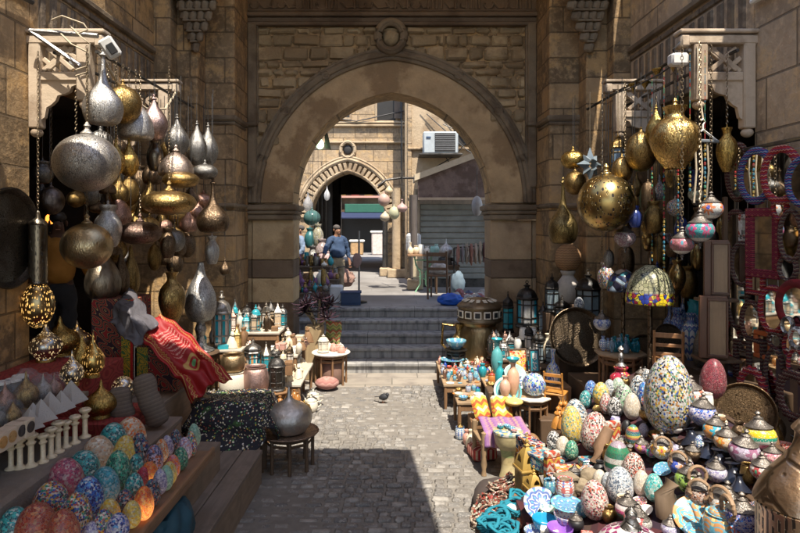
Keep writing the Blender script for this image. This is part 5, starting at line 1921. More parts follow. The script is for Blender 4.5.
for k in range(18):
    x, y = R.uniform(-1.83, -1.42), R.uniform(8.9, 9.72)
    c = R.choice((('cream', CREAM), ('white', WHITE), ('turquoise', TURQ), ('tan', PINK)))
    box_kilim((x, y, .78 + (.08 if k % 3 == 0 else 0)), (R.uniform(.07, .15), R.uniform(.08, .14), R.uniform(.05, .16)), c[1], f'small {c[0]} inlaid box on the stand at the jamb', R.uniform(-.3, .3), group='inlaid boxes by the jamb')
for k in range(9):
    x, y = -1.45 + R.uniform(-.06, .12), 8.4 + k * .13
    if k % 3 == 0:
        camel((x, y, 0.5), .16, CREAM, 'small cream carved camel on the step of goods by the aisle', 'carved animals by the aisle', R.uniform(0, 3))
    elif k % 3 == 1:
        pyramid((x, y, .5), .15, ALAB, 'little alabaster pyramid on the goods step by the aisle', 'little pyramids by the aisle')
    else:
        sitting_figure((x, y, .5), .2, BONE, 'small bone-coloured carved cat on the goods step', 'carved animals by the aisle', R.uniform(0, 3))
rect_table((-1.43, 8.95, 0), .34, 1.3, .5, SHELFM, WOODM, 'narrow step of small carved goods along the aisle')
simple('brass_pot', 'pot', (-2.02, 7.62, .86), .3, .22, metal((.42, .3, .17), .4, .4), 'squat brass pot stacked on the white drum', 'pot')
simple('white_drum', 'pot', (-2.02, 7.62, .55), .34, .3, BONE, 'squat white drum under the brass pot', 'drum')
simple('copper_pot', 'pot', (-1.74, 7.66, .552), .33, .36, metal((.5, .34, .3), .5, .2), 'pinkish copper pot before the lower white stand', 'pot')
tag(MB().box((-1.88, 7.66, .275), (.75, .42, .55), 0, .01).build('wooden_block', WOODM), 'wooden block under the pinkish copper pot and white drum', 'block')
hex_table((-1.5, 7.8, 0), .18, .56, WOODM, WOODD, 'small carved stool under the pierced dark lantern', 8)
lantern((-1.5, 7.8, .565), .5, .24, 8, 'dome', IRON, pierced((.25, .23, .2), 0, 9), 'dark pierced lantern with a domed roof on the carved stool')
hex_table((-1.36, 7.62, 0), .25, .42, WOODL, WOODD, 'little round table of glittering cups by the aisle', 24)
for k in range(7):
    a = k * .9
    simple('metal_cup', 'vase', (-1.36 + .16 * math.cos(a), 7.62 + .16 * math.sin(a), .435), .085, .15, R.choice((GOLD, COPPER, glass((.6, .3, .1)))), 'small shining cup on the little round table by the aisle', 'cup', 'shining cups')
for k in range(5):
    teapot((-1.25 + R.uniform(-.08, .1), 8.5 + k * .16, 0.02 if k % 2 else .0), .25, R.choice((GOLD, BONE, PEWTER)), 'small metal teapot at the foot of the carved goods step', 'small teapots', R.uniform(0, 6))
r_ = empty('silver_vase', (-2.6, 8.15, 0))
MB().lathe(smooth([(.2, .0), (.2, .05), (.1, .1), (.1, .9), (.22, .95), (.24, 1.0), (0, 1.0)], 2), seg=20).build('stand', WOODD, r_)
MB().lathe(smooth([(0, 1.0), (.17, 1.0), (.17, 1.03), (.08, 1.07), (.05, 1.2), (.08, 1.3), (.05, 1.38), (.1, 1.44)], 2), seg=20).build('stem', SILVER, r_)
prof_part(r_, 'pear', .21, .8, SILVER, (0, 0, 1.4))
tag(r_, 'big silver pear shaped vase on a turned stem by the pier', 'vase')

# tray on its drum, cushion, plant, by the steps
q = P(331, 353, 10.2)
hex_table((q.x, 10.2, .01), .33, .52, plain((.62, .58, .52), .4), WOODM, 'round white tray table at the foot of the steps', 24)
MB()
o = part('brown_drum', 'p_pot28', lambda b: None, plain((.2, .12, .09), .7), None, (q.x + .02, 10.2, .012), scale=(.2, .2, .4))
tag(o, 'brown drum standing under the white tray table', 'drum')
o = MB().blob((0, 0, .1), (.2, .17, .1), .04, 20, 0, 5).build('cushion', textile(((.42, .2, .17), (.5, .28, .24), (.36, .16, .14)), 12, .05, 9, (0, 2)), None, (q.x - .03, 9.84, .012), 90)
tag(o, 'dusty pink cushion on the paving before the tray table', 'cushion')
lantern((q.x - .13, 10.2, .545), .3, .2, 8, 'dome', BONE, BONE, 'little bone-coloured domed lantern on the white tray')
for k in range(6):
    teapot((q.x + R.uniform(-.08, .24), 10.2 + R.uniform(-.2, .2), .53), .16, R.choice((BONE, WHITE, PINK)), 'tiny pale teapot on the white tray table', 'tiny teapots on the tray', R.uniform(0, 6))
tag(MB().box((-1.36, 10.55, .47), (.3, .3, .92), 0, .01).build('planter_box', wood((.36, .26, .14), 2)), 'tall plain wooden box under the purple plant', 'box')


def rosette_plant(loc, n, rad, m, label, stems=5):
    root = empty('succulent_plant', loc)
    b = MB()
    st = MB()
    for s_ in range(stems):
        c = Vector((R.uniform(-.22, .3), R.uniform(-.2, .1), R.uniform(.12, .55)))
        st.tube([(c.x * .2, c.y * .2, 0), (c.x * .6, c.y * .6, c.z * .6), c], [.03, .025, .02], 6)
        for k in range(n):
            a = k * 2.4
            L = rad * (.6 + .4 * k / n) * R.uniform(.8, 1.15)
            el = 1.2 - 1.6 * k / n
            d = Vector((math.cos(a) * math.cos(el), math.sin(a) * math.cos(el), math.sin(el)))
            sd = Vector((-math.sin(a), math.cos(a), 0))
            up = sd.cross(d)
            w_ = L * .1
            m1, m2 = c + d * L * .4 + up * .02, c + d * L * .75 + up * .01
            b.add([c + sd * w_ * .4, c - sd * w_ * .4, m1 - sd * w_, m1 + sd * w_, m2 - sd * w_ * .8, m2 + sd * w_ * .8, c + d * L - up * .03, m1 - up * w_ * .5, m2 - up * w_ * .4],
                  [(0, 1, 7), (1, 2, 7), (0, 7, 3), (2, 4, 8, 7), (7, 8, 5, 3), (4, 6, 8), (8, 6, 5)])
    b.build('leaves', m, root, angle=15)
    st.build('stem', plain((.2, .16, .1)), root)
    return tag(root, label, 'plant')


rosette_plant((-1.3, 10.55, .93), 22, .3, plain((.04, .018, .028), .45, 0, .5, 4), 'dark purple succulent with spreading rosettes beside the steps', 7)


def strip(u, v):
    return Vector((-1.2 + u * .28 + .02 * math.sin(9 * v), 10.78 + .015 * math.sin(12 * u), .98 - v * .75))


cloth('woven_strip', strip, 10, 24, textile(((.42, .4, .12), (.2, .26, .08), (.5, .42, .2), (.4, .03, .03), (.15, .2, .08)), 7, .1, 9, (0, 2), motif=(.5, .1, .05)), 'yellow-green woven strip hanging behind the wooden box', 'textile')

# man in orange inside the shop
person((-3.98, 7.15, 1.0), .5, plain((.42, .19, .03), .85), plain((.03, .03, .035), .9), BLACK, plain((.12, .06, .04), .6), 'man in an orange shirt standing in the dark brass shop', ((.3, .0, 1.12), (.36, -.06, .86), (-.28, .0, 1.14), (-.34, -.06, .9)), 1.1, 1.06)

for k in range(120):
    x, y = R.uniform(-2.62, -1.36), R.uniform(8.1, 9.9)
    h0 = 1.08 if (y > 9.1 and x < -1.75) else .99 if (x < -2.1 and y < 8.85) else .78 if (x > -1.84 and y > 8.86) else .66 if (x > -2.05 and 8.02 < y < 8.58) else None
    if h0 is None or any((o.location.x - x) ** 2 + (o.location.y - y) ** 2 < .008 for o in LAB[-60:]):
        continue
    kd = R.choice(('jar', 'vase', 'cat', 'box', 'pyramid', 'camel', 'lantern'))
    cn, m = R.choice((('bone', BONE), ('cream', ALAB), ('silver', SILVER), ('copper', COPPER), ('turquoise', TURQ), ('dark', DARKBR), ('brown', WOODM)))
    l = f'small {cn} {kd} among the lanterns by the stepped pier'
    g_ = 'small goods by the stepped pier'
    p = (x, y, h0 + .001)
    if kd == 'cat':
        sitting_figure(p, R.uniform(.16, .28), m, l, g_, R.uniform(0, 6))
    elif kd == 'camel':
        camel(p, R.uniform(.16, .22), m, l, g_, R.uniform(0, 6))
    elif kd == 'pyramid':
        pyramid(p, R.uniform(.1, .18), m, l, g_)
    elif kd == 'box':
        box_kilim(p, (R.uniform(.08, .16), R.uniform(.08, .14), R.uniform(.06, .2)), m, l, R.uniform(-.4, .4), group=g_)
    elif kd == 'lantern':
        lantern(p, R.uniform(.25, .42), R.uniform(.1, .16), 6, 'dome', m, LG[k % 4], l, g_)
    else:
        simple('small_' + kd, kd, p, R.uniform(.08, .14), R.uniform(.14, .3), m, l, kd, g_)
# ================================================================== sloping stand of mosaics, mirror shop side
def rz_(x):
    return .6 + .5 * (x - .9)


def onramp(px, py):
    k, m = (px - CX) / F, (py - HY) / F
    Y = (CH - .6 + .45) / (m + .5 * k)
    return Vector((k * Y, Y, rz_(k * Y)))


def onz(px, py, z):
    Y = (CH - z) * F / (py - HY)
    return P(px, py, Y)


STAND = textile(((.05, .015, .02), (.09, .02, .025), (.03, .015, .03), (.07, .04, .03)), 5, .1, 5, (1, 0))
r_ = empty('sloping_stand', (.9, 4.4, 0))
b = MB().prism([(.05, 0), (1.52, 0), (1.52, rz_(2.42) - .005), (.05, .62)], -1.9, .2)
b.prism([(.4, 0), (1.52, 0), (1.52, rz_(2.42) - .006), (.4, rz_(1.3) - .006)], .2, .75)
b.prism([(.72, 0), (1.52, 0), (1.52, rz_(2.42) - .007), (.72, rz_(1.62) - .007)], .75, 1.35)
b.box((2.0, -.3, .4), (.96, 3.3, .8), 0, .01)
b.build('covered_slope', STAND, r_, angle=20)
b = MB()
for k in range(3):
    b.box((.8 + .35 * k, -.3, rz_(1.7 + .35 * k) - .004), (.03, 3.1, .02), 0, .004, rot=(0, -.46, 0))
b.build('batten', WOODD, r_)
tag(r_, 'sloping dark covered stand loaded with mosaic eggs and lamps', 'display stand')

W_ = {'white': WHITEC_P, 'speckled white': WHITE_P, 'yellow': YELL_P + ((.1, .3, .3),), 'pink and white': WARMW_P + PINK_P[:1], 'blue': BLUE_P, 'white and green': WHITE_P[:3] + ((.2, .5, .25), (.4, .6, .4)), 'black and white': ((.7, .69, .66), (.02, .02, .025), (.7, .68, .64), (.03, .03, .03)),
      'pale grey-blue': ((.55, .58, .6), (.4, .46, .52), (.65, .66, .66), (.1, .14, .2)), 'cream': ((.7, .62, .5), (.72, .66, .56), (.65, .55, .42)), 'teal': TEAL_P[1:4] + ((.3, .5, .45),), 'red and white': WARMW_P + ((.5, .08, .04), (.03, .02, .02)), 'maroon': ((.2, .02, .04), (.3, .04, .06), (.15, .02, .03)), 'green': GREEN_P, 'turquoise': TEAL_P, 'pale green': ((.5, .62, .5), (.6, .66, .55), (.3, .45, .35))}
ER = [(573, 443, 21, 36, 'yellow'), (593, 451, 26, 38, 'pink and white'), (578, 436, 23, 35, 'speckled white'), (591, 397, 12, 16, 'blue'), (601, 405, 16, 22, 'yellow'), (610, 398, 12, 18, 'pale grey-blue'), (624, 412, 18, 27, 'white and green'),
      (615, 417, 15, 20, 'black and white'), (606, 414, 12, 20, 'pink and white'), (632, 419, 16, 25, 'cream'), (643, 406, 13, 24, 'blue'), (637, 400, 15, 24, 'speckled white'), (648, 388, 12, 18, 'speckled white'), (618, 395, 13, 17, 'pale green'),
      (633, 484, 22, 31, 'red and white'), (620, 502, 26, 34, 'pale grey-blue'), (595, 518, 26, 37, 'pink and white'), (600, 488, 14, 18, 'cream'), (607, 490, 12, 17, 'pale grey-blue'), (642, 496, 16, 25, 'cream'), (654, 501, 18, 26, 'teal'),
      (554, 450, 14, 18, 'black and white'), (563, 455, 14, 18, 'cream'), (571, 459, 13, 18, 'green'), (712, 398, 24, 38, 'maroon'), (676, 392, 12, 20, 'turquoise'), (585, 408, 12, 17, 'turquoise')]
for (px, py, w_, h_, c) in ER:
    q = onramp(px, py)
    egg(q, w_ / F * q.y * 1.03, h_ / F * q.y * 1.05, egg_mos(W_[c], 27.0 if w_ > 19 else 19.0, (.4, .38, .35)), f'{"large" if w_ > 19 else "small"} {c} mosaic egg on the sloping stand', 'mosaic eggs on the sloping stand', R.uniform(-.1, .1))
q = onramp(668, 432)
egg(q, 47 / F * q.y, 78 / F * q.y, egg_mos(((.58, .57, .53), (.03, .03, .04), (.56, .55, .52), (.04, .1, .35), (.6, .58, .54), (.5, .22, .04), (.55, .54, .5), (.1, .25, .15), (.57, .55, .5), (.02, .02, .03), (.55, .42, .08)), 38.0, (.42, .4, .38)), 'giant white mosaic egg with coloured specks, tallest of all', 'mosaic eggs on the sloping stand', .04)
o = simple('painted_jar', 'egg', onramp(618, 480), 25 / F * 4.6, 36 / F * 4.6, banded(((.02, .14, .08), (.03, .2, .1), (.35, .3, .35), (.02, .16, .09), (.5, .5, .45)), 1.6, (.2, .05, .06)), 'dark green painted egg jar with a silver band', 'jar')
simple('painted_jar', 'egg', onramp(633, 447), .11, .17, banded(((.02, .1, .18), (.4, .1, .1), (.5, .4, .1), (.02, .2, .2)), 3.0, (.6, .5, .1)), 'small dark blue painted jar below the white eggs', 'jar')

ARM = wood((.34, .22, .13), 2, .6)
FG = flower_globe
LT = [(692, 410, 25, FG((.68, .64, .58), (.6, .12, .05), (.7, .65, .6)), 'red flowers on white', None), (702, 431, 27, mosaic(LILAC_P + BLUE_P[:2], 17), 'lilac-blue tesserae', None), (715, 446, 24, FG((.6, .25, .05), (.02, .35, .5), (.6, .5, .4), n=4), 'turquoise on orange', None),
      (727, 456, 24, FG((.6, .45, .3), (.7, .25, .03), (.6, .5, .1)), 'orange flowers', None), (742, 468, 29, FG((.45, .38, .5), (.3, .1, .2), (.6, .55, .6), n=4), 'a purple flower on lilac', None), (761, 456, 31, banded(((.3, .04, .12), (.65, .1, .2), (.65, .62, .55), (.03, .3, .2), (.7, .5, .02), (.7, .55, .05), (.5, .3, .2)), 1.25, (.7, .65, .55)), 'yellow, green and pink bands', None),
      (662, 463, 22, FG((.66, .6, .5), (.7, .4, .02), (.5, .05, .03)), 'yellow flowers on white', ARM), (680, 479, 24, FG((.03, .08, .5), (.65, .5, .5), (.7, .2, .04), n=5), 'orange-eyed flowers on blue', ARM), (642, 455, 15, FG((.4, .1, .3), (.6, .3, .05), (.6, .5, .2)), 'purple and orange flowers', None), (652, 459, 14, FG((.02, .35, .3), (.5, .1, .4), (.6, .5, .5)), 'purple flowers on teal', None),
      (688, 498, 27, mosaic(((.3, .5, .08), (.4, .6, .15), (.25, .4, .1), (.05, .08, .04)), 9, (.25, .4, .1)), 'lime green tesserae', ARM), (703, 514, 29, mosaic(((.25, .1, .05), (.35, .15, .08), (.4, .3, .25), (.1, .05, .04)), 17), 'rust-brown tesserae', ARM), (724, 522, 30, FG((.7, .67, .62), (.6, .25, .08), (.6, .5, .4), n=5), 'orange scrolls on white', ARM), (743, 540, 34, mosaic(LILAC_P[:3] + BLUE_P[:2] + ((.08, .05, .2),), 18), 'violet-blue tesserae', ARM),
      (764, 484, 24, FG((.6, .55, .52), (.5, .05, .06), (.05, .35, .2)), 'red and green flowers', None), (773, 470, 20, mosaic(PINK_P, 15), 'rosy tesserae', None),
      (627, 524, 24, banded(((.03, .3, .15), (.03, .35, .2), (.6, .1, .25), (.6, .5, .5), (.65, .6, .6)), 1.2, (.65, .6, .5)), 'pink and green bands', None), (634, 534, 24, FG((.66, .62, .56), (.55, .06, .06), (.6, .5, .4)), 'red flowers on cream', None), (645, 533, 16, mosaic(((.35, .33, .3), (.5, .48, .44), (.2, .18, .16)), 18), 'grey-brown tesserae', None)]
for (px, py, w_, m, l, arm) in LT:
    q = onramp(px, py)
    s = w_ / F * q.y
    turk(q - Vector((0, 0, .01)), s, m, f'mosaic table lamp with {l}{" and a wooden loop arm" if arm else ""} on the stand', 'mosaic table lamps on the sloping stand', arm, True, (R.uniform(-.08, .08), R.uniform(-.12, .12)))
q = onramp(757, 466)
tag(part('glass_ball', 'p_ball28', lambda b: b.lathe(PROF['ball'], seg=28), glass((.35, .5, .4), .08, .3), None, q, scale=(.045, .045, .09)), 'small pale green glass ball among the mosaic lamps', 'ornament')
for (px, py, w_) in ((694, 443, 26), (708, 457, 26), (719, 465, 24), (734, 480, 28), (740, 492, 22), (772, 492, 24)):
    q = onramp(px, py)
    o = part('black_pedestal', 'lbase', lambda b: b.lathe(smooth([(0, 0), (1, 0), (1, .08), (.7, .3), (.35, .6), (.3, .9), (.5, 1), (0, 1)], 2), seg=24), plain((.015, .018, .03), .25, 0, .1, 9, 0), None, q, (R.uniform(-.4, .1), R.uniform(-.4, .1), 0), (w_ / 2 / F * q.y, w_ / 2 / F * q.y, .1))
    tag(o, 'spare glossy black lamp base lying between mosaic lamps', 'lamp base', 'spare black lamp bases')
q = onramp(631, 566)
r_ = empty('dome_lamp', q, .3)
MB().lathe(smooth([(.2, 0), (.21, .02), (.2, .1), (.14, .18), (.05, .22), (.03, .25)]), seg=32).build('shade', mosaic(((.25, .03, .12), (.6, .56, .52), (.3, .05, .15), (.1, .02, .06), (.65, .62, .6)), 26), r_)
MB().lathe(smooth([(.06, .215), (.03, .27), (.035, .3), (.01, .33), (0, .34)]), seg=16).build('cap', PEWTER, r_)
tag(r_, 'wide purple and white mosaic dome lamp lowest on the stand', 'lamp')
q = onramp(806, 575)
r_ = empty('pierced_lantern', q - Vector((0, 0, .02)))
BRZ = metal((.5, .36, .24), .38, .3, 8, 6)
t = NT('slotted_brass')
x, y, z = t.sep(t.tc.outputs['Object'])
a = t.math('ARCTAN2', y, x)
sl_ = t.ss(t.math('SINE', t.math('MULTIPLY', a, 44.0)), .1, .3)
nz = t.noise(28, 2)
hole = t.math('MULTIPLY', sl_, t.ss(nz, .42, .48))
t.set(Base_Color=t.mix(hole, (.5, .37, .25), (.03, .02, .012)), Metallic=t.math('SUBTRACT', 1.0, hole), Roughness=.38)
t.bump(t.math('SUBTRACT', 1.0, hole), .6, .01)
MB().lathe([(.205, 0), (.21, .02), (.205, .04), (.205, .33), (.215, .35), (.2, .37)], seg=48).build('slotted_body', t.m, r_)
MB().lathe(smooth([(.215, .36), (.2, .4), (.17, .46), (.1, .55), (.055, .62), (.045, .68), (.06, .7), (.03, .74), (0, .78)]), seg=40).build('domed_top', BRZ, r_)
tag(r_, 'big brass lantern with a slotted body and plain domed top, nearest the viewer', 'lantern')

# plates and ceramics at the foot of the stand
C1 = ceramic((.66, .66, .62), (.03, .1, .35), (.05, .3, .4), 10)
C2 = ceramic((.05, .35, .42), (.02, .18, .4), (.5, .6, .55), 8)
C3 = ceramic((.55, .22, .05), (.05, .35, .5), (.6, .5, .2), 9)
C4 = ceramic((.68, .66, .6), (.5, .06, .05), (.04, .12, .4), 7)
C5 = ceramic((.35, .6, .5), (.65, .68, .6), (.03, .2, .3), 6)
C6 = ceramic((.3, .12, .5), (.35, .18, .55), (.5, .4, .6), 6)
C7 = ceramic((.6, .62, .58), (.05, .35, .4), (.1, .12, .1), 1)
q = onramp(698, 530)
plate(q + Vector((0, 0, .07)), .13, C3, 'orange and turquoise painted plate tilted below the mosaic lamps', None, (.5, -.35, 0))
q = onramp(745, 548)
plate(q + Vector((0, 0, .06)), .085, ceramic((.05, .3, .6), (.6, .1, .06), (.66, .64, .6), 12), 'blue plate with a red zigzag rim leaning at the front', None, (.75, .1, .3))
teapot(onramp(722, 540), .24, C3, 'orange painted ceramic teapot with a ring handle on the stand', None, 2.3)
bowl(onramp(700, 545), .085, .08, C2, 'dark teal patterned bowl under the orange plate')
for (px, py, w_, h_, m, l) in ((544, 530, 24, 12, plain((.02, .28, .5), .15, 0, .15, 8, 0), 'plain bright turquoise glazed bowl'), (560, 541, 26, 14, plain((.28, .12, .5), .2, 0, .15, 8, 0), 'plain violet glazed bowl at the front edge'), (567, 526, 26, 12, ceramic((.1, .15, .4), (.6, .6, .58), (.5, .08, .08), 14), 'deep blue bowl with a dotted pattern'), (548, 515, 17, 7, C5, 'shallow pale green bowl'), (517, 528, 15, 7, plain((.6, .35, .25), .3), 'salmon pink little bowl'), (529, 526, 14, 7, plain((.65, .55, .15), .3), 'yellow little bowl'), (535, 540, 22, 10, C1, 'white bowl with a blue painted rim at the front')):
    q = onramp(px, py) if px > 530 else onz(px, py, .5)
    if px <= 530:
        q.z = .5
    bowl(q, w_ / 2 / F * q.y, h_ / F * q.y, m, l + ' on the ceramics pile', 'ceramic bowls on the pile')
q = onramp(541, 512)
plate(q + Vector((0, 0, .05)), .125, C1, 'white oval plate with blue rim rings standing on the ceramics pile', None, (.7, 0, 0))
q = onramp(567, 518)
plate(q + Vector((0, 0, .085)), .11, C2, 'blue-green plate lying over the dotted bowl', None, (.1, 0, 0))
q = onramp(565, 507)
simple('ceramic_cup', 'pot', q + Vector((0, 0, .08)), .125, .12, C4, 'white cup with red flowers on top of the ceramics pile', 'cup')
tag(MB().box((.98, 4.42, .24), (.64, .74, .48), 0, .02).build('crate', WOODD), 'dark wooden crate under the ceramics and turquoise bags', 'crate')
TB = plain((.01, .19, .26), .85, 0, .5, 9, .6)
for (px, py, r0, sd) in ((496, 532, .1, 2), (513, 523, .1, 4), (503, 545, .11, 6), (520, 512, .08, 8), (488, 540, .08, 9)):
    q = onz(px, py, .48)
    b = MB()
    rn = random.Random(sd)
    for k in range(11):
        pts = []
        a0 = rn.uniform(0, 6)
        for i in range(20):
            a = a0 + i * .31
            pts.append((r0 * (.35 + .06 * k) * math.cos(a) + rn.uniform(-.005, .005), r0 * (.3 + .06 * k) * math.sin(a) + rn.uniform(-.005, .005), .03 + .011 * k + .02 * math.sin(i * .7 + k)))
        b.tube(pts, [.006] + [.014 + .004 * math.sin(i * 2.1 + k) for i in range(18)] + [.006], 8, flat=.7)
    tag(b.build('scarf_bundle', TB, None, (q.x, q.y, .475), 90), 'knotted bundle of turquoise scarves beside the ceramics', 'scarves', 'turquoise scarf bundles')
q = onz(507, 517, .5)
sack((q.x, q.y, .48), (.08, .06, .06), plain((.6, .58, .58), .6), 'crumpled white printed cloth beside the turquoise scarves', 'cloth_bundle', 'cloth', 12, .4)
BD = mosaic(((.25, .12, .08), (.5, .4, .3), (.1, .06, .05), (.35, .2, .15), (.4, .38, .3), (.3, .05, .04)), 30, (.12, .08, .06))
for k, (px, py, z) in enumerate(((496, 494, .3), (489, 504, .2), (490, 512, .14), (497, 503, .27), (490, 522, .08), (494, 514, .2), (511, 500, .3), (514, 493, .34), (503, 508, .3), (507, 486, .3), (489, 509, .48), (496, 511, .48), (485, 516, .48), (491, 521, .48), (501, 507, .48), (484, 526, .48), (506, 511, .5))):
    q = onz(px, py, z)
    b = MB()
    n = 22
    for j in range(7):
        rj, pj = .05 + .009 * j, R.uniform(0, 6)
        b.tube([(rj * math.cos(2 * PI * i / 40), rj * .85 * math.sin(2 * PI * i / 40), .02 + .009 * (j * 5 % 7) + .012 * math.sin(2 * PI * i / 40 * 2 + pj)) for i in range(40)], [.011 if i % 2 else .006 for i in range(40)], 6, closed=True)
    o = b.build('bead_rope', BD, None, (q.x, q.y, q.z), 90)
    o.rotation_euler = (R.uniform(-.5, .2), R.uniform(-.4, .4), R.uniform(0, 3))
    tag(o, 'coil of brown and red beads heaped beside the golden lantern', 'beads', 'coils of beads')
o = MB().blob((0, 0, .16), (.24, .26, .16), .12, 20, 0, 4).build('dark_sack', plain((.06, .045, .04), .9), None, (1.0, 5.65, 0), 90)
tag(o, 'dark sack under the heaped coils of beads', 'sack')
GL = plain((.46, .3, .08), .35, .25, .2)
GLW = pierced((.4, .26, .07), 0, 26)
q = onz(529, 496, .5)
tag(MB().box((q.x + .02, q.y + .05, .245), (.3, .3, .49), 0, .01).build('wooden_block', WOODM), 'wooden block under the golden lanterns', 'block')
box_lantern((q.x, q.y + .08, .49), .5, .19, (GL, GLW), 'taller golden square lantern with pierced pointed arches')
box_lantern((q.x + .02, q.y - .08, .49), .29, .15, (GL, GLW), 'shorter golden square lantern before the taller one')
o = MB().tube([(0, 0, 0), (.12, -.04, .05), (.25, 0, .09), (.34, .02, .05)], [.02, .05, .05, .02], 10).build('leather_slipper', plain((.03, .03, .035), .5), None, onz(535, 505, .52), 80)
tag(o, 'black leather slipper lying between golden lantern and plates', 'slipper')
# stone blocks and boxes between bench and eggs
SAND = rough_stone((.3, .24, .16), .3, 12, 5, .7)
q = onramp(566, 500)
r_ = empty('sandstone_block', q - Vector((0, 0, .03)), .3)
MB().box((0, 0, .09), (.13, .1, .19), 0, .012).build('block', SAND, r_)
MB().box((0, 0, .195), (.15, .12, .03), 0, .008).build('cap', SAND, r_)
tag(r_, 'small brown sandstone block with a flat cap among the eggs', 'stone block')
for (px, py, sd, l) in ((581, 492, 3, 'rounded grey stone lump beside the sandstone block'), (590, 481, 5, 'flat grey stone resting behind the sandstone block')):
    sack(onramp(px, py) - Vector((0, 0, .02)), (.07, .06, .06), SAND, l, 'stone', 'stone', sd, .15)
TXB = mosaic(((.05, .3, .35), (.5, .5, .45), (.03, .12, .3), (.5, .12, .06), (.03, .25, .3)), 34, (.4, .4, .36))
TXO = mosaic(((.6, .25, .03), (.6, .55, .45), (.5, .08, .04), (.65, .4, .08)), 34, (.4, .35, .3))
for (px, py, d, m, l, rz) in ((546, 462, (.2, .34, .12), TXB, 'turquoise inlaid box with a sloping position under the small eggs', .5), (573, 472, (.26, .16, .08), TXO, 'orange and white inlaid box below the pink egg', -.1), (531, 452, (.12, .3, .16), mosaic(KILIM, 26), 'dark red inlaid box behind the golden lantern', .35), (555, 485, (.1, .1, .13), mosaic(DARK_P, 26), 'small navy inlaid box by the sandstone block', .2), (588, 462, (.12, .1, .08), TXB, 'little blue inlaid box tucked behind the brown horn', .1)):
    box_kilim(onramp(px, py) - Vector((0, 0, .05)), d, m, l, rz, 'box', 'inlaid_box')
o = MB().tube([(0, 0, 0), (.02, .01, .1), (.07, .02, .19), (.1, .02, .25)], [.055, .055, .045, .04], 12).build('wooden_horn', wood((.28, .17, .1), 2), None, onramp(597, 462), 60)
tag(o, 'brown curved wooden horn standing before the pink egg', 'horn')
o = MB().tube([(0, 0, 0), (-.02, 0, .12), (.03, .01, .2)], [.07, .06, .045], 12).build('wooden_horn', wood((.2, .14, .09), 2), None, onramp(668, 515), 60)
tag(o, 'dark wooden stump among the mosaic lamps and teal egg', 'horn')
for k in range(7):
    q = onramp(556 + k * 2.5 + R.uniform(-3, 3), 426 - k % 3 * 5)
    sitting_figure(q - Vector((0, 0, .02)), .17, ORANGEW, 'polished orange wooden cat figure beside the yellow egg', 'orange wooden cats', R.uniform(2, 5))
for (px, py, l) in ((612, 440, 'red and yellow kilim pouch hanging between eggs'), (552, 470, 'striped kilim pouch beside the inlaid boxes')):
    q = onramp(px, py)
    box_kilim(q - Vector((0, 0, .05)), (.13, .05, .2), textile(((.5, .06, .03), (.6, .4, .06), (.45, .12, .05), (.6, .55, .45)), 9, .1, 12), l, .4, 'pouch', 'kilim_pouch')

# the bench, drum and tables along the aisle
BW = wood((.3, .2, .11), 2, .7)
r_ = empty('low_bench', (1.2, 6.75, 0), .1)
MB().box((0, 0, .33), (.5, .48, .04), 0, .006).build('seat', BW, r_)
for x in (-.225, .225):
    for y in (-.215, .215):
        MB().lathe([(.0, 0), (.03, 0), (.022, .06), (.035, .12), (.022, .2), (.03, .26), (.03, .46), (0, .48)], (x, y, 0), 12).build('leg', BW, r_)
for y in (-.215, .215):
    MB().box((0, y, .42), (.43, .025, .05), 0, .005).build('rail', BW, r_)
tag(r_, 'little wooden bench with turned legs spread with purple fabric', 'bench')


def purple(u, v):
    x = -.2 + u * .5
    y = .24 - v * .66
    over = max(0, -.24 - y)
    return Vector((1.2 + x, 6.75 + max(y, -.25) - over * .15, .475 - over * .9 + .008 * math.sin(15 * u + 6 * v)))


cloth('purple_fabric', purple, 18, 22, textile(((.3, .14, .34), (.36, .18, .38), (.45, .25, .3), (.28, .12, .3), (.55, .3, .25)), 7, .04, 12, (1, 0)), 'purple and pink woven fabric spread over the little bench', 'fabric')
r_ = empty('goblet_drum', (1.24, 6.42, 0))
MB().lathe(smooth([(.09, 0), (.095, .02), (.075, .1), (.068, .2), (.08, .3), (.13, .38), (.15, .46), (.155, .5)]), seg=32).build('body', banded(((.5, .42, .22), (.55, .46, .25), (.5, .4, .2), (.3, .35, .15)), 3, None, 2, .4), r_)
MB().lathe([(.155, .495), (.16, .5), (.16, .52), (.14, .53), (0, .53)], seg=32).build('drumhead', mosaic(((.6, .58, .5), (.1, .25, .4), (.5, .45, .2), (.65, .63, .58), (.2, .35, .3)), 30, (.4, .38, .3)), r_)
tag(r_, 'pale yellow goblet drum with a mosaic rim before the bench', 'drum')
for k in range(6):
    bowl((1.24 + R.uniform(-.09, .09), 6.42 + R.uniform(-.09, .09), .53), .035, .03, R.choice((TURQ, WHITE, C4, C2)), 'tiny glazed dish on top of the goblet drum', 'tiny dishes on the drum')

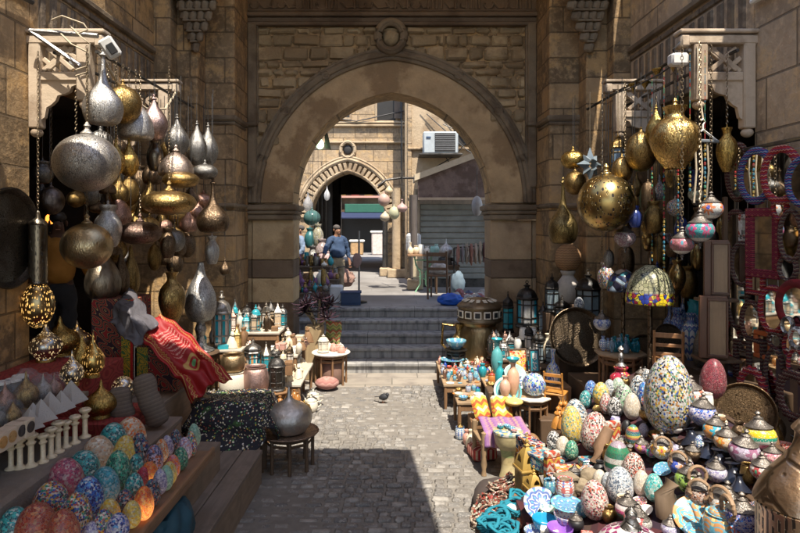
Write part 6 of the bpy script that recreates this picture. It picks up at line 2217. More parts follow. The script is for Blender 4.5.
TBL = [(1.18, 9.5, .86, 1.5, .38, 'long low table of small glazed ware nearest the steps'), (1.02, 8.05, .36, .6, .42, 'small square table of little bowls in the aisle')]
for (x, y, sx, sy, h, l) in TBL:
    rect_table((x, y, 0), sx, sy, h, wood((.35, .24, .14), 1), WOODM, l)
rect_table((1.55, 8.05, 0), .6, 1.0, .56, WOODL, WOODD, 'middle table of vases and framed tiles')
rect_table((1.95, 9.75, 0), .75, 1.0, .62, WOODD, WOODD, 'table of silver lanterns before the arch pier')
rect_table((2.35, 8.9, 0), .7, .9, .7, WOODD, WOODD, 'dark table of black lanterns by the mosaic shop')
rect_table((2.6, 10.0, 0), .9, .5, .95, WOODD, WOODD, 'raised dark table of lanterns close to the pier')
GCOL = [('white', WHITE), ('turquoise', plain((.02, .25, .3), .25, 0, .3)), ('orange', plain((.45, .17, .04), .4)), ('cream', CREAM), ('brass', BRASS), ('copper', COPPER), ('deep blue', plain((.02, .06, .3), .25, 0, .3)), ('pink', plain((.55, .28, .22), .4)), ('red', plain((.45, .06, .04), .35)), ('blue painted', C1), ('teal painted', C2)]
KN = ['bowl', 'jar', 'cat', 'vase', 'lidded jar', 'dish']


def scatter(n, x0, x1, y0, y1, z, where, grp, smin=.07, smax=.15, kinds=KN):
    pts = []
    tries = 0
    while len(pts) < n and tries < n * 30:
        tries += 1
        x, y = R.uniform(x0, x1), R.uniform(y0, y1)
        s = R.uniform(smin, smax)
        if any((x - a) ** 2 + (y - c) ** 2 < (.43 * (s + t_)) ** 2 for a, c, t_ in pts):
            continue
        pts.append((x, y, s))
    for (x, y, s) in pts:
        cn, m = R.choice(GCOL)
        k = R.choice(kinds)
        l = f'small {cn} {k} {where}'
        p = (x, y, z + .001)
        if k == 'bowl':
            bowl(p, s * .5, s * .4, m, l, grp)
        elif k == 'jar':
            simple('glazed_jar', 'jar', p, s * .7, s * 1.1, m, l, 'jar', grp)
        elif k == 'vase':
            simple('glazed_vase', 'vase', p, s * .6, s * 1.4, m, l, 'vase', grp)
        elif k == 'lidded jar':
            simple('lidded_jar', 'pot', p, s * .7, s * .8, m, l, 'jar', grp, R.choice(GCOL)[1])
        elif k == 'dish':
            plate(p, s * .55, m, l, grp)
        elif k == 'cat':
            sitting_figure(p, s * 1.2, m, l, grp, R.uniform(2, 5))


scatter(95, .78, 1.58, 8.8, 10.22, .38, 'on the long low table', 'glazed ware on the long low table', .06, .13)
scatter(12, .87, 1.17, 7.8, 8.32, .42, 'on the small aisle table', 'glazed ware on the small aisle table', .09, .15, ['bowl', 'dish', 'lidded jar'])
scatter(24, 1.28, 1.83, 7.75, 8.5, .56, 'on the middle table', 'glazed ware on the middle table', .1, .17)
scatter(9, .84, 1.0, 7.1, 7.7, .0, 'on the cobbles by the bench', 'glazed ware on the cobbles', .12, .2, ['jar', 'vase', 'lidded jar'])
for (px, py, w_, h_, m, l) in ((513, 396, 13, 34, plain((.6, .36, .24), .35), 'tall peach vase with a turquoise mouth on the middle table'), (505, 398, 11, 22, plain((.58, .36, .26), .35), 'shorter peach vase beside the tall one'), (500, 392, 10, 30, plain((.03, .3, .33), .25), 'slender teal vase behind the peach ones'), (497, 376, 12, 34, plain((.1, .35, .36), .25), 'pale teal tall vase near the silver lanterns')):
    q = onz(px, py, .561)
    q.z = .561
    simple('tall_vase', 'vase', q, w_ / F * q.y, h_ / F * q.y, m, l, 'vase')
    if h_ > 33:
        bowl((q.x, q.y, q.z + h_ / F * q.y), .08, .05, TURQ, 'turquoise little bowl set on the mouth of ' + ('the tall peach vase' if px == 513 else 'the pale teal vase'))


def framed_tile(px, py, w_, h_, Y, fm, m, label, script=False, lean=-.3):
    c = P(px, py, Y)
    W, H = w_ / F * Y, h_ / F * Y
    r_ = empty('framed_tile', (c.x, c.y, c.z - H / 2), 0, rot=(lean, 0, R.uniform(-.1, .1)))
    MB().box((0, 0, H / 2), (W, .02, H), 0, .004).build('tile', m, r_)
    f = MB()
    for sx, sz, dx, dz in ((0, 1, W, .02), (0, -1, W, .02), (1, 0, .02, H - .04), (-1, 0, .02, H - .04)):
        f.box((sx * (W / 2 - .01), -.006, H / 2 + sz * (H / 2 - .01)), (dx, .03, dz), 0, .003)
    f.build('frame', fm, r_)
    if script:
        s_ = MB()
        wd = W * .5
        s_.tube([(-wd * .25, -.014, H * .82), (-wd * .28, -.014, H * .6), (wd * .0, -.014, H * .53), (wd * .34, -.014, H * .58), (wd * .36, -.014, H * .82)], .009, 6)
        s_.tube([(wd * .05, -.014, H * .84), (wd * .05, -.014, H * .62)], .009, 6)
        s_.tube([(wd * .36, -.014, H * .36), (wd * .1, -.014, H * .42), (-wd * .1, -.014, H * .33), (wd * .05, -.014, H * .25), (wd * .3, -.014, H * .2), (0, -.014, H * .13), (-wd * .38, -.014, H * .2)], .009, 6)
        s_.blob((-wd * .25, -.014, H * .42), (.012, .008, .012), 0, 8)
        s_.build('script', WHITE, r_)
    return tag(r_, label, 'framed tile')


framed_tile(519, 361, 19, 24, 8.1, WOODD, mosaic(((.65, .35, .03), (.6, .1, .04), (.7, .55, .3), (.65, .4, .05)), 30, (.65, .55, .4)), 'yellow and red patterned tile in a dark frame')
framed_tile(535, 361, 10, 23, 7.95, BLACK, plain((.02, .2, .23), .25), 'narrow teal tile with white script strokes in a black frame', True)
simple('painted_vase', 'ball', (P(534, 400, 7.6).x, 7.6, .55), .3, .29, mosaic(BLUE_P + ((.6, .6, .58), (.3, .5, .2), (.6, .6, .6)), 9, (.6, .6, .58)), 'round white vase painted with blue flowers on the pale stool', 'vase')
simple('painted_bottle', 'bottle', (P(553, 382, 7.9).x, 7.9, .62), .19, .46, mosaic(BLUE_P + ((.6, .6, .58), (.55, .5, .1), (.6, .6, .6), (.62, .6, .55)), 8, (.6, .6, .58)), 'white bottle painted with blue and yellow flowers', 'bottle')
tag(MB().box((P(553, 382, 7.9).x, 7.95, .31), (.4, .4, .62), 0, .01).build('wooden_block', WOODM), 'wooden block under the flower painted bottle', 'block')
r_ = hex_table((1.78, 7.6, 0), .23, .54, plain((.6, .55, .47), .5, 0, .2, 30), WOODM, 'small octagonal table with a pale mottled top', 8, rz=.35)
plate((1.45, 7.55, .62), .18, C7, 'white plate with turquoise rings leaning at the pale table', None, (1.15, 0, .1))
plate((1.6, 7.85, .72), .17, plain((.45, .6, .58), .25), 'pale turquoise plate leaning behind the ringed one', None, (1.2, 0, .25))
tag(MB().box((1.42, 7.72, .3), (.4, .3, .6), 0, .01).build('wooden_block', WOODD), 'dark wooden block under the leaning plates', 'block')
simple('flat_tagine', 'onionflat', (1.5, 7.38, .5), .22, .13, plain((.6, .45, .16), .35), 'small yellow dish with a pointed lid by the plates', 'dish')
KB = textile(((.6, .38, .03), (.5, .07, .03), (.6, .45, .08), (.62, .55, .45)), 6, .09, 9, (0, 2), motif=(.5, .06, .04))
for (px, py, d, l, rz, lean) in ((482, 405, (.24, .06, .3), 'yellow and red diamond kilim cushion leaning at the aisle', .5, -.5), (497, 404, (.26, .06, .3), 'orange kilim cushion with blue motif beside the yellow one', .15, -.45), (484, 421, (.28, .3, .16), 'folded pink and blue kilim under the cushions', .2, 0)):
    q = Vector((1.13 if px == 482 else 1.36 if px == 497 else 1.05, 7.15 if px < 490 else 7.12, 0))
    r_ = MB().box((0, 0, d[2] / 2), d, 0, .028).build('kilim_cushion', KB if lean else textile(KILIM3, 14, .05, 9, (0, 1)), None, (q.x, q.y + .2 if lean else 7.02, .0 if lean == 0 else .33), 60)
    r_.rotation_euler = (lean, 0, rz)
    tag(r_, l, 'cushion')
tag(MB().box((1.26, 7.45, .165), (.6, .34, .33), 0, .01).build('wooden_block', WOODM), 'wooden block under the two kilim cushions', 'block')
for k in range(8):
    sack((1.5 + R.uniform(-.15, .25), 6.55 + R.uniform(-.15, .5), 0), (.1, .1, .14), R.choice((WOODM, TERRA, ALAB, plain((.4, .27, .16)))), 'rounded brown carved pot on the cobbles behind the drum', 'carved_pot', 'pot', k + 20, .06, 'carved pots behind the drum')

# orange wooden chair, inlaid tray table with blue glass, turned post
chair((2.08, 7.6, .32), 2.6, ORANGEW, 'small glossy orange wooden chair between bottles and eggs', .62)
tag(MB().box((2.12, 7.6, .16), (.6, .5, .32), 0, .01).build('platform', WOODD), 'low dark platform under the orange chair', 'platform')
Q = (2.75, 7.2)
tag(MB().box((3.0, 7.1, .35), (1.2, 2.2, .7), 0, .01).build('platform', WOODD), 'dark raised platform before the mosaic shop', 'platform')
r_ = hex_table((2.72, 7.15, .7), .3, .5, wood((.42, .3, .18), 0, .5), WOODM, 'octagonal wooden table with carved apron holding blue glassware', 8, rz=.3)
BG = [glass((.05, .2, .45), .08, .6), glass((.02, .3, .4), .08, .6), glass((.45, .6, .7), .08, .7), C1]
for k in range(15):
    a, rr = R.uniform(0, 6.3), R.uniform(.0, .23)
    kd = R.choice(('bottle', 'vase', 'jar', 'bottle'))
    simple('glass_bottle', kd, (2.72 + rr * math.cos(a), 7.15 + rr * math.sin(a), 1.212), R.uniform(.06, .1), R.uniform(.1, .24), R.choice(BG), f'small blue glass {kd} on the octagonal table', 'bottle', 'blue glassware on the octagonal table')
r_ = empty('hookah', (P(621, 370, 6.7).x, 6.7, P(0, 400, 6.7).z))
MB().lathe(smooth([(.12, 0), (.13, .02), (.04, .06), (.04, .1)], 2), seg=20).build('tray_base', PEWTER, r_)
prof_part(r_, 'jar', .12, .27, mosaic(((.5, .02, .05), (.6, .08, .12), (.45, .03, .08), (.6, .35, .1), (.3, .02, .05)), 4, (.3, .03, .05)), (0, 0, .1), 'globe')
MB().lathe(smooth([(.05, .36), (.06, .39), (.025, .42), (.03, .5), (.015, .53), (.035, .57), (.01, .6), (0, .61)], 2), seg=16).build('stem', SILVER, r_)
tag(r_, 'hookah with a crimson flowered globe and metal stem', 'hookah')
for (px, py, r0, Y, l) in ((577, 337, 29, 8.3, 'large dark ridged tray leaning behind the octagonal table'), (645, 356, 21, 7.3, 'dark round tray leaning by the wooden chair'), (668, 340, 16, 7.6, 'dark engraved tray behind the wooden chair')):
    c = P(px, py, Y)
    o = part('round_tray', 'tray', lambda b: None, metal((.2, .15, .1), .35, .55, 5, 14), None, c, (PI / 2 - .25, 0, .1), r0 / F * Y)
    tag(o, l, 'tray')
    tag(MB().box((c.x, c.y + .12, (c.z - .3) / 2 + .02), (.5, .2, c.z - .3), 0, .01).build('low_shelf', WOODD), f'dark shelf propping the {l[:16].split(" leaning")[0]} {"ridged" if px == 577 else "round" if px == 645 else "engraved"} tray', 'shelf')
q = onramp(745, 432)
o = part('round_tray', 'tray', lambda b: None, metal((.2, .13, .07), .45, .7, 5, 12), None, P(745, 412, 4.7), (PI / 2 - .2, .0, -.6), .22)
tag(o, 'brown brass tray leaning behind the banded mosaic lamp', 'tray')
tag(MB().box((3.2, 5.7, .6), (.8, .8, 1.2), 0, .01).build('platform', WOODD), 'dark platform under the plain wooden chair', 'platform')
chair((2.92, 6.35, .95), 2.75, wood((.42, .2, .08), 2, .45), 'plain brown wooden chair in the shadow of the mosaic shop', .75)
tag(MB().box((2.95, 6.4, .475), (.7, .7, .95), 0, .01).build('platform', WOODD), 'small dark platform carrying the brown chair', 'platform')

# stained-glass lamps and lanterns in the shop
t = NT('stained_glass')
ob = t.tc.outputs['Object']
v1 = t.n('TexVoronoi', Vector=ob, Scale=26.0)
d1 = t.n('TexVoronoi', {'feature': 'DISTANCE_TO_EDGE'}, Vector=ob, Scale=26.0).outputs['Distance']
z = t.sep(ob)[2]
low = t.ramp(t.sep(v1.outputs['Color'])[0], [(0, (.6, .45, .02)), (.3, (.3, .03, .06)), (.55, (.03, .05, .3)), (.8, (.55, .5, .1))], True)
hi = t.mix(t.sep(v1.outputs['Color'])[1], (.2, .21, .12), (.42, .4, .26))
cc = t.mix(t.ss(z, .14, .11), hi, low)
t.set(Base_Color=t.mix(t.ss(d1, .03, .07), (.02, .02, .02), cc), Roughness=.2)
for (px, py, w_, h_, Y, m, l) in ((650, 303, 46, 38, 6.6, t.m, 'stained glass lamp with a cream shade and coloured flower border'), (623, 291, 30, 22, 7.2, mosaic(DARK_P + ((.5, .1, .08), (.3, .4, .5)), 12, (.05, .05, .05)), 'smaller stained glass lamp of dark blue and red')):
    c = P(px, py, Y)
    s = w_ / 2 / F * Y
    H = h_ / F * Y
    zb = .95 if Y < 7 else 1.0
    r_ = empty('stained_glass_lamp', (c.x, Y, zb))
    MB().lathe(smooth([(s, 0), (s * 1.02, H * .1), (s * .93, H * .45), (s * .68, H * .78), (s * .25, H * .97), (.04, H)]), (0, 0, 0), 36).build('shade', m, r_, (0, 0, c.z - zb))
    MB().lathe(smooth([(.1, 0), (.1, .02), (.03, .05), (.025, c.z - zb + H), (0, c.z - zb + H + .03)], 2), seg=14).build('base', DARKBR, r_)
    tag(r_, l, 'lamp')
    if Y < 7:
        tag(MB().box((c.x + .05, Y + .1, .475), (.6, .4, .95), 0, .01).build('platform', WOODD), 'dark stand under the cream stained glass lamp', 'platform')
BLG = glass((.25, .32, .36), .2, .2)
DK = metal((.05, .05, .05), .45, .6)
for (px, py, w_, h_, Y, n, rf, fm, gm, l) in (
        (527, 327, 24, 46, 9.9, 8, 'dome', DK, banded(((.3, .3, .3), (.03, .25, .35), (.3, .3, .3), (.25, .25, .24)), 1.5, None, 0, .2), 'big black domed lantern with grey and teal panes against the arch pier'),
        (588, 320, 27, 50, 9.0, 8, 'dome', DK, BLG, 'biggest black lantern with pale panes at the mosaic shop'),
        (552, 312, 16, 38, 9.6, 6, 'dome', DK, BLG, 'black lantern with grey panes behind the cream jug'),
        (562, 330, 18, 34, 9.2, 6, 'onion', DK, BLG, 'low black lantern in front of the white pot'),
        (543, 332, 12, 30, 9.8, 6, 'cone', IRON, BLG, 'narrow black cone-roofed lantern by the jug'),
        (508, 332, 13, 40, 10.2, 6, 'onion', DK, glass((.02, .25, .3), .2, .3), 'slim black lantern with teal panes near the jamb'),
        (509, 362, 10, 26, 9.6, 6, 'dome', PEWTER, gm_tq, 'little pewter lantern with turquoise panes near the jamb'),
        (493, 358, 13, 28, 9.9, 6, 'dome', IRON, BLG, 'iron lantern in front of the brass cauldron'),
        (530, 370, 13, 24, 8.6, 6, 'dome', PEWTER, gm_tq, 'pewter lantern with turquoise panes before the cone of silver ones')):
    c = P(px, py, Y)
    zf = c.z
    lantern((c.x, Y, zf), h_ / F * Y, w_ / F * Y, n, rf, fm, gm, l, 'large lanterns by the pier')
    if zf > .75:
        tag(MB().box((c.x, Y + .02, (zf + .0) / 2), (.24, .24, zf - .002), 0, .01).build('wooden_plinth', WOODD), f'dark plinth under the {l.split(" with")[0].split(" behind")[0].split(" in front")[0].split(" by ")[0]}', 'plinth')
for k in range(26):
    x, y = R.uniform(1.62, 2.3), R.uniform(9.3, 10.2)
    j = R.randrange(4)
    lantern((x, y, .62), R.uniform(.22, .42), R.uniform(.11, .18), R.choice((4, 6)), R.choice(('dome', 'cone', 'onion')), R.choice((PEWTER, SILVER, IRON, COPPER)), LG[j], f'small silvery lantern with {LGN[j]} panes on the table by the pier', 'small silvery lanterns on the pier table')
for k in range(16):
    x, y = R.uniform(2.05, 2.68), R.uniform(8.5, 9.3)
    lantern((x, y, .7), R.uniform(.28, .55), R.uniform(.14, .2), R.choice((4, 6, 6)), R.choice(('dome', 'onion')), R.choice((DK, IRON, DK)), R.choice((BLG, LG[0], LG[3])), 'small black lantern on the dark table by the mosaic shop', 'small black lanterns on the dark table')
simple('cream_jug', 'vase', (P(544, 352, 9.0).x, 8.75, .7), .2, .42, CREAM, 'cream flared jug on the dark lantern table', 'jug')
for k in range(5):
    q = P(516 + k * 5, 338 - (k % 2) * 7, 9.5)
    simple('white_candle', 'pot', (q.x, 9.35, .62 + (.3 if k % 2 else 0.14)), .12, .18, WHITE, 'plain white candle jar among the silver lanterns', 'candle jar', 'white candle jars')
tag(MB().box((P(526, 338, 9.5).x, 9.38, .69), (.5, .2, .14), 0, .01).build('wooden_plinth', WOODD), 'low dark plinth under the white candle jars', 'plinth')
q = P(568, 303, 9.6)
r_ = simple('white_pot', 'jar', (q.x, 9.6, q.z), .36, .52, plain((.45, .42, .38), .8), 'tall off-white pot carrying a wicker ball', 'pot')
tag(MB().box((q.x, 9.65, q.z / 2), (.45, .45, q.z - .002), 0, .01).build('wooden_plinth', WOODD), 'dark plinth under the tall off-white pot', 'plinth')
o = MB().blob((0, 0, .2), (.21, .21, .22), .05, 20, 0, 2).build('wicker_ball', textile(((.36, .2, .09), (.24, .13, .06), (.4, .24, .12)), 26, .02, 20, (0, 2)), None, (q.x, 9.6, q.z + .52), 90)
tag(o, 'brown wicker ball resting on the off-white pot', 'wicker ball')
# inlaid pouf drum, brass cauldron and jug at the jamb
q = P(479, 319, 10.6)
r_ = empty('inlaid_drum', (q.x, 10.55, 1.0))
MB().lathe(smooth([(.36, 0), (.39, .02), (.39, .05), (.37, .07), (.37, .24), (.39, .26), (.39, .29), (.3, .36), (.12, .42), (0, .43)], 2), seg=40).build('body', metal((.22, .17, .11), .5, .4), r_)
for k in range(14):
    a = 2 * PI * k / 14
    o = MB().box((.375 * math.cos(a), .375 * math.sin(a), .155), (.02, .13, .13), 0, .01, rot=(0, 0, a)).build('bone_panel', BONE, r_)
    MB().box((.384 * math.cos(a), .384 * math.sin(a), .155), (.016, .085, .085), 0, .006, rot=(0, 0, a)).build('dark_inset', BLACK, o)
    MB().box((.26 * math.cos(a), .26 * math.sin(a), .385), (.1, .07, .015), 0, .005, rot=(0, .35, a)).build('lid_inlay', BONE, r_)
tag(r_, 'round lidded drum inlaid with bone squares on the brass cauldron', 'drum')
simple('brass_cauldron', 'pot', (q.x, 10.55, .0), .74, 1.0, metal((.33, .24, .12), .38, .5, 6), 'large brass cauldron under the inlaid drum', 'cauldron')
r_ = empty('brass_jug', (1.2, 10.6, .0))
prof_part(r_, 'vase', .2, .95, BRASS)
MB().tube([(-.1, 0, .92), (-.3, 0, .95), (-.32, 0, .6), (-.18, 0, .45)], .025, 8).build('handle', BRASS, r_)
MB().tube([(.1, 0, .6), (.22, 0, .8), (.28, 0, 1.0)], [.05, .03, .02], 8).build('spout', BRASS, r_)
tag(r_, 'tall brass jug with a curved handle beside the steps', 'jug')
bowl((1.08, 10.1, .62), .17, .14, C2, 'deep blue-green bowl on a dark stool beside the steps')
hex_table((1.08, 10.1, 0), .2, .61, DK, DK, 'dark stool under the blue-green bowl', 8)
plate((1.0, 9.95, .45), .2, C2, 'dark turquoise plate at the edge of the long low table')

# ------------------------------------------------------------------ hanging brass and mosaics
GH = 'brass lamps hanging in the mosaic shop'
PB = pierced((.55, .4, .16), 0, 8.5)
for (l, px, py, w_, h_, Y, k, m, top) in (
        ('big brass lamp with a funnel neck hanging under the sunlit bracket', 675, 138, 48, 62, 6.0, 'vase', metal((.75, .52, .2), .22, .3, 8, 10), 4.44),
        ('hammered brass ball lamp beside the funnel-necked one', 641, 152, 30, 40, 6.8, 'ball', BRASS, 4.44),
        ('small brass lantern lamp under the hammered ball', 622, 170, 20, 26, 7.0, 'ball', BRASS, 4.44),
        ('large pierced brass ball lamp with a flat base', 606, 203, 56, 58, 6.9, 'ball', PB, 4.44),
        ('dark brass onion lamp with a long neck before the stepped pier', 563, 213, 29, 62, 8.6, 'tear', metal((.32, .24, .1), .3, .6, 8, 10), 4.0),
        ('dark brass ball lamp deep above the onion lamp', 575, 183, 22, 24, 8.0, 'ball', BRASS2, 4.44),
        ('flattened gold lamp with glass drops under the shaded bracket', 573, 160, 24, 18, 8.1, 'flat', GOLD, 4.44),
        ('brass drop lamp behind the funnel-necked one', 656, 128, 20, 40, 6.6, 'drop', GOLD, 4.44),
        ('gold vase-shaped lamp close to the mirror rack', 727, 150, 20, 44, 5.95, 'vase', GOLD, 4.44),
        ('thin brass lamp hanging in the middle of the mosaic shop', 632, 205, 12, 34, 7.6, 'jar', BRASS2, 4.35)):
    hang('hanging_lamp', l, 'lamp', px, py, w_, h_, Y, k, m, top, group=GH)
for (px, py, l) in ((673, 72, 'brass canopy cup above the funnel-necked lamp'), (657, 78, 'smaller brass canopy cup on the wire'), (633, 92, 'brass canopy cup deeper along the wire'), (645, 90, 'second brass canopy cup deeper along the wire')):
    c = P(px, py, 6.0 + (675 - px) * .03)
    o = part('canopy_cup', 'cup', lambda b: b.lathe(smooth([(.1, 0), (.12, .1), (.3, .3), (.8, .75), (1, .9), (.9, 1), (0, 1)], 2), seg=18), GOLD, None, c, (PI * 0, 0, 0), (.055, .055, .1))
    tag(o, l, 'canopy cup')
    tag(MB().tube([(0, 0, 0), (0, 0, 4.44 - c.z - .09)], .006, 6).build('hanging_wire', IRON, None, c + Vector((0, 0, .09))), f'thin wire holding the {l.split(" above")[0].split(" on ")[0].split(" deeper")[0]} {int(px) % 7 and "under the rail" or "near the tip"}', 'wire', 'wires of the canopy cups')
GP = 'mosaic pendants hanging beside the mirrors'
turk_pendant(682, 243, 23, 5.6, FG((.3, .1, .1), (.5, .15, .2), (.05, .3, .4)), 'lowest mosaic pendant, dark red flowers, beside the frames', 4.4, GP)
turk_pendant(700, 229, 27, 5.5, FG((.03, .3, .33), (.55, .06, .2), (.03, .25, .35)), 'pink flowered mosaic pendant on a turquoise ground', 4.4, GP)
turk_pendant(711, 208, 23, 5.6, FG((.5, .5, .48), (.6, .16, .03), (.03, .05, .4), n=4), 'mosaic pendant with orange and blue rosettes', 4.4, GP)
turk_pendant(696, 194, 15, 6.2, FG((.3, .36, .25), (.4, .4, .3), (.2, .3, .2)), 'small pale green pendant behind the others', 4.4, GP)
turk_pendant(625, 237, 21, 7.0, mosaic(((.3, .15, .2), (.45, .4, .4), (.2, .08, .12)), 18), 'dim pinkish mosaic pendant in front of the big lantern', 4.4, GP)
turk_pendant(602, 322, 17, 7.2, FG((.5, .52, .56), (.1, .15, .4), (.5, .5, .5)), 'white and blue mosaic pendant over the octagonal table', 4.3, GP)
q = P(579, 311, 8.5)
egg(q, .14, .2, egg_mos(W_['pale grey-blue'], 13.0), 'single pale blue mosaic egg in front of the biggest black lantern', None)
tag(MB().box((q.x, q.y + .04, q.z / 2), (.14, .14, q.z), 0, .01).build('wooden_plinth', WOODD), 'dark plinth under the single pale blue egg', 'plinth')
# star lantern
c = P(590, 165, 7.8)
b = MB()
for k in range(8):
    a = k * PI / 4
    d = Vector((math.cos(a), .0, math.sin(a)))
    s1 = Vector((-d.z, 0, d.x))
    L = .24 if k % 2 == 0 else .18
    b.add([d * L, d * .07 + s1 * .07, d * .07 + Vector((0, -.07, 0)), d * .07 - s1 * .07, d * .07 + Vector((0, .07, 0))], [(0, 1, 2), (0, 2, 3), (0, 3, 4), (0, 4, 1), (1, 4, 3, 2)])
r_ = empty('star_lantern', c, .5)
b.build('star', glass((.2, .25, .28), .15, .2), r_, angle=10)
MB().tube([(0, 0, .2), (0, 0, 4.44 - c.z)], .006, 6).build('chain', CHAINM, r_)
tag(r_, 'grey glass star lantern with eight points in the mosaic shop', 'lantern')
c = P(618, 172, 7.4)
r_ = lantern((c.x, 7.4, c.z), .48, .2, 6, 'dome', BRASS2, glass((.2, .3, .42), .1, .4), 'hanging brass lantern with pale blue panes in the mosaic shop')
MB().tube([(0, 0, 1.0), (0, 0, (4.44 - c.z) / .48)], .03, 6).build('chain', CHAINM, r_)
GRN = glass((.02, .3, .2), .1, .4)
for i in range(40):
    Y = R.uniform(6.7, 8.8)
    px, py = R.uniform(600, 722), R.uniform(165, 285)
    m = R.choice((DARKBR, BRASS2, GRN, glass((.05, .08, .3), .1, .4), mosaic(MULTI_P, 14), PEWTER, mosaic(DARK_P, 14), pierced((.5, .36, .15), 0, 6)))
    hang('hanging_lamp', 'dim glass or brass lamp hanging deep in the mosaic shop', 'lamp', px, py, R.uniform(10, 20), R.uniform(16, 34), Y, R.choice(('drop', 'ball', 'jar', 'flat', 'pear')), m, 4.35, group='dim lamps deep in the mosaic shop', ropey=True)
for i in range(30):
    x, y = R.uniform(3.72, 4.5), R.uniform(6.3, 8.9)
    k = R.choice(('vase', 'jar', 'pear', 'bottle', 'pot'))
    simple('dim_vessel', k, (x, y, 1.0), R.uniform(.14, .28), R.uniform(.3, .8), R.choice((DARKBR, BRASS2, PEWTER, TURQ, mosaic(MULTI_P, 14), mosaic(BLUE_P, 14), C1, COPPER)), f'dim {k} standing on the floor of the mosaic shop', k, 'dim vessels in the mosaic shop')
# bead strings
BST = mosaic(((.4, .05, .05), (.5, .35, .1), (.05, .2, .3), (.1, .35, .2)), 20, (.1, .08, .06))
for (px, y0, y1, Y) in ((678, 150, 235, 6.3), (690, 140, 190, 6.0), (664, 165, 275, 6.6), (652, 170, 260, 6.9), (705, 140, 205, 5.9)):
    a, e = P(px, y0, Y), P(px, y1, Y)
    b = MB()
    n = int((a.z - e.z) / .045)
    for k in range(n):
        b.blob((0, 0, k * .045), (.014, .014, .02), 0, 6)
    b.tube([(0, 0, 0), (0, 0, 4.44 - e.z)], .004, 4)
    tag(b.build('bead_string', BST, None, e), 'string of coloured beads hanging in front of the mosaic shop', 'beads', 'hanging bead strings')

# hanger and grey slat below the bracket
c = P(703, 140, 5.9)
r_ = empty('coat_hanger', c, .3)
MB().tube([(-.17, 0, 0), (0, 0, .1), (.17, 0, 0)], .011, 6, closed=False).tube([(0, 0, .1), (0, 0, .15), (.025, 0, .18), (0, 0, .21), (-.02, 0, .19)], .008, 6).build('hook', plain((.7, .7, .68), .4), r_)
MB().box((0, 0, -.01), (.36, .05, .03), 0, .006).build('slat', plain((.14, .16, .18)), r_)
MB().tube([(0, 0, .21), (0, .05, .5), (.01, .08, 4.5 - c.z)], .008, 6).build('cord', ROPE, r_)
for dx in (-.1, -.03, .05):
    MB().tube([(dx, 0, -.02), (dx + .02, 0, -.3), (dx - .01, 0, -.62)], .009, 6).build('strand', ROPE, r_)
tag(r_, 'white coat hanger on a grey slat with pale cords below the bracket', 'hanger')
o = MB().box((0, 0, 0), (.17, .12, .12), 0, .02).build('junction_box', plain((.66, .64, .6), .5), None, P(678, 60, 5.9))
tag(o, 'white junction box at the tip of the sunlit bracket', 'junction box')
b = MB()
pts = [P(677, 62, 5.9), P(660, 74, 6.3), P(640, 84, 6.9), P(620, 92, 7.6), P(605, 96, 8.1)]
b.tube(pts, .009, 6)
b.tube([P(680, 42, 5.9), P(673, 50, 5.85), P(676, 58, 5.88)], .01, 6)
tag(b.build('cable', BLACK), 'thin dark cable strung from the junction box into the shop', 'cable')

# frames beside the mirrors
for (px, py, w_, h_, Y, l) in ((716, 268, 25, 56, 5.9, 'upper tall boxed frame with a pale side beside the mirrors'), (713, 327, 28, 62, 5.75, 'lower tall boxed frame with a pale side beside the mirrors')):
    c = P(px, py, Y)
    W, H = w_ / F * Y, h_ / F * Y
    r_ = empty('boxed_frame', (c.x, Y, c.z - H / 2), -.35)
    MB().box((0, 0, H / 2), (W * .9, .06, H), 0, .006).build('case', wood((.14, .06, .03), 2, .4), r_)
    MB().box((.035, -.034, H / 2), (W * .62, .014, H * .92), 0, .004).build('panel', wood((.3, .19, .1), 2, .4), r_)
    e_ = MB()
    for sx, sz, dx, dz in ((0, 1, W * .66, .025), (0, -1, W * .66, .025), (1, 0, .02, H * .94 - .05), (-1, 0, .02, H * .94 - .05)):
        e_.box((.035 + sx * (W * .33 - .01), -.044, H / 2 + sz * (H * .47 - .0125)), (dx, .02, dz), 0, .004)
    e_.build('border', wood((.12, .05, .025), 2, .4), r_)
    tag(r_, l, 'frame')
r_ = empty('frame_shelf', (3.1, 5.85, 0))
MB().box((.06, 0, P(0, 297, 5.9).z - .02), (.34, .2, .03), 0, .004).build('board', WOODD, r_)
MB().box((.06, 0, P(0, 359, 5.75).z - .02), (.34, .3, .03), 0, .004).build('board', WOODD, r_)
MB().box((.23, .15, 1.5), (.04, .04, 3.0), 0, .004).build('upright', WOODD, r_)
tag(r_, 'narrow dark shelf unit holding the two boxed frames', 'shelf')

# ------------------------------------------------------------------ mirror rack
MXR = 3.46
r_ = empty('mirror_rack', (MXR + .06, 5.2, .82))
MG = metal((.2, .2, .2), .45, .5)
g = MB()
for k in range(15):
    z = .05 + k * .18
    g.tube([(0, -1.3, z), (0, .9, z)], .004, 5)
for k in range(15):
    y = -1.3 + k * .157
    g.tube([(0, y, 0), (0, y, 2.63)], .004, 5)
g.build('wire_grid', plain((.4, .39, .37), .4), r_)
MB().box((0, -.2, 2.65), (.035, 2.3, .035), 0, .004).build('top_rail', MG, r_)
MB().box((0, .93, 1.31), (.035, .035, 2.63), 0, .004).build('upright', MG, r_)
tag(r_, 'wire grid rack against the stone pier, hung all over with mirrors', 'rack')
K1_ = textile(((.08, .01, .012), (.02, .012, .015), (.2, .06, .02), (.015, .02, .05), (.35, .27, .18), (.03, .01, .012)), 30, .02, 40, (1, 2))
KB_ = textile(((.01, .05, .28), (.02, .02, .05), (.02, .12, .4), (.35, .02, .02), (.01, .02, .07), (.02, .2, .42), (.4, .34, .25)), 22, .02, 30, (1, 2))
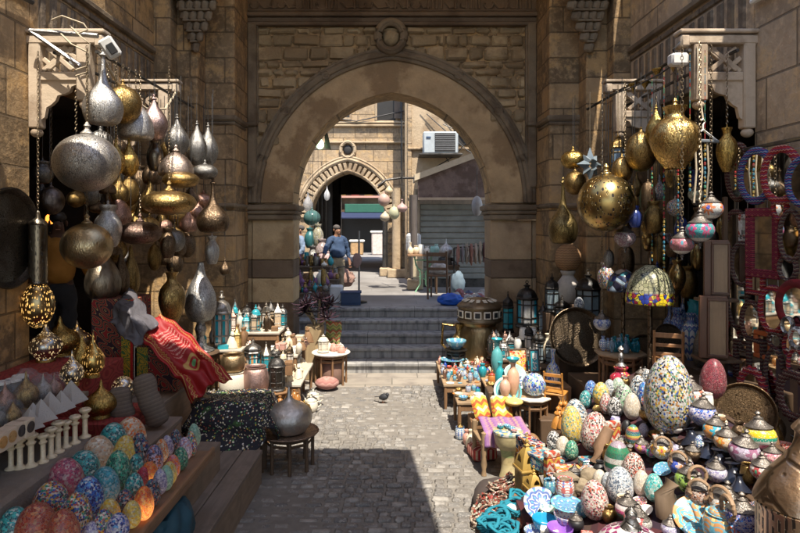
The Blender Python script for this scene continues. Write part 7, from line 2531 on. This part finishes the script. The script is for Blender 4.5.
KR_ = textile(((.4, .01, .012), (.05, .01, .015), (.42, .02, .02), (.5, .38, .26), (.3, .01, .012), (.02, .05, .16), (.4, .012, .015)), 24, .02, 34, (1, 2))
KD_ = textile(((.03, .012, .012), (.1, .015, .02), (.015, .012, .02), (.25, .12, .05), (.02, .025, .06), (.3, .25, .18), (.02, .01, .012)), 30, .02, 36, (1, 2))
MOSM = mosaic(((.6, .6, .58), (.1, .1, .1), (.5, .48, .44), (.35, .1, .08)), 30)
MR = [(738, 172, 13, 30, 3.5, K1_, 'oval', 'narrow dark kilim oval mirror half behind the blue one'), (756, 176, 19, 29, 3.44, KB_, 'oval', 'blue banded oval mirror at the top of the rack'), (781, 175, 21, 30, 3.4, KR_, 'oval', 'bright red banded oval mirror at the top of the rack'), (803, 182, 18, 26, 3.4, KB_, 'oval', 'dark blue oval mirror at the edge beside the red one'),
      (736, 232, 14, 23, 3.42, K1_, 'oval', 'dark red oval mirror beside the orange pendant'), (764, 243, 17, 35, 3.45, textile(((.3, .015, .05), (.1, .008, .03), (.33, .05, .07), (.05, .01, .02)), 26, .03, 30, (1, 2), motif=(.4, .2, .1)), 'rect', 'tall rectangular mirror in a crimson velvet frame'), (791, 236, 13, 27, 3.42, KD_, 'oval', 'dark oval mirror beside the crimson rectangle'),
      (742, 264, 12, 23, 3.4, KD_, 'oval', 'oval mirror catching an orange reflection below the dark red one'), (773, 310, 15, 25, 3.42, KR_, 'oval', 'red banded oval mirror in the middle of the rack'), (752, 322, 12, 22, 3.42, K1_, 'oval', 'small brown kilim oval mirror in the middle of the rack'), (738, 300, 12, 30, 3.42, KD_, 'oval', 'long dark kilim oval mirror along the rack post'),
      (797, 306, 22, 27, 3.36, textile(((.22, .01, .015), (.13, .008, .01)), 9, .05, 9, (1, 2)), 'oval', 'large round mirror with a plain deep red frame'), (788, 325, 6, 9, 3.3, PEWTER, 'oval', 'tiny round silvery mirror under the deep red one'), (797, 338, 8, 11, 3.3, MOSM, 'ruffle', 'small round mosaic mirror below the deep red one'), (775, 376, 11, 29, 3.36, KD_, 'oval', 'long oval mirror with a mosaic glass near the lamps'),
      (752, 390, 15, 23, 3.25, KR_, 'ruffle', 'ruffled red edged mirror just above the banded lamp'), (794, 396, 18, 26, 3.3, K1_, 'ruffle', 'wide ruffled kilim mirror above the slotted lantern'), (757, 356, 9, 18, 3.42, KD_, 'rect', 'small rectangular dark mirror in the lower rack'), (744, 360, 9, 20, 3.42, K1_, 'rect', 'small rectangular kilim mirror beside the rack post'), (728, 388, 8, 18, 3.4, KB_, 'oval', 'small blue oval mirror low at the rack post'),
      (797, 365, 10, 17, 3.38, KR_, 'oval', 'small red oval mirror at the edge above the ruffled one'), (757, 282, 9, 13, 3.44, KR_, 'rect', 'little square crimson mirror below the tall rectangle'), (788, 268, 10, 14, 3.42, KD_, 'oval', 'little dark oval mirror below the tall dark one'), (733, 340, 9, 20, 3.44, KR_, 'oval', 'narrow red oval mirror low on the rack post'), (765, 345, 9, 14, 3.44, plain((.5, .12, .03), .6), 'rect', 'little orange-red framed mirror in the lower rack')]
for (px, py, w_, h_, x, m, k, l) in MR:
    wall_mirror(px, py, w_, h_, x, m, l, k, 'mirrors on the wire rack', R.uniform(.15, .35))
for (px, py) in ((787, 291), (770, 335), (740, 395), (758, 372), (790, 353), (757, 318)):
    Y = F * 3.4 / (px - CX)
    c = P(px, py, Y)
    b = MB().tube([(0, 0, .06), (0, 0, -.05)], .006, 6).tube([(0, -.05, .0), (0, .05, .02)], .006, 6)
    tag(b.build('cross_hook', plain((.68, .66, .6), .4), None, (3.4, Y, c.z)), 'pale cross shaped wire hook between mirrors on the rack', 'hook', 'wire hooks on the rack')
# small things filling the gaps of the sloping stand
OCC = [(o.location.x, o.location.y) for o in LAB if o.location.x > .8 and o.location.y < 5.9 and o.location.z > .45]
FK = ['bowl', 'jar', 'lidded jar', 'small lamp', 'stone egg', 'box', 'pot', 'dish']
tries = n = 0
while n < 90 and tries < 6000:
    tries += 1
    x, y = R.uniform(1.0, 2.38), R.uniform(3.2, 5.6)
    if (y > 4.55 and x < 1.34) or (y > 5.1 and x < 1.66) or y > 5.65:
        continue
    if any((x - a) ** 2 + (y - c) ** 2 < .0072 for a, c in OCC):
        continue
    OCC.append((x, y))
    n += 1
    p = Vector((x, y, rz_(x) - .012))
    k = R.choice(FK)
    cn, m = R.choice([('brass', BRASS), ('dark', DARKBR), ('white', WHITE), ('cream', CREAM), ('red flowered', C4), ('blue ringed', C1), ('brown', WOODM), ('turquoise', C2), ('dusky', mosaic(DARK_P, 16)), ('multicoloured', mosaic(MULTI_P, 16)), ('lilac', mosaic(LILAC_P, 16)), ('black', BLACK)])
    l = f'small {cn} {k} filling a gap on the sloping stand'
    g_ = 'small goods between the eggs and lamps'
    if k == 'bowl':
        bowl(p, .05, .05, m, l, g_, (R.uniform(-.3, .3), R.uniform(-.5, 0), 0))
    elif k in ('jar', 'pot'):
        simple('glazed_' + k, k, p, .09, R.uniform(.09, .14), m, l, k, g_)
    elif k == 'lidded jar':
        simple('lidded_jar', 'pot', p, .09, .08, m, l, 'jar', g_, PEWTER)
    elif k == 'small lamp':
        turk(p, R.uniform(.1, .14), m, l, g_)
    elif k == 'stone egg':
        egg(p, .08, .11, m, l, g_)
    elif k == 'box':
        box_kilim(p - Vector((0, 0, .02)), (R.uniform(.07, .12), R.uniform(.07, .12), R.uniform(.06, .1)), m, l, R.uniform(-.5, .5), group=g_)
    else:
        plate(p + Vector((0, 0, .03)), .06, m, l, g_, (R.uniform(0, .5), -.45, 0))
# darker things under the mirrors and lamps, behind the stand's crest
for k in range(26):
    x, y = R.uniform(2.5, 3.3), R.uniform(3.9, 5.6)
    kd = R.choice(('jar', 'pear', 'vase', 'pot', 'onionflat'))
    simple('dim_vessel', kd, (x, y, .8), R.uniform(.16, .28), R.uniform(.25, .48), R.choice((DARKBR, BRASS2, COPPER, mosaic(DARK_P, 14), mosaic(RED_P, 14), WOODM)), f'dim {kd if kd != "onionflat" else "lamp"} standing below the mirror rack', 'vessel', 'dim vessels below the mirror rack')

for k in range(34):
    px, py = R.uniform(728, 799), R.uniform(205, 405)
    if any(abs(px - a[0]) < a[2] * .75 and abs(py - a[1]) < a[3] * .75 for a in MR):
        continue
    w_, h_ = R.uniform(6, 10), R.uniform(9, 17)
    MR.append((px, py, w_, h_))
    cn, m = R.choice((('dark kilim', KD_), ('red kilim', KR_), ('brown kilim', K1_), ('blue kilim', KB_), ('mosaic', MOSM)))
    kd = R.choice(('oval', 'oval', 'rect', 'ruffle'))
    wall_mirror(px, py, w_, h_, R.uniform(3.4, 3.45), m, f'little {dict(oval="oval", rect="rectangular", ruffle="scalloped")[kd]} {cn} mirror between the larger ones on the rack', kd, 'mirrors on the wire rack', R.uniform(.15, .35))

bd = empty('small_bird', (-.13, 9.1, .012), .9)
BRD = plain((.03, .032, .038), .6)
MB().lathe(smooth([(0, -.09), (.022, -.075), (.048, -.02), (.05, .03), (.03, .075), (.012, .09), (0, .095)]), (0, 0, 0), 14, M=Matrix.Translation((0, 0, .085)) @ Matrix.Rotation(1.25, 4, 'X')).blob((0, -.075, .135), (.026, .03, .027), 0, 12).lathe([(.008, 0), (0, .025)], (0, 0, 0), 6, M=Matrix.Translation((0, -.1, .133)) @ Matrix.Rotation(1.7, 4, 'X')).build('body', BRD, bd)
MB().box((0, .12, .07), (.035, .1, .008), 0, .003, rot=(-.25, 0, 0)).build('tail', BRD, bd)
for s_ in (-1, 1):
    MB().tube([(s_ * .016, 0, .06), (s_ * .018, .004, .025), (s_ * .018, -.004, 0)], .004, 5).tube([(s_ * .018, -.02, .003), (s_ * .018, .015, .003)], .004, 5).build('leg', TERRA, bd)
tag(bd, 'small dark bird standing alone on the sunlit cobbles', 'bird')
# ================================================================== landing and street beyond the steps
LZ = .951


def onland(px, py, z=LZ):
    return onz(px, py, z)


BLUESH = plain((.035, .065, .13), .85, 0, .3, 14)
SKIN = plain((.28, .14, .08), .55, 0, .15)
KHAKI = plain((.33, .26, .165), .85)
GREYH = plain((.08, .07, .065), .9)
q = P(337, 226, 14.4)
person((q.x, 14.4, LZ), .55, BLUESH, KHAKI, GREYH, SKIN, 'stout man in a blue shirt and khaki trousers reaching to the goods', ((.3, .02, 1.12), (.31, -.06, .86), (-.32, -.05, 1.18), (-.46, -.2, 1.02)), 1.35, .98)
q = P(301, 232, 15.0)
person((q.x - .03, 15.0, LZ), -1.2, plain((.16, .22, .32), .8), plain((.03, .03, .04), .8), GREYH, SKIN, 'man in a pale blue shirt half hidden by the arch jamb', ((.3, .02, 1.14), (.26, -.2, .95), (-.28, .0, 1.14), (-.3, -.12, .9)), 1.05, .97)

STAL = wood((.14, .1, .07), 0)
rect_table((-2.0, 13.35, LZ), 1.3, 1.0, .42, STAL, STAL, 'lower dark stall table on the landing')
rect_table((-1.75, 12.85, LZ), .8, .4, .3, STAL, STAL, 'lowest dark stall table at the landing edge')
rect_table((-2.15, 14.05, LZ), 1.5, .6, .78, STAL, STAL, 'higher dark stall table behind on the landing')
SC2 = [('amber', plain((.4, .22, .08), .4)), ('grey', PEWTER), ('white', WHITE), ('purple', plain((.18, .08, .2), .5)), ('teal', TURQ), ('brown', WOODM), ('gold', BRASS)]
for k in range(96):
    hi_ = k % 2
    x = R.uniform(-2.55, -1.42)
    y = R.uniform(13.8, 14.3) if hi_ else R.uniform(12.92, 13.75)
    z = LZ + (.78 if hi_ else .42)
    cn, m = R.choice(SC2)
    kd = R.choice(('vase', 'jar', 'onion', 'pot', 'cat'))
    l = f'small {cn} {kd if kd != "onion" else "lamp"} on the {"higher" if hi_ else "lower"} stall table'
    if kd == 'cat':
        sitting_figure((x, y, z), R.uniform(.14, .24), m, l, 'small goods on the landing stall', R.uniform(0, 6))
    else:
        simple('small_vessel', kd, (x, y, z), R.uniform(.08, .15), R.uniform(.12, .36), m, l, 'vessel', 'small goods on the landing stall')
for k in range(9):
    q = P(296 + R.uniform(0, 16), 300, 12.75)
    simple('white_glass', R.choice(('vase', 'bottle', 'onion')), (q.x, R.uniform(12.62, 12.85), LZ), .13, R.uniform(.2, .36), film((.7, .72, .74), .3), 'white glass piece at the landing edge beside the jamb', 'glass', 'white glass pieces')
r_ = empty('plastic_crate', (P(351, 305, 13.1).x, 13.1, LZ), .05)
cr = MB().box((0, 0, .02), (.42, .32, .04), 0, .005)
for sx, sy, dx, dy in ((0, 1, .42, .02), (0, -1, .42, .02), (1, 0, .02, .28), (-1, 0, .02, .28)):
    cr.box((sx * .2, sy * .15, .16), (dx, dy, .24), 0, .005)
cr.build('body', plain((.012, .04, .11), .5), r_)
MB().box((0, 0, .275), (.46, .36, .03), 0, .006).build('lid', plain((.012, .04, .12), .5), r_)
tag(r_, 'navy blue plastic crate on the landing at the top of the steps', 'crate')
tag(MB().box((P(336, 305, 13.3).x, 13.3, LZ + .2), (.3, .3, .4), 0, .03).build('white_carton', plain((.6, .62, .64), .6)), 'white carton between stall table and navy crate', 'carton')
# post with sign beside the stall
c = P(358, 318, 13.0)
r_ = empty('clothes_stand', (c.x, 13.4, LZ))
MB().tube([(0, 0, 0), (0, 0, 1.6)], .022, 8).build('pole', plain((.4, .4, .4), .4, 1), r_)
MB().lathe([(0, 0), (.18, 0), (.18, .03), (.03, .05), (0, .05)], seg=20).build('foot', IRON, r_)
MB().tube([(-.5, 0, .78), (0, 0, .85), (.0, 0, .85)], .014, 6).build('rail', IRON, r_)
MB().blob((-.04, -.03, .95), (.1, .04, .16), .2, 14, 0, 3).build('bag', plain((.3, .2, .18), .8), r_)
tag(r_, 'slim steel stand with a little bag hung on it near the stall', 'stand')
# display of lamps and dishes behind the men
for (px, py, w_, h_, Y, k, m, l) in ((312, 218, 17, 16, 15.6, 'ball', glass((.09, .2, .19), .15, .3), 'pale green glass globe over the stall'), (310, 238, 11, 20, 15.4, 'jar', plain((.03, .13, .14), .4, 0, .5, 6), 'teal lamp stacked over the stall'), (318, 235, 11, 22, 15.4, 'jar', mosaic(((.35, .3, .12), (.4, .38, .3), (.2, .2, .15)), 9), 'yellow and white lamp over the stall'), (322, 250, 13, 22, 15.2, 'jar', mosaic(((.3, .22, .2), (.38, .3, .28), (.2, .12, .12)), 9), 'rosy lamp over the stall'), (313, 257, 12, 22, 15.2, 'jar', PEWTER, 'grey lamp low over the stall'), (308, 203, 10, 18, 15.8, 'drop', film((.5, .5, .52), .4), 'clear glass drop over the stall'), (326, 262, 16, 20, 15.0, 'pot', plain((.5, .36, .35), .6), 'pink pot behind the stall goods')):
    c = P(px, py, Y)
    hang('hanging_lamp', l, 'lamp', px, py, w_, h_, Y, k, m, 5.2, group='lamps over the landing stall', ropey=True)
o = MB().tube([(-4.5, 15.4, 5.2), (-1.5, 15.4, 5.2)], .03, 8).build('hanging_rail', IRON)
tag(o, 'iron rail over the landing stall', 'rail')
tag(MB().box((-3.6, 15.6, 2.4), (1.2, 6, 2.9), 0).build('stall_backing', plain((.05, .045, .04), .8)), 'dark stall backing beside the far facade', 'stall')
sack((P(344, 268, 14.9).x, 14.9, LZ + .2), (.25, .2, .22), plain((.3, .18, .14), .8), 'brown cloth heap beside the man in blue', 'cloth_heap', 'cloth', 7, .3)
# green lit bulb and lamp arm under the arch
c = P(320, 143, 12.6)
r_ = empty('lit_bulb', c)
prof_part(r_, 'drop', .085, .26, glow((.62, 1, .5), 2.2), (0, 0, -.13), 'bulb')
MB().lathe([(0, .1), (.05, .1), (.06, .16), (.03, .2), (0, .2)], seg=14).build('socket', BLACK, r_)
MB().tube([(0, 0, .2), (.02, .1, .3), (.05, .4, .42)], .012, 6).build('wire', BLACK, r_)
MB().prism([(.1, -.1), (.22, -.12), (.14, .26), (.08, .2)], .1, .16).build('shade', IRON, r_)
tag(r_, 'bright greenish lit bulb hanging inside the great arch', 'bulb')
c = P(344, 192, 18)
hang('hanging_lamp', 'clear glass lamp hanging in the dark pointed doorway', 'lamp', 327, 194, 6, 13, 19.8, 'drop', film((.7, .7, .7), .3), 4.4, ropey=True)
# cluster of lamps on an arm at the kiosk corner
GPL = 'pale lamps clustered by the kiosk corner'
for (px, py, w_, h_, k, m, l) in ((384, 200, 12, 13, 'ball', plain((.45, .3, .25), .5), 'rosy ball lamp in the kiosk cluster'), (394, 213, 11, 13, 'ball', plain((.42, .42, .28), .5), 'olive ball lamp in the kiosk cluster'), (385, 216, 10, 11, 'drop', plain((.45, .38, .28), .5), 'beige drop lamp in the kiosk cluster'), (402, 206, 11, 12, 'onionflat', plain((.42, .28, .26), .5), 'dusky pink lamp in the kiosk cluster'), (389, 190, 8, 10, 'drop', plain((.5, .4, .25), .5), 'small amber lamp topmost in the kiosk cluster')):
    hang('hanging_lamp', l, 'lamp', px, py, w_, h_, 15.6, k, m, 4.15 if py < 205 else 4.0, group=GPL, ropey=True)
b = MB()
pt_ = [P(414, 178, 15.9), P(400, 178, 15.7), P(386, 180, 15.6), P(378, 186, 15.6)]
b.tube(pt_, .03, 8)
b.tube([P(402, 120, 15.6), P(402, 200, 15.6)], .015, 6)
tag(b.build('lamp_bracket', IRON), 'curved iron arm carrying the pale lamp cluster at the kiosk', 'arm')

# chair, tables, statues, cloths at the shuttered kiosk
q = onland(440, 300)
chair((q.x, q.y + .3, LZ), 2.9, wood((.16, .09, .05), 2, .5), 'dark bentwood chair with a plastic bag on its seat above the steps', 1.25)
sack((q.x, q.y + .28, LZ + .57), (.19, .16, .14), film((.55, .5, .46), .15), 'crumpled pale bag lying on the bentwood chair', seed=8)
q = onland(451, 306)
sack((q.x, q.y + .15, LZ), (.26, .16, .13), plain((.01, .09, .45), .4, 0, .3, 9, .5), 'bright blue plastic bag at the top of the steps', seed=6)
r_ = empty('sewing_table', (P(423, 285, 15.4).x, 15.4, LZ))
MB().box((0, 0, .95), (.8, .4, .05), 0, .008).build('tabletop', wood((.3, .17, .09), 0), r_)
gsm = plain((.25, .5, .3), .5)
for s in (-1, 1):
    MB().tube([(s * .22, 0, .92), (s * .18, 0, .7), (s * .07, 0, .5), (s * .07, 0, .2), (s * .2, 0, 0)], .022, 8).build('leg', gsm, r_)
MB().tube([(-.1, 0, .6), (.1, 0, .5), (-.1, 0, .4), (.1, 0, .3)], .016, 6).tube([(-.2, 0, .82), (.2, 0, .82)], .018, 6).build('ironwork', gsm, r_)
tag(r_, 'old sewing table with mint green iron legs before the shutter', 'table')
for k, (dx, m, h_) in enumerate(((-.32, ALAB, .3), (-.18, ALAB, .22), (-.05, WHITE, .25), (.1, WHITE, .2), (.26, plain((.3, .55, .5), .3), .2), (.34, plain((.35, .55, .5), .3), .26))):
    simple('tea_vessel', ('bottle', 'jar', 'pot', 'jar', 'pot', 'jar')[k], (P(423, 285, 15.4).x + dx, 15.4, LZ + .976), .16, h_, m, f'{("amber", "amber", "white", "white", "mint", "mint")[k]} {("bottle", "jar", "pot", "jar", "pot", "tall jar")[k]} on the sewing table', 'vessel', 'vessels on the sewing table')
rect_table((P(447, 285, 15.2).x, 15.2, LZ), .62, .4, .72, wood((.14, .08, .05), 0), WOODD, 'dark little table with a silver samovar before the shutter')
o = simple('samovar', 'urn', (P(446, 285, 15.2).x, 15.2, LZ + .9), .34, .5, SILVER, 'silver samovar with a domed lid before the shutter', 'samovar')
tag(part('dark_stand', 'disc', lambda b: None, IRON, None, (P(446, 285, 15.2).x, 15.2, LZ + .72), scale=(.2, .2, .18)), 'dark round stand under the samovar', 'stand')
for k in range(6):
    bowl((P(446, 285, 15.2).x - .24 + .1 * k, 15.08, LZ + .72), .05, .09, SILVER, 'little silver cup around the samovar', 'silver cups')
r_ = empty('clothes_rack', (P(474, 285, 15.0).x, 15.0, LZ))
MB().tube([(-.5, 0, 1.15), (.6, 0, 1.25)], .018, 6).tube([(-.5, 0, 0), (-.5, 0, 1.15)], .018, 6).tube([(.6, 0, 0), (.6, 0, 1.25)], .018, 6).build('rail', IRON, r_)
for k in range(9):
    c_ = R.choice(((.3, .28, .28), (.4, .2, .15), (.06, .06, .08), (.45, .38, .3), (.2, .1, .1)))
    MB().blob((-.4 + k * .11, 0, .98 + .01 * k), (.045, .2, .26), .2, 14, 0, k).build('hung_garment', plain(c_, .9), r_)
tag(r_, 'rail of hung scarves and garments beside the shutter', 'clothes rack')
sack((P(458, 300, 14.9).x, 14.9, LZ), (.17, .15, .3), plain((.13, .18, .22), .8), 'pale blue sack under the hung garments', 'sack', 'sack', 4, .15)
o = MB().blob((0, 0, .25), (.14, .14, .26), .02, 14).build('white_lantern', plain((.3, .29, .28), .5), None, P(477, 216, 15.1), 90)
tag(o, 'white shaded lantern hanging beside the kiosk opening', 'lantern')
tag(MB().tube([(0, 0, 0), (0, 0, .9)], .01, 6).build('hanging_wire', IRON, None, P(477, 203, 15.1)), 'thin wire above the white shaded lantern', 'wire')
for k in range(16):
    q = onland(455 + R.uniform(0, 30), 298 + R.uniform(-2, 10))
    sack((q.x, q.y, LZ), (.1, .09, .1), plain(R.choice(((.4, .38, .36), (.3, .12, .12), (.1, .12, .2), (.5, .45, .4))), .8, 0, .4), 'small knotted bundle of printed scarves at the landing edge', 'scarf_bundle', 'scarves', k + 31, .35, 'scarf bundles at the landing edge')

for k in range(22):
    cn, m = R.choice(SC2)
    kd = R.choice(('vase', 'jar', 'pot'))
    simple('small_vessel', kd, (R.uniform(-2.1, -1.4), R.uniform(12.7, 13.0), LZ + .301), R.uniform(.07, .12), R.uniform(.1, .22), m, f'small {cn} {kd} on the lowest stall table', 'vessel', 'small goods on the landing stall')

rect_table((-1.42, 13.75, LZ), .42, .4, .5, STAL, STAL, 'narrow dark stall table in front of the man in blue')
for k in range(14):
    cn, m = R.choice(SC2 + [('rosy', plain((.5, .3, .3), .6))])
    kd = R.choice(('vase', 'jar', 'pot'))
    simple('small_vessel', kd, (R.uniform(-1.6, -1.24), R.uniform(13.6, 13.9), LZ + .501), R.uniform(.08, .14), R.uniform(.12, .3), m, f'small {cn} {kd} on the narrow table before the man', 'vessel', 'small goods on the landing stall')
finish_labels()
